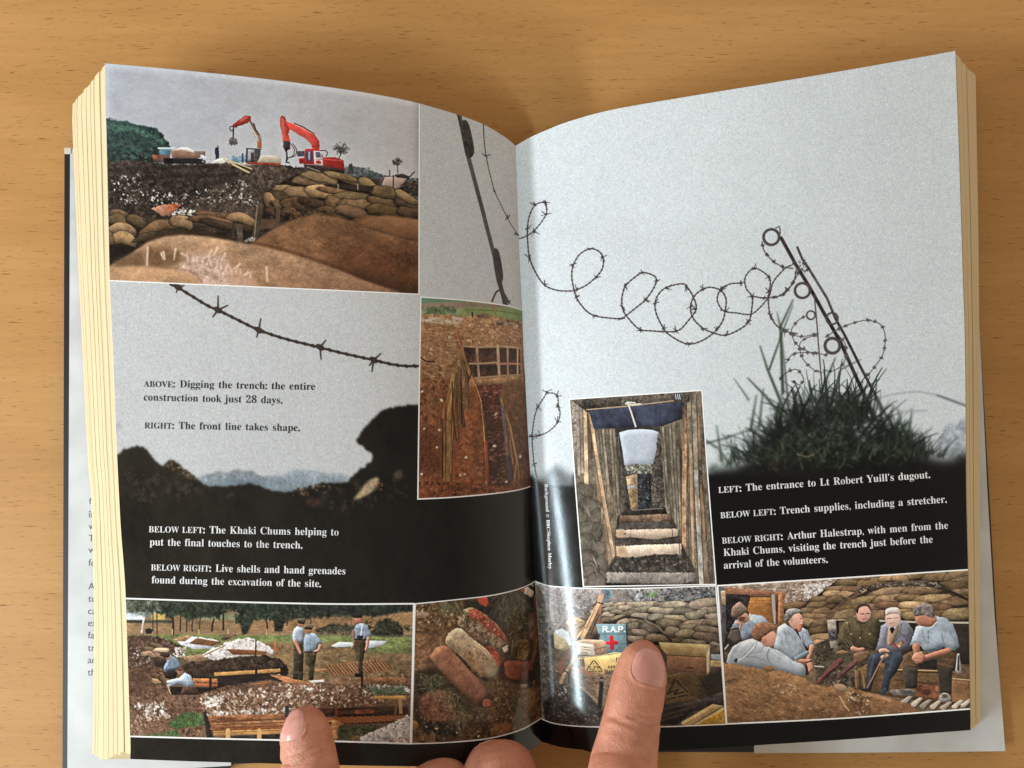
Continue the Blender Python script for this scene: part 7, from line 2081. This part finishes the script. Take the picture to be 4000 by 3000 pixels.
def set_line(segs, serifs=True, thin=-0.004):
    """segments (text, size) set one after another; returns points with the baseline at y = 0"""
    V, F, x, n = [], [], 0.0, 0
    for t, k in segs:
        if t == ' ':
            x += 0.42
            continue
        v, f = glyph_mesh(t, serifs, thin)
        v = v * k
        v[:, 0] += x - v[:, 0].min()
        x = v[:, 0].max() + 0.05 * k
        V.append(v)
        F += [tuple(i + n for i in q) for q in f]
        n += len(v)
    return np.vstack(V), F


M_INK_BLACK = plain('black_ink', (0.012, 0.012, 0.014), 0.4, 0.4)
M_INK_WHITE = plain('white_lettering', (0.70, 0.71, 0.73), 0.4, 0.4)
M_INK_GREY = plain('grey_lettering', (0.09, 0.09, 0.10), 0.5, 0.3)


def caption(name, lines, mat, side, parent, cap=29.0, label=None, serifs=True, lift=0.00006, thin=-0.004, where=None):
    VV, FF, n = [], [], 0
    for segs, (x0, y0), (x1, y1) in lines:
        v, f = set_line(segs, serifs, thin)
        w = v[:, 0].max() - v[:, 0].min()
        A, B = np.array([x0, y0], float), np.array([x1, y1], float)
        d = B - A
        L = np.hypot(*d)
        e = d / L
        nrm = np.array([e[1], -e[0]])
        k = cap / 0.70
        P = A + np.outer((v[:, 0] - v[:, 0].min()) / w * L, e) + np.outer(v[:, 1] * k, nrm)
        VV.append(P)
        FF += [tuple(i + n for i in q) for q in f]
        n += len(P)
    P = np.vstack(VV)
    W = on_page(P, side, lift) if where is None else where(P)
    o = mesh_obj(name, W, FF, mat, parent, smooth=False)
    # face upwards
    b = bmesh.new()
    b.from_mesh(o.data)
    for fc in b.faces:
        if fc.normal.z < 0:
            fc.normal_flip()
    b.to_mesh(o.data)
    b.free()
    if label:
        o['label'] = label
    return o


S = 0.83
caption('caption', [([('ABOVE', S), (':', 1), (' ', 1), ('Digging the trench: the entire', 1)], (561, 1511), (1230, 1523.5)),
                    ([('construction took just 28 days.', 1)], (561, 1564.5), (1103, 1576.5))], M_INK_BLACK, 'L', left_page, 29, 'black caption beginning ABOVE on the grey sky')
caption('caption', [([('RIGHT', S), (':', 1), (' ', 1), ('The front line takes shape.', 1)], (564, 1673.5), (1171, 1684.5))], M_INK_BLACK, 'L', left_page, 29, 'black caption beginning RIGHT on the grey sky')
caption('caption', [([('BELOW LEFT', S), (':', 1), (' ', 1), ('The Khaki Chums helping to', 1)], (581, 2079), (1322.6, 2092)),
                    ([('put the final touches to the trench.', 1)], (584.7, 2130), (1181, 2142.7))], M_INK_WHITE, 'L', left_page, 29, 'white caption beginning BELOW LEFT on the left page')
caption('caption', [([('BELOW RIGHT', S), (':', 1), (' ', 1), ('Live shells and hand grenades', 1)], (589.6, 2228), (1349, 2244)),
                    ([('found during the excavation of the site.', 1)], (592.3, 2278), (1254, 2293.5))], M_INK_WHITE, 'L', left_page, 29, 'white caption beginning BELOW RIGHT on the left page')
caption('caption', [([('LEFT', S), (':', 1), (' ', 1), ('The entrance to Lt Robert Yuill\u2019s dugout.', 1)], (2807, 1926), (3634, 1867))], M_INK_WHITE, 'R', right_page, 29, 'white caption beginning LEFT')
caption('caption', [([('BELOW LEFT', S), (':', 1), (' ', 1), ('Trench supplies, including a stretcher.', 1)], (2815, 2025), (3699, 1963))], M_INK_WHITE, 'R', right_page, 29, 'white caption beginning BELOW LEFT on the right page')
caption('caption', [([('BELOW RIGHT', S), (':', 1), (' ', 1), ('Arthur Halestrap, with men from the', 1)], (2821, 2124), (3703.6, 2065)),
                    ([('Khaki Chums, visiting the trench just before the', 1)], (2827, 2172), (3643.7, 2119.5)),
                    ([('arrival of the volunteers.', 1)], (2828, 2221.5), (3233.6, 2197.6))], M_INK_WHITE, 'R', right_page, 29, 'white caption of three lines on the right page')
caption('picture_credit', [([('Background', 1), (' ', 1), ('\u00a9', .8), (' ', 1), ('BBC/Stephen Morley', 1)], (2127, 1891), (2144, 2223))], M_INK_WHITE, 'R', right_page, 13, 'small white credit running down beside the gutter')
# lines of the jacket flap, cut off by the page block
FLAP = [('f', 1970), ('in', 2021), ('wh', 2068), ('Th', 2115), ('wa', 2160), ('fo', 2211), ('A', 2303), ('to', 2351), ('ca', 2399), ('ex', 2446), ('fa', 2494), ('tr', 2543), ('an', 2591), ('th', 2639)]


def flap_line(t, y):
    v, f = set_line([(t, 1)], False, -0.006)
    return v[:, 0].max() - v[:, 0].min()


caption('flap_text', [([(t, 1)], (347 - (y - 1970) * .008, y), (347 - (y - 1970) * .008 + flap_line(t, y) * 38, y + .5)) for t, y in FLAP], M_INK_GREY, 'L', [o for o in left_cover.children if o.name.startswith('jacket_flap')][0], 27, None, False, thin=-0.006,
        where=lambda P: unproj(P[:, 0], P[:, 1], 0.00346))
# ------------------------------------------------------------------ the hand that holds the book open
def skin_mat(name, nail=False):
    m, nt, b = new_mat(name)
    L = nt.links.new
    tc = nd(nt, 'ShaderNodeTexCoord')
    n1 = nd(nt, 'ShaderNodeTexNoise')
    n1.inputs['Scale'].default_value = 150
    n1.inputs['Roughness'].default_value = 0.7
    n1.inputs['Detail'].default_value = 6
    L(tc.outputs['Object'], n1.inputs['Vector'])
    if nail:
        r = ramp(nt, [(0.3, (0.44, 0.19, 0.16)), (0.7, (0.54, 0.27, 0.23))])
    else:
        r = ramp(nt, [(0.25, (0.33, 0.120, 0.070)), (0.5, (0.43, 0.175, 0.11)), (0.78, (0.52, 0.235, 0.155))])
    L(n1.outputs['Fac'], r.inputs['Fac'])
    L(r.outputs['Color'], b.inputs['Base Color'])
    b.inputs['Roughness'].default_value = 0.26 if nail else 0.56
    b.inputs['Specular IOR Level'].default_value = 0.45
    b.inputs['Subsurface Weight'].default_value = 0.12
    b.inputs['Subsurface Radius'].default_value = (0.0025, 0.0009, 0.0005)
    b.inputs['Subsurface Scale'].default_value = 1.0
    if not nail:
        vo = nd(nt, 'ShaderNodeTexVoronoi')
        vo.inputs['Scale'].default_value = 1500
        vo.feature = 'DISTANCE_TO_EDGE'
        L(tc.outputs['Object'], vo.inputs['Vector'])
        n2 = nd(nt, 'ShaderNodeTexNoise')
        n2.inputs['Scale'].default_value = 700
        n2.inputs['Detail'].default_value = 5
        L(tc.outputs['Object'], n2.inputs['Vector'])
        ad = nd(nt, 'ShaderNodeMath', operation='ADD')
        L(vo.outputs['Distance'], ad.inputs[0])
        L(n2.outputs['Fac'], ad.inputs[1])
        bp = nd(nt, 'ShaderNodeBump')
        bp.inputs['Strength'].default_value = 0.5
        bp.inputs['Distance'].default_value = 0.0005
        L(ad.outputs['Value'], bp.inputs['Height'])
        L(bp.outputs['Normal'], b.inputs['Normal'])
    return m


M_SKIN = skin_mat('skin')
M_NAIL = skin_mat('nail', True)


def frames(pts, up):
    """tangent, side and up along a chain"""
    p = np.asarray(pts, float)
    t = np.gradient(p, axis=0)
    t /= np.linalg.norm(t, axis=1)[:, None]
    up = np.broadcast_to(np.asarray(up, float), p.shape)
    sd = np.cross(t, up)
    sd /= np.linalg.norm(sd, axis=1)[:, None]
    return t, sd, np.cross(sd, t)


def sm1(a, n):
    a = np.asarray(a, float)
    x = np.linspace(0, len(a) - 1, n)
    i = np.clip(x.astype(int), 0, len(a) - 2)
    f = x - i
    m = np.gradient(a, axis=0)
    h = lambda v: v if a.ndim == 1 else v[:, None]
    f1 = h(f)
    return (2 * f1 ** 3 - 3 * f1 ** 2 + 1) * a[i] + (f1 ** 3 - 2 * f1 ** 2 + f1) * m[i] + (-2 * f1 ** 3 + 3 * f1 ** 2) * a[i + 1] + (f1 ** 3 - f1 ** 2) * m[i + 1]


class Digit:
    """a finger as a chain of stations: centre, half width, half height, then a rounded tip"""
    def __init__(s, stations, up, n=90, m=40, creases=()):
        st = np.asarray(stations, float)
        s.c = sm1(st[:, :3], n)
        s.w = sm1(st[:, 3], n)
        s.h = sm1(st[:, 4], n)
        s.t, s.s, s.u = frames(s.c, up)
        s.n, s.m = n, m
        d = np.r_[0, np.cumsum(np.linalg.norm(s.c[1:] - s.c[:-1], axis=1))]
        s.d = d
        s.cre = creases
        V = []
        for i in range(n):
            a = np.linspace(0, 2 * math.pi, m, endpoint=False)
            ca, sa = np.cos(a), np.sin(a)
            k = np.ones(m)
            for (pos, dep, wid, tilt) in creases:
                x = d[i] - pos - tilt * ca * s.w[i]
                k -= dep * np.exp(-(x / wid) ** 2) * np.clip(sa + .25, 0, 1)
            V.append(s.c[i] + np.outer(ca * s.w[i] * k, s.s[i]) + np.outer(np.sign(sa) * np.abs(sa) ** .92 * s.h[i] * k, s.u[i]))
        s.V = np.array(V)

    def mesh(s, bmm):
        vs = [[bmm.verts.new(p) for p in row] for row in s.V]
        for i in range(s.n - 1):
            for j in range(s.m):
                k = (j + 1) % s.m
                bmm.faces.new((vs[i][j], vs[i][k], vs[i + 1][k], vs[i + 1][j]))
        bmm.faces.new(list(reversed(vs[0])))
        bmm.faces.new(vs[-1])

    def nail_point(s, d0, d1, a0, a1, f, g, rise):
        """point on the nail: f from root to free edge, g across"""
        dd = d0 + (d1 - d0) * f
        cc = np.array([np.interp(dd, s.d, s.c[:, q]) for q in range(3)])
        w, h = np.interp(dd, s.d, s.w), np.interp(dd, s.d, s.h)
        i = int(np.argmin(abs(s.d - dd)))
        e = 1.0
        if f < .45:
            e = .50 + .50 * math.sqrt(max(0, 1 - (1 - f / .45) ** 2))
        if f > .70:
            e *= 1 - .42 * ((f - .70) / .30) ** 2
        am = (a0 + a1) / 2
        ang = math.radians(am + (a1 - a0) * (g - .5) * e)
        sa = math.sin(ang)
        return cc + s.s[i] * math.cos(ang) * (w + rise) + s.u[i] * math.copysign(abs(sa) ** .92, sa) * (h + rise)

    def fold(s, bmm, d0, d1, a0, a1, r):
        """the rim of skin round the root and the sides of a nail"""
        path = [(f, -.02) for f in np.linspace(.80, .0, 16)] + [(-.015, g) for g in np.linspace(0, 1, 14)] + [(f, 1.02) for f in np.linspace(0, .80, 16)]
        P = [s.nail_point(d0, d1, a0, a1, max(0, f) if f >= 0 else f, g, -.0001) for f, g in path]
        n = len(P)
        for i in range(n):
            k = r * min(1, .35 + 3 * min(i, n - 1 - i) / n)
            bmesh.ops.create_icosphere(bmm, subdivisions=2, radius=k, matrix=Matrix.Translation(Vector(P[i])))
            if i:
                bmesh.ops.create_icosphere(bmm, subdivisions=2, radius=k, matrix=Matrix.Translation((Vector(P[i]) + Vector(P[i - 1])) / 2))

    def nail(s, name, d0, d1, a0, a1, mat, parent, lift=0.00034):
        """nail plate following the back of the last joint, between distances d0..d1 and angles a0..a1 (degrees, 90 = top)"""
        nu, nv = 26, 24
        V = []
        for j in range(nv + 1):
            f = j / nv
            for q in range(nu + 1):
                g = q / nu
                edge = min(g, 1 - g) * 2
                V.append(s.nail_point(d0, d1, a0, a1, f, g, lift * (0.1 + 0.9 * min(1, edge * 3)) * (0.2 + 0.8 * min(1, f * 4))))
        F = []
        for j in range(nv):
            for q in range(nu):
                a = j * (nu + 1) + q
                F.append((a, a + 1, a + nu + 2, a + nu + 1))
        o = mesh_obj(name, V, F, mat, parent)
        so = o.modifiers.new('thick', 'SOLIDIFY')
        so.thickness = 0.0004
        so.offset = 0
        return o


def W(px, py, z):
    return tuple(unproj(px, py, z))


def st(px, py, z, wpx, ratio, dz=0):
    """station from the photograph: centre, full width in pixels, height/width ratio"""
    c = unproj(px, py, z)
    mpp = (CAM_H - z) / FPX
    w = wpx / 2 * mpp
    return (c[0], c[1], c[2], w, w * ratio)


def page_top(px, py, side):
    return float(page_z(np.array(px, float), np.array(py, float), side))


hb = bmesh.new()
# thumb, lying on the right page
zt = page_top(2540, 2600, 'R')
thumb = Digit([
    st(2300, 3960, .032, 360, .80), st(2370, 3620, .040, 330, .80), st(2402, 3350, .045, 310, .80), st(2425, 3120, .047, 286, .80), st(2436, 2990, zt + .0150, 258, .80),
    st(2452, 2900, zt + .0128, 236, .82), st(2470, 2800, zt + .0108, 219, .82), st(2487, 2710, zt + .0094, 212, .80), st(2500, 2640, zt + .0082, 200, .78),
    st(2513, 2580, zt + .0072, 172, .76), st(2524, 2542, zt + .0064, 130, .76), st(2532, 2515, zt + .0058, 76, .78), st(2536, 2504, zt + .0056, 26, .8)],
    (0.10, 0, 1), 120, 44, [])
zl = page_top(1195, 2800, 'L')
little = Digit([
    st(1370, 3960, .032, 300, .84), st(1300, 3620, .039, 290, .84), st(1254, 3350, .044, 268, .84), st(1228, 3130, zl + .0160, 236, .84), st(1212, 3020, zl + .0140, 224, .84),
    st(1204, 2950, zl + .0122, 214, .84), st(1198, 2890, zl + .0104, 200, .83), st(1195, 2842, zl + .0092, 178, .82), st(1193, 2806, zl + .0080, 146, .80), st(1192, 2780, zl + .0072, 108, .8),
    st(1192, 2764, zl + .0066, 66, .8), st(1192, 2757, zl + .0064, 24, .8)],
    (-0.30, 0, 1), 110, 44, [])


def dist_of(dg, py):
    """distance along a digit at which its axis passes a picture row"""
    # project stations
    q = dg.c - np.array([0, 0, CAM_H])
    zz = q[:, 1] * ST - q[:, 2] * CT
    yy = q[:, 1] * CT + q[:, 2] * ST
    rows = 1500 - FPX * yy / zz
    return float(np.interp(-py, -rows, dg.d))


for dg, rows in ((thumb, ((2772, .030, .0006, .20), (2786, .085, .0007, .22), (2800, .065, .0006, .05), (2815, .085, .0007, .14), (2830, .040, .0006, -.10), (2850, .034, .0007, .05), (2880, .022, .0008, -.1), (2912, .020, .0007, .06), (2950, .024, .0007, .1))),
                 (little, ((2926, .030, .0006, .2), (2940, .075, .0006, .10), (2952, .06, .0006, .25), (2964, .080, .0006, .0), (2978, .040, .0006, .15), (2990, .04, .0007, .12)))):
    dg.cre = [(dist_of(dg, y), dep, wid, tl) for y, dep, wid, tl in rows]
    d2 = []
    for i in range(dg.n):
        a = np.linspace(0, 2 * math.pi, dg.m, endpoint=False)
        ca, sa = np.cos(a), np.sin(a)
        k = np.ones(dg.m)
        for (pos, dep, wid, tilt) in dg.cre:
            wob = 0.0006 * np.sin(a * 3 + pos * 900)
            x = dg.d[i] - pos - tilt * ca * dg.w[i] - wob
            k -= dep * np.exp(-(x / wid) ** 2) * np.clip(sa + .1, 0, 1)
        d2.append(dg.c[i] + np.outer(ca * dg.w[i] * k, dg.s[i]) + np.outer(np.sign(sa) * np.abs(sa) ** .92 * dg.h[i] * k, dg.u[i]))
    dg.V = np.array(d2)
    dg.mesh(hb)
NAIL_T = (dist_of(thumb, 2662), dist_of(thumb, 2530), 24, 128)
NAIL_L = (dist_of(little, 2884), dist_of(little, 2772), 62, 164)
thumb.fold(hb, *NAIL_T, .00065)
little.fold(hb, *NAIL_L, .0006)
# curled fingers: knuckles standing in front of the lower edge of the book
for (x, y, z, w) in ((1706, 2968, .027, 250), (1952, 2911, .030, 262)):
    Digit([st(x + 10, 3960, .032, w * 1.12, .85), st(x + 6, 3620, .035, w * 1.10, .85), st(x + 4, 3360, .036, w * 1.08, .85), st(x + 2, 3150, .0335, w * 1.06, .85), st(x, y + 128, z - .0010, w * 1.08, .85),
           st(x, y + 108, z - .0085, w * .98, .85), st(x, y + 150, .0115, w * .86, .85), st(x, y + 230, .0085, w * .8, .8), st(x, y + 300, .0080, w * .6, .8), st(x, y + 330, .0078, w * .2, .8)],
          (0, 0.35, 1), 70, 36).mesh(hb)
x, y, w = 1470, 3330, 240
Digit([st(x + 60, 3960, .032, w * 1.1, .85), st(x, 3560, .036, w * 1.06, .85), st(x, y + 128, .0260, w * 1.05, .85), st(x, y + 110, .0200, w * .98, .85), st(x, y + 150, .0115, w * .86, .85), st(x, y + 230, .0085, w * .8, .8), st(x, y + 320, .0078, w * .2, .8)], (0, 0.35, 1), 60, 36).mesh(hb)
# back of the hand and wrist, below the picture's edge
Digit([st(1800, 3760, .030, 300, .5), st(1800, 3850, .031, 900, .20), st(1810, 3990, .032, 1180, .20), st(1830, 4190, .032, 1180, .21), st(1840, 4410, .031, 1010, .25),
       st(1850, 4630, .030, 800, .32), st(1860, 5030, .030, 640, .40), st(1870, 5630, .030, 660, .42), st(1870, 5750, .030, 600, .4)], (0, 0, 1), 80, 60).mesh(hb)
hm = bpy.data.meshes.new('hand')
hb.to_mesh(hm)
hb.free()
hm.materials.append(M_SKIN)
hand = link(bpy.data.objects.new('hand', hm))
tag(hand, 'hand reaching in from below, thumb and little finger pressing the pages flat', 'hand')
rm = hand.modifiers.new('one_skin', 'REMESH')
rm.mode = 'VOXEL'
rm.voxel_size = 0.00042
rm.use_smooth_shade = True
smo = hand.modifiers.new('soft', 'SMOOTH')
smo.factor = 0.5
smo.iterations = 2
thumb.nail('fingernail', *NAIL_T, M_NAIL, hand)
little.nail('fingernail', *NAIL_L, M_NAIL, hand)
